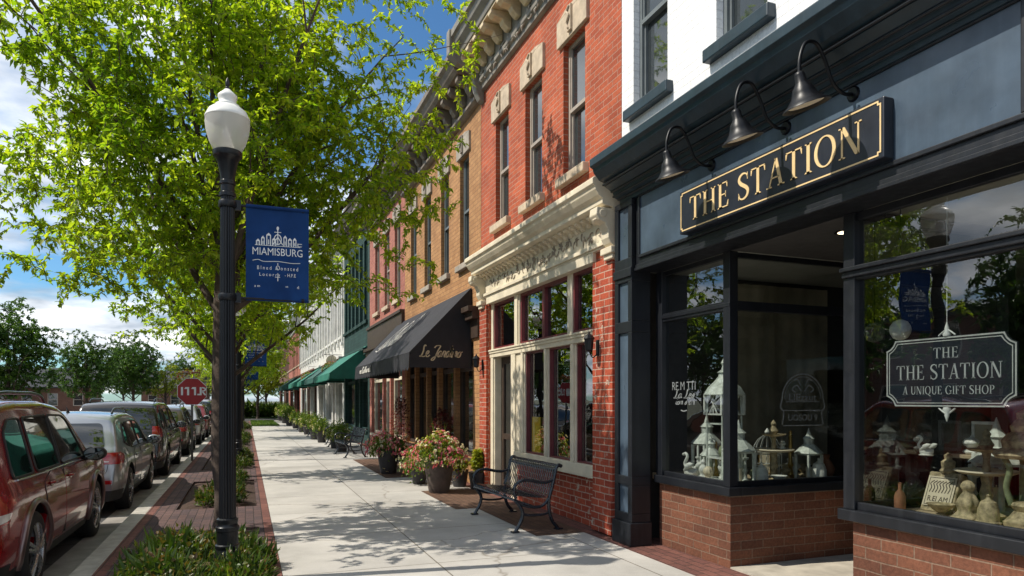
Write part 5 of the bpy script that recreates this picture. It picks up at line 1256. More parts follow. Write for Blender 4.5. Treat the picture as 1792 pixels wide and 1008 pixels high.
# ------------------------------------------------------------------ planters
def make_planter(name, label, seed, pr=.26, ph=.48, fr=.5, fh=.5, cols=('pink', 'whitepetal', 'redpetal'), leaf='plant', pot='pot', nb=110, nl=900, spikes=0, group='flower planters by the shop fronts', L=.075):
    rng = np.random.default_rng(seed); t = thing(name, label, 'planter', (0, 0, 0), group=group)
    mb = MB(); mb.lathe([(pr * .62, 0), (pr * .66, .02), (pr * .82, ph * .5), (pr * .97, ph * .93), (pr * 1.06, ph * .94), (pr * 1.06, ph), (pr * .94, ph), (pr * .9, ph * .9)], (0, 0, 0), 28); mb.build('pot', M[pot], t, smooth=35)
    mb = MB(); mb.lathe([(.001, ph * .92), (pr * .93, ph * .91)], (0, 0, 0), 20, cap=False); mb.build('soil', M['soil'], t)
    def dome(n, lo=.3):
        v = rng.normal(0, 1, (n, 3)); v[:, 2] = np.abs(v[:, 2]) * 1.0 - .25; v /= np.linalg.norm(v, axis=1)[:, None]
        q = (rng.uniform(lo, 1, n) ** .5)[:, None]; a = np.arctan2(v[:, 1], v[:, 0])
        lump = (1 + .16 * np.sin(3 * a + seed) + .13 * np.sin(5 * a + v[:, 2] * 4 + seed))[:, None]
        return v * q * lump * [fr, fr, fh] + [0, 0, ph * .98], v
    P, D = dome(nl); V, F = leaves_np(P, D, L, L * .62, rng, droop=.1); np_mesh('foliage', V, F, M[leaf], t)
    if spikes:
        a = rng.uniform(0, 6.28, spikes); d = np.stack([np.cos(a) * .3, np.sin(a) * .3, np.ones(spikes)], 1); b = np.tile([0, 0, ph], (spikes, 1)) + rng.normal(0, .05, (spikes, 3))
        V, F = blades_np(b, d, fh * 1.7, .02, rng); np_mesh('spikes', V, F, M[leaf], t)
    mb = MB()
    for k in range(14):
        a = rng.uniform(0, 6.28); q = rng.uniform(.3, .8); mb.tube([(0, 0, ph * .9), (math.cos(a) * fr * q * .5, math.sin(a) * fr * q * .5, ph + fh * .5), (math.cos(a) * fr * q, math.sin(a) * fr * q, ph + fh * .75)], .006, 4)
    mb.build('stems', M['plant'], t)
    for c in cols:
        P, D = dome(nb // 5, .8); PP, DD = [], []
        for p, d in zip(P, D):                              # flower heads of five petals in loose clusters
            for _ in range(4):
                o = p + rng.normal(0, .035, 3) + d * .05
                for j in range(5):
                    b = np.cross(d, [math.cos(j * 1.257), math.sin(j * 1.257), .4]); PP.append(o); DD.append(b / (np.linalg.norm(b) + 1e-6))
        V, F = leaves_np(PP, DD, .036, .032, rng, droop=0, jitter=.12); np_mesh('blossoms', V, F, M[c], t)
    return t
p1 = make_planter('flower_planter', 'largest brown pot overflowing with pink and white flowers near the bench', 4, .28, .58, .40, .42, cols=('pink', 'pink', 'whitepetal', 'whitepetal', 'plant_yellow'), spikes=14, nb=190, nl=1200)
p1.location = (3.22, 11.85, .004)
p2 = make_planter('flower_planter', 'dark pot of pink and red flowers under the far end of the black awning', 9, .26, .54, .44, .36, cols=('pink', 'pink', 'whitepetal'), pot='pot_dark', nb=170, nl=1100)
p2.location = (2.98, 15.3, .004)
p3 = make_planter('flower_planter', 'smaller pot with pink flowers tucked behind the largest brown pot', 14, .19, .34, .36, .42, cols=('pink', 'whitepetal'), pot='pot_dark', nb=130, nl=700)
p3.location = (3.18, 13.2, .004)
def make_topiary(label, x, y, leaf, h, w, seed):
    rng = np.random.default_rng(seed); t = thing('potted_shrub', label, 'potted plant', (x, y, .004), group='tall potted plants by the bistro')
    org = (x, y, .004); mb = MB(org); mb.lathe([(.12, .004), (.17, .3), (.18, .32), (.15, .31)], (x, y, 0), 18); mb.build('pot', M['pot_dark'], t, smooth=40)
    mb = MB(org); mb.tube([(x, y, .25), (x + .02, y, h * .6), (x, y, h * .9)], .014, 6); mb.build('stem', M['bark'], t)
    n = 700; z = rng.uniform(.35, h, n); q = w * np.sqrt(rng.random(n)) * np.sin(np.clip((z - .25) / (h - .25), 0, 1) * 2.6 + .3); a = rng.uniform(0, 6.28, n)
    P = np.stack([q * np.cos(a), q * np.sin(a), z], 1); D = np.stack([np.cos(a), np.sin(a), .4 * np.ones(n)], 1); V, F = leaves_np(P, D, .085, .045, rng); np_mesh('foliage', V, F, M[leaf], t)
make_topiary('tall dark red leaved plant in a pot beside the pink brick shop door', 3.75, 17.6, 'plant_red', 1.7, .26, 1)
make_topiary('tall purple and green plant against the bistro window', 3.85, 13.9, 'plant_red', 1.45, .25, 2)
make_topiary('yellow leaved plant at the foot of the red pier beside the bench', 4.0, 12.02, 'plant_yellow', .72, .085, 3)
make_topiary('low yellow green plant left of the red pier', 3.8, 12.5, 'plant_yellow', .55, .14, 4)
g1 = make_planter('green_planter', 'pot with a yellow green bush beside the nearest distant bench', 21, .23, .5, .31, .48, cols=('plant_yellow', 'whitepetal'), nb=60, nl=900, leaf='plant', pot='pot_dark', group='green planters down the shop row')
g1.location = (2.85, 22.3, 0)
for k, (x, y, s, lb) in enumerate(((2.85, 24.0, .9, 'second green planter past the pink flower pot'), (2.75, 27.4, 1.0, 'green planter in front of the bright green awning'), (2.7, 29.6, 1.1, 'green planter at the far end of the bright green awning'), (2.75, 34, 1.05, 'green planter in front of the white building door'), (2.7, 36.5, 1.1, 'green planter under the dark green awning'),
                               (2.7, 41.5, 1.1, 'green planter near the second green awning of the white building'), (2.6, 46, 1.2, 'green planter under the distant green awning'), (2.6, 51, 1.3, 'green planter beside the grass at the end of the walk'), (2.6, 57, 1.4, 'farthest green planter of the shop row'))):
    c = copy_tree(g1); c.location = (x, y, 0); c.scale = (s,) * 3; c.rotation_euler = (0, 0, k * 1.3); c['label'] = lb
for (x, y, z, lb) in ((3.65, 31.75, 2.95, 'hanging flower basket beside the bright green awning'), (3.6, 43.6, 2.95, 'hanging flower basket between the two white buildings')):
    rng = np.random.default_rng(int(y)); t = thing('hanging_basket', lb, 'hanging basket', (x, y, z), group='hanging flower baskets'); org = (x, y, z)
    mb = MB(org); mb.lathe([(.05, z - .2), (.2, z - .08), (.26, z + .05)], (x, y, 0), 16); mb.build('basket', M['pot_dark'], t)
    mb = MB(org); mb.tube([(4.1, y, z + .75), (x, y, z + .75)], .012, 6)
    for a in (0, 2.1, 4.2): mb.tube([(x, y, z + .75), (x + .25 * math.cos(a), y + .25 * math.sin(a), z + .05)], .004, 4)
    mb.build('bracket', M['black_iron'], t)
    v = rng.normal(0, 1, (500, 3)); v /= np.linalg.norm(v, axis=1)[:, None]; V, F = leaves_np(v * [.42, .42, .34] + [0, 0, .05], v, .1, .06, rng); np_mesh('foliage', V, F, M['plant'], t)
    v = rng.normal(0, 1, (220, 3)); v /= np.linalg.norm(v, axis=1)[:, None]; V, F = leaves_np(v * [.45, .45, .38] + [0, 0, .05], v, .06, .05, rng); np_mesh('blossoms', V, F, M['pink'], t)

# ------------------------------------------------------------------ lamp posts and banners
def make_lamp(label):
    t = thing('street_lamp', label, 'street lamp', (0, 0, 0), group='black lamp posts along the kerb')
    mb = MB(); mb.lathe([(.19, 0), (.19, .03), (.165, .05), (.16, .10), (.15, .16), (.125, .26), (.115, .30), (.12, .31), (.12, .335), (.105, .345), (.105, .46), (.115, .465), (.115, .50), (.105, .51), (.10, .53), (.105, .545), (.105, .57), (.09, .58)], (0, 0, 0), 32); mb.build('base', M['black_iron'], t, smooth=35)
    mb = MB(); mb.lathe([(.08, .575), (.078, 1.5), (.072, 2.6), (.066, 3.5)], (0, 0, 0), 96, flute=(16, .12, .5, 3.6)); mb.build('pole', M['black_iron'], t, smooth=60)
    mb = MB(); mb.lathe([(.064, 3.495), (.082, 3.50), (.082, 3.53), (.068, 3.54), (.068, 3.60), (.08, 3.61), (.08, 3.635), (.07, 3.645), (.075, 3.70), (.10, 3.80), (.115, 3.84), (.14, 3.86), (.145, 3.88), (.145, 3.905), (.13, 3.915)], (0, 0, 0), 32); mb.build('capital', M['black_iron'], t, smooth=35)
    mb = MB(); mb.lathe([(.12, 3.91), (.135, 3.915), (.175, 3.99), (.205, 4.08), (.216, 4.16), (.214, 4.205)], (0, 0, 0), 120, cap=False, flute=(60, .02, 3.93, 4.2)); gl = mb.build('globe', M['globe'], t, smooth=60)
    mb = MB(); mb.lathe([(.218, 4.203), (.219, 4.215), (.207, 4.235), (.185, 4.275), (.15, 4.30), (.12, 4.318), (.118, 4.33), (.09, 4.345), (.082, 4.36), (.088, 4.385), (.096, 4.40), (.093, 4.42), (.07, 4.44), (.045, 4.46), (.03, 4.475), (.001, 4.477)], (0, 0, 0), 40, cap=False); mb.build('globe_cap', M['globe_cap'], t, smooth=45)
    mb = MB(); mb.lathe([(.022, 4.475), (.026, 4.49), (.016, 4.50), (.023, 4.52), (.02, 4.55), (.004, 4.585)], (0, 0, 0), 14); mb.build('finial', M['black_iron'], t, smooth=60)
    mb = MB(); mb.lathe([(.045, 3.915), (.045, 3.985), (.05, 3.99), (.05, 4.0), (.03, 4.0)], (0, 0, 0), 16); mb.build('lamp_socket', M['grey_metal'], t)
    mb = MB(); mb.lathe([(.02, 4.0), (.045, 4.04), (.05, 4.09), (.03, 4.13), (.002, 4.14)], (0, 0, 0), 16); mb.build('bulb', M['clear_lens'], t, smooth=60)
    for z in (3.43, 2.585):
        mb = MB(); mb.tube([(.06, 0, z), (.74, 0, z)], .012, 8); mb.lathe([(.012, .73), (.02, .74), (.02, .76), (.002, .77)], (0, 0, z), 10, 'x'); mb.lathe([(.086, z - .03), (.09, z - .02), (.09, z + .02), (.086, z + .03)], (0, 0, 0), 20); mb.box(.07, .13, -.02, .02, z - .045, z + .045); mb.build('banner_arm', M['black_iron'], t, smooth=40)
    return t
M['globe_cap'] = basic('white_acrylic', (0.74, 0.74, 0.70), 0.35, var=0.1, bump=0)
def make_banner(label):
    t = thing('banner', label, 'banner', (0, 0, 0), group='blue banners on the lamp posts')
    mb = MB(); n, m = 10, 16; vs = []; fs = []
    def pos(u, w): return (.155 + .555 * u, .012 * math.sin(u * 5 + w * 2) * (.3 + w) - .004, 3.435 - .85 * w)
    for i in range(n + 1):
        for j in range(m + 1): vs.append(pos(i / n, j / m))
    for i in range(n):
        for j in range(m): k = i * (m + 1) + j; fs.append((k, k + 1, k + m + 2, k + m + 1))
    mb.add(vs, fs); mb.tube([pos(0, 0), pos(1, 0)], .018, 8); mb.tube([pos(0, 1), pos(1, 1)], .018, 8); mb.build('cloth', M['banner'], t, smooth=60)
    # white print: skyline emblem, town name, ornaments and two lines of small script
    f = []
    f += sans_text('MIAMISBURG', .098, 0, .0, width=.44)
    f += [rect(-.2, .075 + .012, .2, .08 + .012)]
    for (x, w, h) in ((-.19, .035, .03), (-.145, .03, .06), (-.1, .04, .09), (-.05, .035, .05), (.05, .03, .075), (.09, .035, .055), (.135, .03, .06)):
        f += [rect(x, .092, x + .008, .092 + h), rect(x + w - .008, .092, x + w, .092 + h), rect(x, .092 + h, x + w, .098 + h), rect(x + w * .4, .1, x + w * .6, .092 + h * .6), [(x, .098 + h), (x + w, .098 + h), (x + w / 2, .118 + h)]]
    f += [rect(.175, .095, .182, .125), rect(.175, .118, .215, .124), rect(.175, .095, .215, .1)]
    f += [rect(-.004, .1, .004, .27), rect(-.03, .215, .03, .221)] + ring(0, .15, .035, .05, .008, .008) + ring(0, .255, .011, .018, .006, .006, n=10) + [[(-.05, .1), (0, .18), (.05, .1), (.04, .1), (0, .165), (-.04, .1)]]
    f += ribbon([(-.22, -.055), (-.17, -.045), (-.12, -.06), (0, -.055), (.12, -.065), (.2, -.06)], lambda t_, d: .005)
    f += sans_text('B l n e d   A  o n s t e d', .05, 0, -.135, width=.36) + ring(0, -.115, .018, .022, .005, .005, n=12)
    f += sans_text('L o c o r r y    - H.F.E', .045, 0, -.195, width=.32)
    f += [rect(-.003, -.09, .003, -.07), rect(-.003, -.24, .003, -.165), rect(-.025, -.205, .02, -.2)]
    f += sans_text('a m', .035, -.18, -.30) + sans_text('m', .03, .08, -.295) + sans_text('d', .04, .18, -.30)
    fd = []
    mb = MB()
    for pts in f:
        vs = []
        for p in pts:
            u = (.2775 + p[0]) / .555; w = (.44 - p[1]) / .85
            q = pos(u, w); vs.append((q[0], q[1] - .004, q[2]))
        mb.add(vs, [tuple(range(len(vs)))])
    mb.build('print', M['white_line'], t)
    return t
lamp = make_lamp('nearest black lamp post with frosted acorn globe rising from the shrubs'); lamp.location = (-.155, 6.73, 0); lamp.scale = (.88, .88, 1)
ban = make_banner('blue town banner with white lettering on the nearest lamp post'); ban.location = (-.155, 6.73, 0)
for k, (y, lb, lb2) in enumerate(((19.9, 'second black lamp post beyond the nearest one', 'faint blue banner on the second lamp post'), (33.2, 'third black lamp post down the sidewalk', 'blue banner on the third lamp post'), (46.5, 'farthest black lamp post down the sidewalk', 'blue banner on the farthest lamp post'))):
    c = copy_tree(lamp); c.location = (-.18, y, 0); c['label'] = lb
    c = copy_tree(ban); c.location = (-.18, y, 0); c['label'] = lb2

# ------------------------------------------------------------------ stop sign
M['garland'] = leafmat('garland_petal', (0.28, 0.02, 0.02), (0.16, 0.10, 0.03), 0.3)
def stop_sign():
    x, y = -1.46 + .1, 20.4; zc = 1.88; r = .39; org = (x, y, 0)
    t = thing('stop_sign', 'red octagonal sign with white marks on a thin post at the kerb', 'traffic sign', org)
    oc = lambda r: [(x + r * math.cos(R(22.5 + 45 * i)), zc + r * math.sin(R(22.5 + 45 * i))) for i in range(8)]
    mb = MB(org); mb.prism(oc(r), 'y', y, y + .006); mb.build('back_plate', M['white_line'], t)
    mb = MB(org); mb.prism(oc(r * .965), 'y', y - .004, y - .0005); mb.build('face', M['stop_red'], t)
    f = [rect(-.27, -.1, -.22, .12), rect(-.12, -.1, -.07, .12), [(-.19, .07), (-.12, .07), (-.12, .12), (-.16, .12)], rect(.05, -.1, .1, .12), [(-.02, .07), (.05, .07), (.05, .12), (.01, .12)], rect(.19, -.1, .24, .12), rect(.13, -.1, .19, -.06)] + ring(.25, .06, .1, .065, .04, .035, -90, 90, 10) + [[(.24, -.01), (.29, -.01), (.36, -.1), (.31, -.1)]]
    mb = MB(org); mb.flat(f, (x, y - .005, zc), (1, 0, 0), UZ, .003); mb.build('lettering', M['white_line'], t)
    mb = MB(org); mb.box(x - .03, x + .03, y + .008, y + .03, -.05, zc + .25); mb.build('post', M['post_metal'], t)
    rng = np.random.default_rng(5)
    tt = thing('flower_garland', 'tangle of red flowers draped on top of the stop sign', 'garland', (x, y, zc + .45))
    P = np.stack([rng.uniform(-.36, .2, 220), rng.normal(.02, .03, 220), rng.normal(.06, .05, 220)], 1); P[:, 2] -= .5 * np.maximum(0, -.15 - P[:, 0]); V, F = leaves_np(P, rng.normal(0, 1, (220, 3)), .06, .03, rng); np_mesh('petals', V, F, M['garland'], tt)
    mb = MB((x, y, zc + .45)); mb.tube(catmull([(x - .42, y + .01, zc + .33), (x - .3, y + .01, zc + .48), (x - .1, y + .01, zc + .5), (x + .2, y + .01, zc + .53)], 5), .015, 6); mb.build('vine', M['bark'], tt)
stop_sign()

# ------------------------------------------------------------------ buildings across the street
def house(label, x0, x1, y0, y1, h, wm, roof_h, cat='building', rz=0):
    org = ((x0 + x1) / 2, (y0 + y1) / 2, -.02); t = thing('brick_house', label, cat, org, rz=R(rz))
    wins = []
    n = max(2, int((y1 - y0) / 2.6)); p = (y1 - y0) / n
    for i in range(n):
        for z in ([.9] if h < 4.5 else [.9, 3.7]): wins.append((y0 + p * (i + .3), y0 + p * (i + .7), z, z + 1.6))
    mb = MB(org)
    # front facing the street (+X) and gable ends
    ys = sorted({y0, y1} | {v for w in wins for v in w[:2]}); zs = sorted({0, h} | {v for w in wins for v in w[2:]})
    for i in range(len(ys) - 1):
        for j in range(len(zs) - 1):
            cy, cz = (ys[i] + ys[i + 1]) / 2, (zs[j] + zs[j + 1]) / 2
            if not any(w[0] < cy < w[1] and w[2] < cz < w[3] for w in wins): mb.quad((x1, ys[i], zs[j]), (x1, ys[i + 1], zs[j]), (x1, ys[i + 1], zs[j + 1]), (x1, ys[i], zs[j + 1]))
    for y in (y0, y1): mb.quad((x0, y, 0), (x1, y, 0), (x1, y, h), (x0, y, h))
    mb.quad((x0, y0, 0), (x0, y1, 0), (x0, y1, h), (x0, y0, h)); mb.build('wall', wm, t)
    for w in wins:
        g = MB(org); g.quad((x1 - .12, w[0], w[2]), (x1 - .12, w[1], w[2]), (x1 - .12, w[1], w[3]), (x1 - .12, w[0], w[3])); wo = g.build('window', M['up_glass'], t)
        g = MB(org); a, b, c, d = w; g.box(x1 - .1, x1 + .02, a, a + .08, c, d); g.box(x1 - .1, x1 + .02, b - .08, b, c, d); g.box(x1 - .1, x1 + .02, a + .08, b - .08, d - .08, d); g.box(x1 - .1, x1 + .05, a + .08, b - .08, c, c + .1); g.box(x1 - .1, x1, a + .08, b - .08, (c + d) / 2 - .03, (c + d) / 2 + .03); g.build('frame', M['win_frame_grey'], wo)
    mb = MB(org); xm = (x0 + x1) / 2
    if roof_h > .5: mb.prism([(x0 - .4, h - .05), (x1 + .4, h - .05), (x1 + .4, h + .1), (xm + .5, h + roof_h), (xm - .5, h + roof_h), (x0 - .4, h + .1)], 'y', y0 - .4, y1 + .4)
    else: mb.box(x0 - .15, x1 + .15, y0 - .15, y1 + .15, h, h + .35)
    rf = mb.build('roof', M['slate_roof'], t)
    mb = MB(org); mb.box(xm - .3, xm + .3, y1 - 1.6, y1 - 1, h + roof_h - .3, h + roof_h + .7); mb.build('chimney', M['brown_brick'], rf)
house('dark brown brick house between the trees across the street', -27.5, -20.5, 99, 110, 3.2, M['brown_brick'], 2.6, rz=-90)
house('grey roofed building in the distance behind the stop sign', -14.5, -7.5, 125, 135, 3.6, M['brown_brick'], 3.0, rz=-90)
house('long brown brick building opposite the shops', -36, -22, 18, 36, 5.6, M['brown_brick'], .3)
house('tall brown brick building opposite the gift shop', -36, -22, -8, 14, 6.2, M['brown_brick'], .3)
# ------------------------------------------------------------------ parked cars
def mesh_bool(me_a, me_b, op):
    a = bpy.data.objects.new('a', me_a); b = bpy.data.objects.new('b', me_b); C.collection.objects.link(a); C.collection.objects.link(b)
    m = a.modifiers.new('b', 'BOOLEAN'); m.operation = op; m.object = b; m.solver = 'EXACT'
    dg = bpy.context.evaluated_depsgraph_get(); dg.update()
    r = bpy.data.meshes.new_from_object(a.evaluated_get(dg), depsgraph=dg)
    bpy.data.objects.remove(a); bpy.data.objects.remove(b); return r
def raw_mesh(mb):
    me = bpy.data.meshes.new('tmp'); me.from_pydata(mb.v, [], mb.f)
    bm = bmesh.new(); bm.from_mesh(me); bmesh.ops.recalc_face_normals(bm, faces=bm.faces); bm.to_mesh(me); bm.free(); return me
def smooth_tab(knots, x0, x1, s, n=700):
    xs = np.linspace(x0, x1, n); k = np.array(knots, float); ys = np.interp(xs, k[:, 0], k[:, 1])
    w = max(1, int(s / (x1 - x0) * n)); ker = np.hanning(2 * w + 1); ker /= ker.sum()
    pad = np.concatenate([2 * ys[0] - ys[w:0:-1], ys, 2 * ys[-1] - ys[-2:-w - 2:-1]])
    return xs, np.convolve(pad, ker, 'valid')
class CarShape:
    """y runs forward from the rear bumper, x to the right"""
    def __init__(s, L, W, H, top, prof, zb=.24, edge=.085):
        s.L, s.W, s.H, s.zb, s.edge = L, W, H, zb, edge
        s.tx, s.ty = smooth_tab(top, 0, L, .05); s.px, s.py = smooth_tab(prof, 0, H + .1, .05)
    def ztop(s, y): return float(np.interp(y, s.tx, s.ty))
    def plan(s, y):
        u = abs(2 * y / s.L - 1); return s.W / 2 * (1 - .022 * u * u - .13 * u ** 14)
    def side(s, y, z): return s.plan(y) * float(np.interp(z, s.px, s.py))
    def mesh(s, inf=0.0):
        st = sorted(set([0, .012, .03, .05, .07, .09, .11, .13, .16, .19, .22, .26, .30, .35, .40, .45, .5, .56, .62, .7, .8, .95] + list(np.linspace(1.1, s.L - .9, 22)) + [s.L - v for v in (.0, .015, .035, .06, .1, .16, .24, .34, .46, .6, .75)]))
        mb = MB(); rows = []
        for y in st:
            zt = s.ztop(y); r = min(s.edge, (zt - s.zb) * .3); half = []
            for k in range(15):
                z = s.zb + (zt - r - s.zb) * (k / 14); half.append((s.side(y, z), z))
            xs = s.side(y, zt - r)
            r2 = min(r * 1.15, xs * .5)
            for k in range(1, 6):
                a = R(90 * k / 5); half.append((xs - r2 * (1 - math.cos(a)), zt - r + r * math.sin(a)))
            xe = xs - r2
            for k in range(1, 7):
                q = xe * (1 - k / 6); half.append((q, zt + .035 * (1 - (q / xe) ** 2)))
            loop = [(x, z) for x, z in half] + [(-x, z) for x, z in half[-2::-1]]
            rows.append((y, loop))
        n = len(rows[0][1]); cy, cz = s.L / 2, s.H * .5
        vs = []
        for y, loop in rows:
            for x, z in loop:
                yy = y + (inf if y > s.L - .01 else -inf if y < .01 else 0) + (-inf * .9 if y < .5 else inf * .9 if y > s.L - .5 else 0) * (0 if y < .01 or y > s.L - .01 else 1)
                d = Vector((x, 0, max(0, z - s.H * .62) * 1.2)); d = d.normalized() if d.length > 1e-6 else Vector((0, 0, 0))
                if z > s.ztop(y) - .001: d = Vector((0, 0, 1))
                vs.append((x + d.x * inf, yy, z + d.z * inf))
        fs = []
        for i in range(len(rows) - 1):
            for k in range(n): fs.append((i * n + k, i * n + (k + 1) % n, (i + 1) * n + (k + 1) % n, (i + 1) * n + k))
        fs += [tuple(range(n)), tuple(range((len(rows) - 1) * n, len(rows) * n))]
        mb.add(vs, fs); return mb
def finish(me, name, mat, parent, smooth=32):
    me.name = name; idx = [p.material_index for p in me.polygons]; me.materials.clear()
    for m in (mat if isinstance(mat, (list, tuple)) else [mat]): me.materials.append(m)
    me.polygons.foreach_set('material_index', [min(i, len(me.materials) - 1) if name == 'body' else 0 for i in idx])
    me.polygons.foreach_set('use_smooth', [True] * len(me.polygons)); me.set_sharp_from_angle(angle=R(smooth))
    return link(bpy.data.objects.new(name, me), parent)
def round_poly(P, r, n=4):
    out = []; k = len(P)
    for i in range(k):
        a, b, c = Vector(P[i - 1]), Vector(P[i]), Vector(P[(i + 1) % k]); u, v = (a - b), (c - b)
        q = min(r, u.length * .45, v.length * .45); s, e = b + u.normalized() * q, b + v.normalized() * q
        for j in range(n + 1):
            t = j / n; out.append(tuple((s * (1 - t) ** 2 + b * 2 * t * (1 - t) + e * t * t)))
    return out
def make_wheel(parent, x, y, r, w, side):
    """tyre with a rim as its sub-part; side is +1 for the right of the car"""
    mb = MB(); pr = [(r * .70, -w / 2), (r * .78, -w / 2 - .004), (r * .93, -w / 2 + .006), (r * .985, -w / 2 + .03), (r, -w / 2 + .06), (r, w / 2 - .06), (r * .985, w / 2 - .03), (r * .93, w / 2 - .006), (r * .78, w / 2 + .004), (r * .70, w / 2), (r * .68, w / 2 - .02), (r * .68, -w / 2 + .02)]
    mb.lathe(pr, (x, y, r), 40, 'x', cap=False); ty = mb.build('wheel', M['tyre'], parent, smooth=40)
    xo = x + side * (w / 2 - .012); mb = MB()
    mb.lathe([(r * .70, xo), (r * .71, xo + side * .012), (r * .66, xo + side * .006), (r * .635, xo - side * .05), (r * .62, xo - side * .09)], (0, 0, 0), 40, 'x', cap=False); mb.v = [(p[0], p[1] + y, p[2] + r) for p in mb.v]
    for k in range(5):
        for dd in (-8, 8):
            a = R(72 * k + 90); b2 = R(72 * k + 90 + dd); rin, rout = r * .12, r * .665
            p0 = (xo + side * .008, y + math.cos(a) * rin, r + math.sin(a) * rin); pm = (xo + side * .012, y + math.cos(b2) * r * .38, r + math.sin(b2) * r * .38); p1 = (xo - side * .004, y + math.cos(b2) * rout, r + math.sin(b2) * rout)
            mb.tube([p0, pm, p1], [.024, .019, .022], 6)
    mb.lathe([(.001, xo + side * .026), (.03, xo + side * .024), (.055, xo + side * .012), (.06, xo - side * .03)], (0, 0, 0), 20, 'x', cap=False)
    k = len(mb.v) - 80; mb.v = mb.v[:k] + [(p[0], p[1] + y, p[2] + r) for p in mb.v[k:]]
    mb.build('rim', M['rim'], ty, smooth=45)
    mb = MB(); q0 = xo - side * .10
    mb.lathe([(.001, q0), (r * .66, q0 + side * .002)], (0, 0, 0), 28, 'x', cap=False); mb.v = [(p[0], p[1] + y, p[2] + r) for p in mb.v]; mb.build('brake_disc', M['plastic'], ty)
def make_car(label, name, cs, mat, ax, wr, side_wins, rear_win, front_win, tails, doors, rails=True, trim=None, arch=None, heads=None, belt=1.0, mirror_y=None, antenna=None, plate=(0, .86), refl=True, wiper=True, tail_in=.35):
    t = thing(name, label, 'car', (0, 0, 0), group='cars parked along the kerb')
    body = raw_mesh(cs.mesh()); big = {}
    def inflated(d):
        if d not in big: big[d] = raw_mesh(cs.mesh(d))
        return big[d].copy()
    # wheel openings
    cut = MB()
    for yw in ax:
        for sx in (1, -1):
            x0, x1 = (cs.W / 2 - .30, cs.W / 2 + .1) if sx > 0 else (-cs.W / 2 - .1, -cs.W / 2 + .30)
            cut.lathe([(wr * 1.17, x0), (wr * 1.17, x1)], (0, yw, wr + .015), 40, 'x')
    body = mesh_bool(body, raw_mesh(cut), 'DIFFERENCE')
    body.materials.clear(); body.materials.append(mat); body.materials.append(M['plastic'])
    for p in body.polygons:
        c = p.center
        dmin = min(math.hypot(c.y - yw, c.z - wr - .015) for yw in ax)
        if dmin < wr * 1.2 and abs(c.x) > cs.W / 2 - .32 and (abs(p.normal.x) < .6 or abs(c.x) < cs.W / 2 - .25): p.material_index = 1
        if c.z < cs.zb + .10: p.material_index = 1
    finish(body, 'body', [mat, M['plastic']], t, 30)
    def patch(name, poly, axis, a, b, d, m, parent=t, smooth=30):
        mb = MB(); mb.prism(poly, axis, a, b); me = mesh_bool(inflated(d), raw_mesh(mb), 'INTERSECT')
        if len(me.polygons) == 0: return None
        return finish(me, name, m, parent, smooth)
    # doors first (proud by 2 mm), then glass
    for sx in (1, -1):
        for dp, hy, hz in doors:
            d = patch('door', round_poly(dp, .07), 'x', sx * .4, sx * 1.2, .0025, mat)
            if d:
                xs = cs.side(hy, hz); mb = MB(); mb.tube([(sx * (xs + .004), hy - .085, hz - .004), (sx * (xs + .034), hy - .06, hz), (sx * (xs + .036), hy + .06, hz), (sx * (xs + .004), hy + .085, hz - .002)], .014, 8); mb.lathe([(.001, 0), (.05, .002)], (0, 0, 0), 16, 'x', cap=False)
                k = len(mb.v) - 32; mb.v = mb.v[:k] + [(sx * (xs + .006) + p[0], p[1] * 1.3 + hy, p[2] * .8 + hz - .01) for p in mb.v[k:]]
                mb.build('handle', mat, d, smooth=50)
                mb = MB(); P = [(sx * (cs.side(q[0], q[1]) + .001), q[0], q[1]) for q in round_poly(dp, .07)]
                mb.tube(P + [P[0]], .0045, 5); mb.build('door_gap', M['plastic'], d)
        for w in side_wins:
            wp = patch('side_window', round_poly(w, .05), 'x', sx * .3, sx * 1.2, .006, M['car_glass'])
            mb = MB(); P = [(sx * (cs.side(q[0], q[1]) + .007), q[0], q[1]) for q in round_poly(w, .05)]
            mb.tube(P + [P[0]], .011, 6); mb.build('window_seal', M['plastic'], wp)
        if trim:
            mb = MB(); mb.tube(catmull([(sx * (cs.side(q[0], q[1]) + .01), q[0], q[1]) for q in trim], 5), .009, 6); mb.build('window_trim', M['chrome'], t, smooth=60)
        for tp in tails:
            tl = patch('tail_light', round_poly(tp[0], .03), 'x', sx * tail_in, sx * 1.2, .008, [M['tail']])
            if tl and tp[1]:
                for p in tl.data.polygons: pass
                patch('clear_lens', round_poly(tp[1], .015), 'x', sx * tail_in, sx * 1.2, .012, M['clear_lens'], tl)
        if heads: patch('headlight', round_poly(heads, .04), 'x', sx * .45, sx * 1.2, .006, M['clear_lens'])
        if rails:
            y0, y1 = rails; mb = MB(); xr = lambda y: sx * (cs.side(y, cs.ztop(y) - cs.edge) - .10)
            zr = lambda y: cs.ztop(y) + .02
            mb.tube(catmull([(xr(y0), y0, zr(y0)), (xr(y0), y0 + .14, zr(y0 + .14) + .05)] + [(xr(y0 + (y1 - y0) * q), y0 + (y1 - y0) * q, zr(y0 + (y1 - y0) * q) + .06) for q in (.25, .5, .75)] + [(xr(y1), y1 - .14, zr(y1 - .14) + .05), (xr(y1), y1, zr(y1))], 4), .018, 8); mb.build('roof_rail', M['rail'], t, smooth=60)
        my = mirror_y; xs = cs.side(my, belt); mb = MB()
        mb.lathe([(.001, -.075), (.06, -.07), (.095, -.045), (.105, 0), (.10, .04), (.07, .085), (.03, .11), (.001, .115)], (0, 0, 0), 18, 'y'); mb.v = [(sx * (xs + .13) + p[0] * 1.25, my + p[1], belt + .06 + p[2] * .85) for p in mb.v]
        mb.tube([(sx * (xs - .02), my + .02, belt - .01), (sx * (xs + .08), my + .01, belt + .02)], .03, 8); mo = mb.build('mirror', M['plastic'] if arch else mat, t, smooth=50)
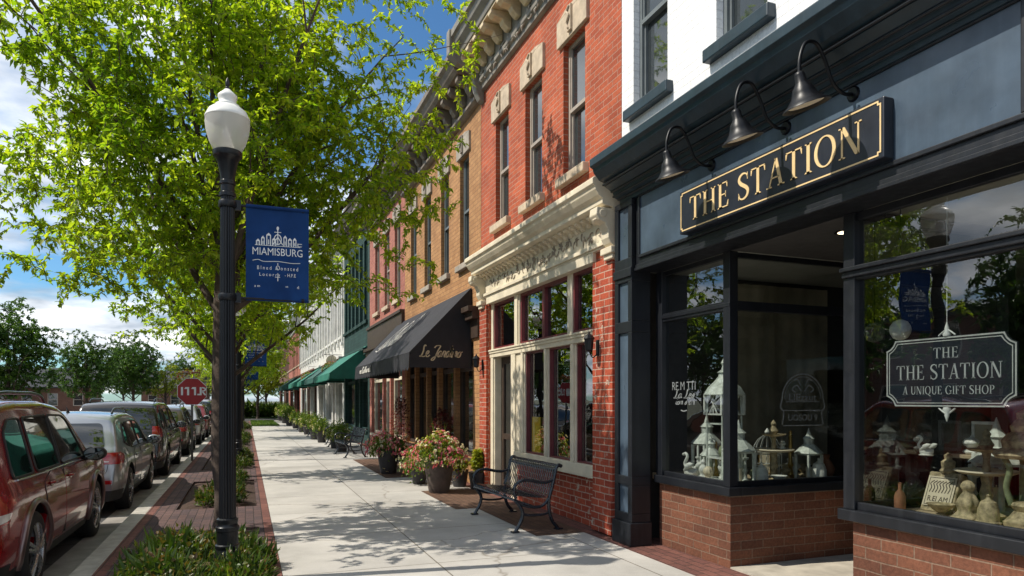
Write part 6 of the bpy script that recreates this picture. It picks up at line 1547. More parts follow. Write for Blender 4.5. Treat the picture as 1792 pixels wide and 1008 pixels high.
        mb = MB(); mb.lathe([(.001, 0), (.088, .001)], (0, 0, 0), 18, 'y', cap=False); mb.v = [(sx * (xs + .13) + p[0] * 1.2, my - .0765 + p[1], belt + .06 + p[2] * .8) for p in mb.v]; mb.build('mirror_glass', M['car_glass'], mo)
        for yw in ax:
            if arch:
                mb = MB(); zc = wr + .015; P = []
                for k in range(25):
                    a = R(-12 + 204 * k / 24); yy, zz = yw + math.cos(a) * wr * 1.2, zc + math.sin(a) * wr * 1.2
                    if zz > cs.zb + .02: P.append((sx * (cs.side(yy, zz) + .004), yy, zz))
                mb.tube(P, .03, 8); mb.build('wheel_arch', arch, t, smooth=60)
            make_wheel(t, sx * (cs.W / 2 - .125), yw, wr, .225, sx)
    patch('rear_window', round_poly(rear_win, .07), 'y', -.3, 1.0, .006, M['car_glass'])
    patch('windscreen', round_poly(front_win, .07), 'y', cs.L * .5, cs.L + .3, .006, M['car_glass'])
    # lower bumper trim, plate, reflectors
    patch('rear_bumper_trim', [(-cs.W / 2 - .1, cs.zb - .01), (cs.W / 2 + .1, cs.zb - .01), (cs.W / 2 + .1, cs.zb + .16), (-cs.W / 2 - .1, cs.zb + .16)], 'y', -.2, .34, .006, M['plastic'])
    mb = MB(); mb.box(-.26, .26, -.06, .06, plate[1] - .075, plate[1] + .075)
    yz = lambda z: float(np.interp(z, cs.ty[:60], cs.tx[:60])) if z < max(cs.ty[:60]) else .3
    py = yz(plate[1])
    mb = MB(); mb.prism([(py - .025, plate[1] - .075), (py - .012, plate[1] - .078), (py + .03, plate[1] + .072), (py + .015, plate[1] + .075)], 'x', -.16, .16); mb.build('licence_plate', M['plate'], t)
    zg = rear_win[0][1]; patch('tailgate', round_poly([(-.70, .64), (.70, .64), (.74, zg - .06), (-.74, zg - .06)], .09), 'y', -.2, .5, .003, mat)
    mb = MB(); yg = lambda z: float(np.interp(z, cs.ty[:70], cs.tx[:70])); P = [(q[0], yg(q[1]) - .002, q[1]) for q in round_poly([(-.70, .64), (.70, .64), (.74, zg - .06), (-.74, zg - .06)], .09)]
    mb.tube(P + [P[0]], .005, 5); mb.build('tailgate_gap', M['plastic'], t)
    mb = MB(); zc_ = plate[1] + .11; mb.tube([(-.3, yg(zc_) - .012, zc_), (.3, yg(zc_) - .012, zc_)], .013, 8); mb.build('tailgate_handle', M['chrome'], t)
    if refl:
        for sx in (1, -1): patch('reflector', round_poly([(sx * .45, .50), (sx * .78, .50), (sx * .78, .56), (sx * .45, .56)] if sx > 0 else [(-.78, .50), (-.45, .50), (-.45, .56), (-.78, .56)], .015), 'y', -.2, .3, .008, M['tail'])
    mb = MB(); mb.tube([(.55, .02, cs.zb + .02), (.55, .3, cs.zb + .03)], .035, 10); mb.build('exhaust_pipe', M['chrome'], t)
    if antenna:
        mb = MB(); a = antenna; mb.tube([(0, a, cs.ztop(a) + .03), (0, a - .03, cs.ztop(a) + .07), (0, a - .12, cs.ztop(a) + .13)], [.03, .012, .004], 6); mb.build('antenna', M['plastic'], t)
    if wiper:
        z0 = rear_win[0][1] + .05; mb = MB(); mb.tube([(.02, yz(z0) - .03 if z0 < 1.1 else .12, z0), (-.3, yz(z0) - .02 if z0 < 1.1 else .13, z0 + .03)], .009, 5); mb.build('wiper', M['plastic'], t)
    for me in big.values(): bpy.data.meshes.remove(me)
    return t
M['rail'] = basic('roof_rail_metal', (0.05, 0.055, 0.06), 0.3, 0.7, var=0.2, bump=0)
P_RED = paint('dark_red_paint', (0.21, 0.003, 0.007), 0.0, 0.25)
P_SIL = paint('silver_paint', (0.29, 0.31, 0.335), 0.6, 0.3)
P_DRK = paint('dark_brown_paint', (0.022, 0.018, 0.017), 0.4, 0.25)
PROF = [(.0, .90), (.24, .93), (.36, .975), (.55, 1.0), (.78, .998), (.95, .985), (1.06, .955), (1.14, .925), (1.68, .775), (1.85, .72)]
# tall red SUV
red = CarShape(4.72, 1.92, 1.79, [(0, .62), (.03, .74), (.05, .95), (.09, 1.06), (.15, 1.16), (.28, 1.48), (.38, 1.67), (.52, 1.735), (1.2, 1.775), (2.1, 1.775), (2.7, 1.725), (2.98, 1.62), (3.50, 1.20), (3.62, 1.13), (4.2, 1.04), (4.5, .95), (4.64, .82), (4.70, .66), (4.72, .5)], PROF)
r_w = [[(.50, 1.10), (1.08, 1.10), (1.12, 1.61), (.80, 1.61), (.60, 1.5)], [(1.18, 1.10), (2.02, 1.10), (2.02, 1.625), (1.22, 1.615)], [(2.10, 1.10), (3.24, 1.10), (2.84, 1.55), (2.66, 1.61), (2.10, 1.625)]]
r_d = [([(1.15, .36), (2.05, .36), (2.06, 1.06), (1.62, 1.07), (1.30, .98), (1.36, .72)], 1.55, .96), ([(2.08, .36), (3.18, .36), (3.24, .70), (3.22, 1.06), (2.09, 1.06)], 2.3, .96)]
suv = make_car('dark red SUV with roof rails, the nearest parked car', 'parked_car', red, P_RED, (1.0, 3.75), .375, r_w, [(-.64, 1.12), (.64, 1.12), (.52, 1.56), (-.52, 1.56)], [(-.70, 1.14), (.70, 1.14), (.56, 1.60), (-.56, 1.60)],
               [([(-.1, .70), (.30, .76), (.42, .95), (.30, .99), (-.1, .98)], [(-.1, .73), (.27, .78), (.33, .835), (-.1, .83)])], r_d, (.75, 2.5), [(.58, 1.08), (1.1, 1.075), (2.05, 1.075), (3.3, 1.075)], M['arch_red'] if 'arch_red' in M else paint('arch_sheen_paint', (0.15, 0.09, 0.085), 0.6, 0.3), [(4.2, .78), (4.8, .74), (4.8, .90), (4.15, .98)], 1.07, 3.12, None, plate=(0, .82), tail_in=.6)  # arch colour greyed and lightened: reflections on the flares put into the paint
suv.location = (-2.77, 6.58, -.134)
# silver crossover, lower and rounder
sil = CarShape(4.45, 1.86, 1.58, [(0, .55), (.02, .66), (.05, .80), (.10, .98), (.18, 1.06), (.34, 1.30), (.52, 1.47), (.72, 1.53), (1.3, 1.565), (2.0, 1.56), (2.5, 1.51), (2.75, 1.43), (3.35, 1.06), (3.45, 1.01), (4.0, .92), (4.28, .82), (4.40, .68), (4.45, .48)],
               [(.0, .90), (.24, .92), (.36, .97), (.52, 1.0), (.72, 1.0), (.88, .985), (.97, .955), (1.04, .925), (1.52, .765), (1.7, .70)], edge=.09)
s_w = [[(.72, 1.10), (1.12, 1.01), (1.16, 1.40), (1.0, 1.40)], [(1.20, 1.0), (1.98, .99), (1.98, 1.425), (1.24, 1.41)], [(2.05, .99), (3.02, .99), (2.62, 1.33), (2.42, 1.41), (2.05, 1.425)]]
s_d = [([(1.12, .36), (1.98, .36), (2.0, .96), (1.52, .97), (1.22, .88), (1.3, .62)], 1.5, .86), ([(2.02, .36), (3.02, .36), (3.08, .64), (3.04, .96), (2.03, .96)], 2.22, .86)]
cross = make_car('silver crossover parked behind the dark red SUV', 'parked_car', sil, P_SIL, (.88, 3.52), .345, s_w, [(-.66, 1.03), (.66, 1.03), (.58, 1.42), (-.58, 1.42)], [(-.7, 1.03), (.7, 1.03), (.55, 1.46), (-.55, 1.46)],
                 [([(-.1, .80), (.28, .80), (.42, .92), (.25, .98), (-.1, .97)], [(-.1, .83), (.05, .83), (.05, .87), (-.1, .87)])], s_d, (.95, 2.3), None, None, [(3.95, .68), (4.5, .64), (4.5, .78), (3.85, .87)], .97, 2.95, 1.0, plate=(0, .72))
cross.location = (-2.68, 11.9, -.134)
# dark boxy minivan
van = CarShape(4.95, 1.93, 1.74, [(0, .56), (.02, .70), (.05, .92), (.09, 1.08), (.15, 1.18), (.26, 1.45), (.38, 1.64), (.55, 1.70), (1.3, 1.735), (2.4, 1.72), (2.85, 1.66), (3.1, 1.57), (3.85, 1.12), (3.95, 1.07), (4.5, .95), (4.78, .84), (4.90, .68), (4.95, .48)], PROF)
v_w = [[(.50, 1.13), (1.2, 1.10), (1.2, 1.57), (.68, 1.56)], [(1.27, 1.10), (2.2, 1.09), (2.2, 1.585), (1.27, 1.57)], [(2.28, 1.09), (3.5, 1.08), (3.0, 1.50), (2.8, 1.56), (2.28, 1.585)]]
v_d = [([(1.24, .36), (2.22, .36), (2.24, 1.06), (1.3, 1.07), (1.42, .72)], 1.45, .95), ([(2.26, .36), (3.5, .36), (3.54, .7), (3.5, 1.05), (2.26, 1.06)], 2.42, .95)]
mini = make_car('dark brown minivan parked in front of the silver crossover', 'parked_car', van, P_DRK, (.98, 4.0), .36, v_w, [(-.68, 1.14), (.68, 1.14), (.56, 1.60), (-.56, 1.60)], [(-.7, 1.12), (.7, 1.12), (.56, 1.62), (-.56, 1.62)],
                [([(-.1, .93), (.24, .95), (.36, 1.12), (.20, 1.2), (-.1, 1.16)], [(-.1, .95), (.06, .95), (.1, 1.0), (-.1, 1.0)])], v_d, (.9, 2.6), None, None, [(4.4, .74), (5.0, .70), (5.0, .84), (4.3, .93)], 1.07, 3.35, None, plate=(0, .8), tail_in=.70)
mini.location = (-2.66, 17.1, -.134)
def recolour(src, pm, col, label, x, y, metal=.4):
    c = copy_tree(src, None, {pm.name: paint('car_paint', col, metal, .28)}); c.location = (x, y, -.134); c['label'] = label; return c
recolour(cross, P_SIL, (.075, .055, .038), 'bronze crossover beyond the dark brown minivan', -2.62, 23.6)
recolour(cross, P_SIL, (.45, .46, .47), 'pale silver car just behind the stop sign post', -2.60, 29.4)
recolour(cross, P_SIL, (.20, .008, .012), 'small red crossover beyond the stop sign', -2.58, 35.0)
recolour(mini, P_DRK, (.012, .014, .02), 'black van beyond the small red crossover', -2.55, 40.6)
recolour(suv, P_RED, (.22, .012, .016), 'bright red SUV far down the row of parked cars', -2.55, 46.8)
recolour(cross, P_SIL, (.02, .025, .035), 'dark blue crossover next to last in the parked row', -2.5, 53)
recolour(mini, P_DRK, (.32, .33, .33), 'grey van at the far end of the parked row', -2.5, 59)

# ------------------------------------------------------------------ things in the display windows
ZP = .792
def make_bird_lantern():
    x, y = 4.72, 5.92; org = (x, y, ZP)
    t = thing('birdcage_lantern', 'tall white birdcage lantern on legs in the narrow left display window', 'lantern', org)
    s = .125; mb = MB(org)
    for a in (-1, 1):
        for b in (-1, 1): mb.tube([(x + a * s, y + b * s, ZP), (x + a * s, y + b * s, ZP + .62)], .009, 6); mb.tube([(x + a * s, y + b * s, ZP + .62), (x + a * s * .95, y + b * s * .95, ZP + .9)], .008, 6)
    for z in (.02, .25, .6): mb.box(x - s, x + s, y - s, y - s + .012, ZP + z, ZP + z + .015); mb.box(x - s, x + s, y + s - .012, y + s, ZP + z, ZP + z + .015); mb.box(x - s, x - s + .012, y - s, y + s, ZP + z, ZP + z + .015); mb.box(x + s - .012, x + s, y - s, y + s, ZP + z, ZP + z + .015)
    mb.build('legs', M['mint_metal'], t)
    mb = MB(org); mb.box(x - s, x + s, y - s, y + s, ZP + .24, ZP + .25); mb.box(x - s - .01, x + s + .01, y - s - .01, y + s + .01, ZP, ZP + .02); mb.build('shelf', M['porcelain'], t)
    mb = MB(org); k = .14
    mb.box(x - k, x + k, y - k, y + k, ZP + .70, ZP + .715); mb.box(x - k, x + k, y - k, y + k, ZP + .90, ZP + .915)
    for a in (-1, 1):
        for b in (-1, 1): mb.box(x + a * k - .012, x + a * k + .012, y + b * k - .012, y + b * k + .012, ZP + .70, ZP + .91)
    for j in range(4):
        c = [(x - k, y - k), (x + k, y - k), (x + k, y + k), (x - k, y + k)]; p, q = c[j], c[(j + 1) % 4]
        for u in (.25, .5, .75): mb.tube([(p[0] + (q[0] - p[0]) * u, p[1] + (q[1] - p[1]) * u, ZP + .71), (p[0] + (q[0] - p[0]) * (1 - u), p[1] + (q[1] - p[1]) * (1 - u), ZP + .91)], .006, 5)
    mb.build('cage', M['porcelain'], t)
    mb = MB(org); mb.lathe([(.215, ZP + .915), (.17, ZP + .99), (.10, ZP + 1.06), (.06, ZP + 1.11), (.055, ZP + 1.14), (.075, ZP + 1.15), (.03, ZP + 1.18), (.02, ZP + 1.22), (.035, ZP + 1.25), (.02, ZP + 1.28), (.002, ZP + 1.32)], (x, y, 0), 8); mb.build('roof', M['mint_metal'], t, smooth=30)
make_bird_lantern()
def make_house_lantern():
    x, y = 4.66, 5.62; org = (x, y, ZP)
    t = thing('candle_lantern', 'small white candle lantern with pointed roof beside the recess pane', 'lantern', org)
    s = .105; mb = MB(org)
    mb.box(x - s - .01, x + s + .01, y - s - .01, y + s + .01, ZP, ZP + .025); mb.box(x - s, x + s, y - s, y + s, ZP + .32, ZP + .345)
    for a in (-1, 1):
        for b in (-1, 1): mb.box(x + a * s - .014, x + a * s + .014, y + b * s - .014, y + b * s + .014, ZP + .02, ZP + .33)
    mb.build('frame', M['mint_metal'], t, bevel=.003)
    mb = MB(org); mb.lathe([(.17, ZP + .345), (.165, ZP + .355), (.075, ZP + .45), (.06, ZP + .455), (.06, ZP + .52), (.075, ZP + .525), (.03, ZP + .57), (.022, ZP + .60), (.002, ZP + .66)], (x, y, 0), 8); mb.build('roof', M['mint_metal'], t)
    mb = MB(org); mb.lathe([(.035, ZP + .025), (.035, ZP + .17), (.006, ZP + .172), (.004, ZP + .19)], (x, y, 0), 14); mb.build('candle', M['cream'], t)
    return t
_l = make_house_lantern(); _l['group'] = 'candle lanterns in the display windows'
for x, y, s, lb in ((4.78, 6.22, .72, 'small white candle lantern behind the pair of porcelain figures'), (4.92, 6.48, 1.05, 'tall white candle lantern at the far end of the narrow window'), (5.60, 5.64, .85, 'white candle lantern at the deep end of the recess window'), (5.35, 3.52, 1.1, 'white candle lantern behind the tile block in the wide window')):
    c = copy_tree(_l); c.location = (x, y, ZP); c.scale = (s, s, s); c['label'] = lb
def blob_figure(name, label, cat, x, y, z, prof, mat, seed, seg=14, amp=.18, extra=None, group='trinkets in the display windows', part='body'):
    amp *= .32; seg = 32
    """turned and then carved ornament: a lathe with an uneven, modelled surface"""
    org = (x, y, z); t = thing(name, label, cat, org, group=group); rng = random.Random(seed)
    P = catmull([(r, 0, h) for r, h in prof], 4); mb = MB(org); mb.lathe([(max(p.x, .001), p.z) for p in P], (0, 0, 0), seg)
    f1, f2, p1_, p2_ = rng.choice((5, 6, 8)), rng.choice((9, 11, 13)), rng.uniform(0, 6), rng.uniform(0, 6); vs = []
    for (a, b, c) in mb.v:
        th = math.atan2(b, a); k = 1 + amp * math.sin(f1 * th + p1_ + c * 6) + amp * .6 * math.sin(f2 * th + p2_ - c * 9)
        vs.append((a * k + x, b * k + y, c + z))
    mb.v = vs; mb.build(part, mat, t, smooth=60)
    if extra:
        for nm, e, m2 in extra: e.org = Vector(org); e.build(nm, m2, t, smooth=60)
    return t
def swan(x, y, z, s, label):
    org = (x, y, z); t = thing('swan_figurine', label, 'figurine', org, group='trinkets in the display windows'); mb = MB(org)
    mb.tube(catmull([(x, y + .09 * s, z + .07 * s), (x, y + .02 * s, z + .06 * s), (x, y - .06 * s, z + .065 * s), (x, y - .11 * s, z + .10 * s)], 4), [.02 * s, .05 * s, .06 * s, .065 * s, .068 * s, .068 * s, .066 * s, .06 * s, .055 * s, .045 * s, .03 * s, .02 * s, .006 * s], 10)
    mb.tube(catmull([(x, y + .07 * s, z + .08 * s), (x, y + .12 * s, z + .15 * s), (x, y + .07 * s, z + .23 * s), (x, y + .10 * s, z + .27 * s), (x, y + .15 * s, z + .255 * s)], 5), .018 * s, 8); mb.build('body', M['porcelain'], t, smooth=70)
    mb = MB(org)
    for q in (-1, 1): mb.tube(catmull([(x + .05 * s * q, y + .05 * s, z + .08 * s), (x + .075 * s * q, y - .03 * s, z + .13 * s), (x + .06 * s * q, y - .12 * s, z + .17 * s)], 4), [.02 * s] * 4 + [.035 * s] * 3 + [.02 * s, .006 * s], 8)
    mb.build('wings', M['porcelain'], t, smooth=70)
    mb = MB(org); mb.lathe([(.09 * s, z), (.1 * s, z + .012 * s), (.08 * s, z + .02 * s), (.03 * s, z + .05 * s)], (x, y, 0), 16); mb.build('foot', M['porcelain'], t)
swan(4.62, 6.36, ZP, .95, 'white swan figurine at the far end of the narrow display window')
swan(5.0, 3.83, ZP + .42, .55, 'small white bird ornament deep in the left of the wide display window')
blob_figure('figurine', 'pale pair of porcelain figures between the swan and the birdcage lantern', 'figurine', 4.62, 6.14, ZP, [(.06, 0), (.065, .02), (.035, .05), (.05, .1), (.04, .14), (.02, .16), (.03, .19), (.01, .22)], M['porcelain'], 3)
blob_figure('figurine', 'small porcelain lamb figure left of the birdcage lantern', 'figurine', 4.60, 6.03, ZP, [(.045, 0), (.05, .02), (.03, .04), (.05, .08), (.045, .12), (.02, .15)], M['cream'], 5)
blob_figure('porcelain_vase', 'white fluted vase standing inside the legs of the birdcage lantern', 'vase', 4.72, 5.92, ZP + .02, [(.05, 0), (.055, .02), (.03, .05), (.065, .12), (.05, .17), (.07, .2)], M['porcelain'], 6)
blob_figure('figurine', 'grey green bird figure on the shelf of the birdcage lantern', 'figurine', 4.72, 5.92, ZP + .252, [(.04, 0), (.06, .05), (.05, .1), (.02, .14), (.025, .17), (.005, .2)], M['antique_green'], 8)
def tiered_stand(x, y, z, label, s=1, mat='antique', group='tiered stands in the display windows'):
    org = (x, y, z); t = thing('tiered_stand', label, 'stand', org, group=group)
    mb = MB(org); mb.lathe([(.11 * s, z), (.12 * s, z + .02 * s), (.05 * s, z + .05 * s), (.03 * s, z + .1 * s), (.045 * s, z + .17 * s), (.03 * s, z + .24 * s), (.04 * s, z + .30 * s)], (x, y, 0), 18); mb.build('stem', M[mat], t, smooth=40)
    mb = MB(org); mb.lathe([(.03 * s, z + .30 * s), (.16 * s, z + .315 * s), (.21 * s, z + .335 * s), (.20 * s, z + .345 * s), (.03 * s, z + .33 * s)], (x, y, 0), 28); mb.build('plate', M['cream'] if mat == 'antique' else M[mat], t, smooth=40)
    mb = MB(org); mb.lathe([(.03 * s, z + .33 * s), (.02 * s, z + .42 * s), (.03 * s, z + .47 * s), (.11 * s, z + .485 * s), (.13 * s, z + .50 * s), (.03 * s, z + .495 * s), (.05 * s, z + .53 * s), (.02 * s, z + .58 * s), (.03 * s, z + .61 * s), (.004, z + .65 * s)], (x, y, 0), 20); mb.build('upper_plate', M[mat], t, smooth=40)
tiered_stand(5.2, 5.72, ZP, 'tiered stand with plates behind the pane facing the shop entrance')
for k, (dx, dy, dz, h, m, lb) in enumerate(((.26, .1, 0, .16, 'antique', 'small carved cherub right of the tiered stand'), (-.2, .06, 0, .12, 'antique_green', 'twisted driftwood ornament left of the tiered stand'), (.42, .16, 0, .22, 'porcelain', 'pale jug near the dark end of the recess window'), (.1, -.04, .34, .09, 'porcelain', 'tiny pale dish figure on the plate of the tiered stand'), (.62, .2, 0, .14, 'antique', 'small brown urn at the deep end of the recess window'))):
    blob_figure('ornament', lb, 'ornament', 5.2 + dx, 5.74 + dy, ZP + dz, [(h * .3, 0), (h * .36, h * .12), (h * .18, h * .3), (h * .38, h * .6), (h * .2, h * .8), (h * .22, h * .95), (.004, h * 1.05)], M[m], 20 + k)
# wide right window
def book_block():
    x, y = 5.02, 3.70; org = (x, y, ZP); t = thing('tile_clock', 'cream block with an engraved tile face leaning back in the wide display window', 'ornament', org)
    mb = MB(org); y0, y1 = y - .13, y + .13
    mb.prism([(x - .10, ZP), (x + .08, ZP), (x + .08, ZP + .03), (x + .10, ZP + .27), (x + .02, ZP + .30), (x - .085, ZP + .03)], 'y', y0, y1); mb.build('block', M['antique'], t, bevel=.012)
    U = Vector((0, -1, 0)); V = Vector((.105, 0, .27)).normalized(); o = Vector((x - .089, y, ZP + .03)) + Vector((-.004, 0, .002))
    f = [rect(-.115, .01, .115, .25)]; mb = MB(org); mb.flat(f, o, U, V, .002); fc = mb.build('tile', M['cream'], t)
    g = [rect(-.10, .02, .10, .024), rect(-.10, .236, .10, .24), rect(-.1, .02, -.096, .24), rect(.096, .02, .1, .24)] + sans_text('R.EI AM', .06, 0, .05, width=.16)
    for k in range(7): g += ribbon([(-.08 + .025 * k, .12), (-.07 + .025 * k, .16), (-.085 + .025 * k, .19), (-.06 + .025 * k, .215)], lambda t_, d: .007)
    mb = MB(org); mb.flat(g, o - Vector((.003, 0, 0)), U, V, .001); mb.build('engraving', M['dark_wood'], fc)
    mb = MB(org); mb.lathe([(.05, ZP + .29), (.06, ZP + .31), (.045, ZP + .33), (.05, ZP + .38), (.025, ZP + .40), (.03, ZP + .43), (.004, ZP + .45)], (x + .05, y, 0), 14); mb.build('knob', M['antique'], t, smooth=40)
book_block()
tiered_stand(5.06, 3.40, ZP, 'weathered pedestal dish with a finial between the tile block and the big urn', 1.0)
blob_figure('stone_figure', 'carved stone cherub figure in front of the pedestal dish', 'statue', 4.82, 3.37, ZP, [(.10, 0), (.105, .02), (.08, .04), (.06, .07), (.07, .12), (.05, .17), (.03, .2), (.045, .235), (.03, .27), (.004, .285)], M['antique'], 32, amp=.3)
def big_urn():
    x, y = 4.95, 3.05; org = (x, y, ZP); t = thing('garden_urn', 'large weathered pedestal urn at the right edge of the wide display window', 'urn', org)
    mb = MB(org); mb.lathe([(.15, ZP), (.155, ZP + .03), (.11, ZP + .05), (.075, ZP + .10), (.10, ZP + .14), (.09, ZP + .16)], (x, y, 0), 20); mb.build('foot', M['antique'], t, smooth=40)
    mb = MB(org)
    for k in range(4): 
        a = R(45 + 90 * k); mb.tube(catmull([(x + .09 * math.cos(a), y + .09 * math.sin(a), ZP + .14), (x + .12 * math.cos(a), y + .12 * math.sin(a), ZP + .26), (x + .1 * math.cos(a), y + .1 * math.sin(a), ZP + .38), (x + .13 * math.cos(a), y + .13 * math.sin(a), ZP + .46)], 4), .02, 7)
    mb.build('legs', M['antique_green'], t, smooth=60)
    mb = MB(org); mb.lathe([(.05, ZP + .45), (.18, ZP + .46), (.2, ZP + .485), (.19, ZP + .51), (.14, ZP + .53), (.15, ZP + .58), (.11, ZP + .63), (.09, ZP + .64), (.1, ZP + .68), (.06, ZP + .73), (.065, ZP + .77), (.004, ZP + .80)], (x, y, 0), 24); mb.build('bowl', M['antique'], t, smooth=40)
big_urn()
def table(x0, x1, y0, y1, z, h, label):
    org = ((x0 + x1) / 2, (y0 + y1) / 2, z); t = thing('display_table', label, 'table', org); mb = MB(org); mb.box(x0, x1, y0, y1, z + h - .03, z + h); mb.build('table_top', M['display_floor'], t, bevel=.004)
    for a in (x0 + .04, x1 - .08):
        for b in (y0 + .04, y1 - .08): mb = MB(org); mb.box(a, a + .04, b, b + .04, z, z + h - .031); mb.build('leg', M['dark_wood'], t)
table(5.35, 6.0, 2.95, 3.9, ZP, .42, 'low wooden display table behind the tile block in the wide window')
for k, (x, y, h, m, lb) in enumerate(((5.45, 3.78, .15, 'porcelain', 'pale box shaped ornament at the left of the low display table'), (5.5, 3.58, .2, 'antique_green', 'yellowish flower ornament on the low display table'), (5.5, 3.38, .26, 'antique', 'domed stone ornament in the middle of the low display table'), (5.5, 3.14, .32, 'antique_green', 'tall green leafy ornament at the right of the low display table'))):
    blob_figure('ornament', lb, 'ornament', x, y, ZP + .42, [(h * .3, 0), (h * .4, h * .15), (h * .2, h * .35), (h * .42, h * .6), (h * .3, h * .8), (h * .1, h * .92), (.004, h * 1.05)], M[m], 50 + k)
def pendant(x, y, z, label):
    org = (x, y, z); t = thing('pendant_lamp', label, 'pendant lamp', org); mb = MB(org); mb.lathe([(.015, z + .08), (.05, z + .065), (.072, z + .03), (.078, z), (.072, z - .03), (.05, z - .065), (.015, z - .08)], (x, y, 0), 24); mb.build('globe', M['porcelain'], t, smooth=60)
    mb = MB(org); mb.tube([(x, y, z + .08), (x, y, 3.17)], .005, 5); mb.build('cord', M['black_iron'], t)
pendant(4.78, 3.88, 2.2, 'round pale pendant lamp high at the left in the wide display window')

# more goods crowding both windows: crisp turned shapes, cages, frames and candles
def turned(name, label, cat, x, y, z, prof, mat, seg=20, group='trinkets in the display windows'):
    org = (x, y, z); t = thing(name, label, cat, org, group=group); mb = MB(org); mb.lathe([(max(r, .001), z + h) for r, h in prof], (x, y, 0), seg); mb.build('body', mat, t, smooth=35); return t
def wire_cage(x, y, z, r, h, label, mat):
    org = (x, y, z); t = thing('birdcage', label, 'birdcage', org, group='birdcages in the display windows'); mb = MB(org)
    for k in range(14):
        a = 2 * math.pi * k / 14; P = [(x + r * math.cos(a), y + r * math.sin(a), z + .02)] + [(x + r * math.cos(a) * math.cos(R(q)), y + r * math.sin(a) * math.cos(R(q)), z + h * .55 + h * .4 * math.sin(R(q))) for q in (0, 25, 50, 75, 90)]
        mb.tube(P, .004, 5)
    for zz in (.02, h * .3, h * .55): mb.tube([(x + r * math.cos(R(15 * k)), y + r * math.sin(R(15 * k)), z + zz) for k in range(25)], .006, 5)
    mb.build('wires', mat, t); mb = MB(org); mb.lathe([(r * 1.06, z), (r * 1.08, z + .02), (r, z + .025)], (x, y, 0), 24); mb.build('tray', mat, t)
    mb = MB(org); mb.lathe([(.03, z + h * .95), (.02, z + h * .98), (.03, z + h * 1.02), (.004, z + h * 1.1)], (x, y, 0), 10); mb.build('finial', mat, t)
wire_cage(5.32, 5.95, ZP, .15, .5, 'white wire birdcage behind the tiered stand in the recess window', M['porcelain'])
wire_cage(5.25, 4.72 - 1.6, ZP + .42, .13, .38, 'pale wire birdcage standing behind the big urn in the wide window', M['porcelain'])
def frame_pic(x, y, z, w, h, label, mat):
    org = (x, y, z); t = thing('picture_frame', label, 'picture frame', org, group='picture frames in the display windows'); mb = MB(org); b = .025
    for q in ((-w / 2, w / 2, 0, b), (-w / 2, w / 2, h - b, h), (-w / 2, -w / 2 + b, b, h - b), (w / 2 - b, w / 2, b, h - b)): mb.box(x - .012, x + .012, y + q[0], y + q[1], z + q[2], z + q[3])
    mb.build('frame', mat, t, bevel=.004); mb = MB(org); mb.box(x - .002, x + .004, y - w / 2 + b, y + w / 2 - b, z + b, z + h - b); mb.build('print', M['backdrop'], t)
frame_pic(5.6, 6.3, ZP, .22, .3, 'small gold picture frame at the back of the narrow display window', M['brass'])
frame_pic(5.7, 3.85, ZP + .42, .2, .26, 'white picture frame at the left end of the low display table', M['porcelain'])
CAND = [(.05, 0), (.055, .012), (.02, .03), (.014, .08), (.022, .1), (.014, .12), (.014, .19), (.03, .2), (.032, .215), (.013, .216), (.013, .34), (.001, .35)]
JUG = [(.045, 0), (.05, .01), (.085, .07), (.09, .11), (.06, .17), (.035, .2), (.045, .24), (.04, .245), (.03, .2)]
BOT = [(.04, 0), (.045, .01), (.045, .12), (.035, .15), (.014, .18), (.014, .23), (.018, .235), (.001, .24)]
DOME = [(.09, 0), (.095, .02), (.08, .03), (.075, .12), (.055, .18), (.02, .205), (.012, .22), (.016, .235), (.001, .245)]
BOWL = [(.04, 0), (.045, .01), (.02, .025), (.06, .05), (.1, .09), (.105, .1), (.095, .095), (.02, .04)]
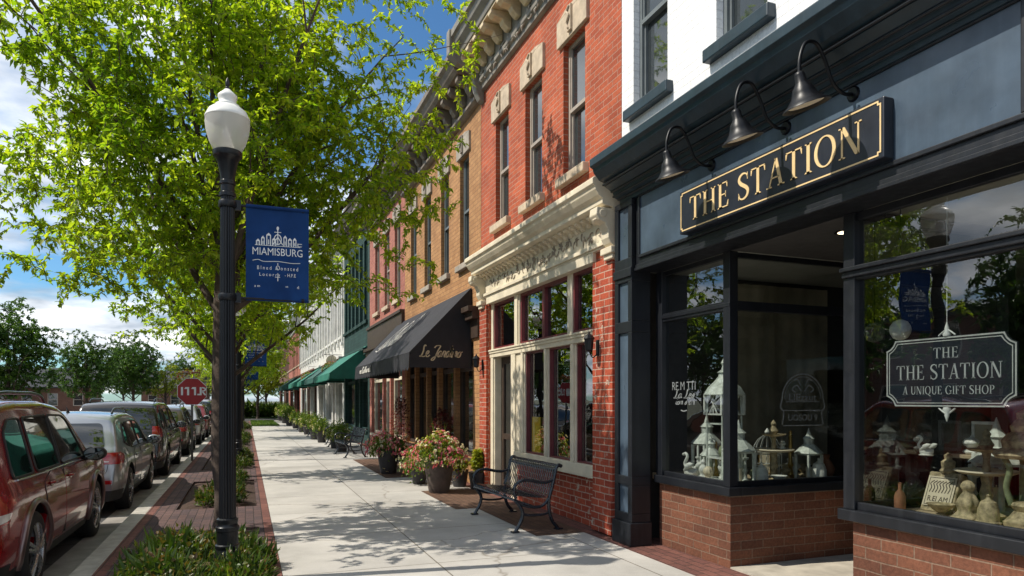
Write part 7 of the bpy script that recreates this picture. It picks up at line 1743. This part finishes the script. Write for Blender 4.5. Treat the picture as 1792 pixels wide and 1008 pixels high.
GOODS = [
 ('candlestick', 'white candlestick with tall candle left of the swan', 'candlestick', 4.78, 6.45, 0, CAND, 'porcelain', 1.0), ('candlestick', 'brass candlestick behind the pair of porcelain figures', 'candlestick', 4.85, 6.22, 0, CAND, 'brass', 1.15),
 ('jug', 'white jug behind the swan in the narrow window', 'jug', 4.95, 6.40, 0, JUG, 'porcelain', 1.0), ('bottle', 'blue glazed bottle behind the birdcage lantern', 'bottle', 5.0, 6.02, 0, BOT, 'blue_glaze', 1.3),
 ('cloche', 'pale dome shaped jar between the candle lantern and the tiered stand', 'jar', 4.95, 5.62, 0, DOME, 'porcelain', .9), ('bowl', 'footed white bowl in front of the tiered stand', 'bowl', 5.12, 5.56, 0, BOWL, 'porcelain', .8),
 ('candlestick', 'mint candlestick right of the candle lantern', 'candlestick', 4.86, 5.76, 0, CAND, 'mint_metal', 1.2), ('jug', 'terracotta jug deep in the recess window', 'jug', 5.85, 5.66, 0, JUG, 'terracotta', 1.1),
 ('cloche', 'white lidded jar near the dark end of the recess window', 'jar', 5.68, 5.58, 0, DOME, 'porcelain', 1.0), ('candlestick', 'tall brass candlestick beside the white lidded jar', 'candlestick', 5.55, 5.85, 0, CAND, 'brass', 1.5),
 ('bottle', 'amber bottle at the left corner of the wide window', 'bottle', 4.75, 3.86, 0, BOT, 'terracotta', .9), ('jug', 'white jug on the window floor left of the tile block', 'jug', 5.25, 3.86, 0, JUG, 'porcelain', 1.0),
 ('bowl', 'footed stone bowl right of the tile block', 'bowl', 4.80, 3.56, 0, BOWL, 'antique', .9), ('candlestick', 'pair sized candlestick behind the tile block', 'candlestick', 5.3, 3.66, 0, CAND, 'porcelain', 1.3),
 ('cloche', 'stone lidded jar between the figures and the big urn', 'jar', 4.78, 3.2, 0, DOME, 'antique', .85), ('candlestick', 'brass candlestick on the low display table', 'candlestick', 5.7, 3.5, .42, CAND, 'brass', 1.0),
 ('jug', 'green glazed jug at the back of the low display table', 'jug', 5.85, 3.3, .42, JUG, 'antique_green', 1.1), ('bottle', 'dark bottle on the low display table beside the domed ornament', 'bottle', 5.45, 3.26, .42, BOT, 'dark_wood', 1.0)]
for nm, lb, cat, x, y, dz, prof, m, s in GOODS: turned(nm, lb, cat, x, y, ZP + dz, [(r * s, h * s) for r, h in prof], M[m])
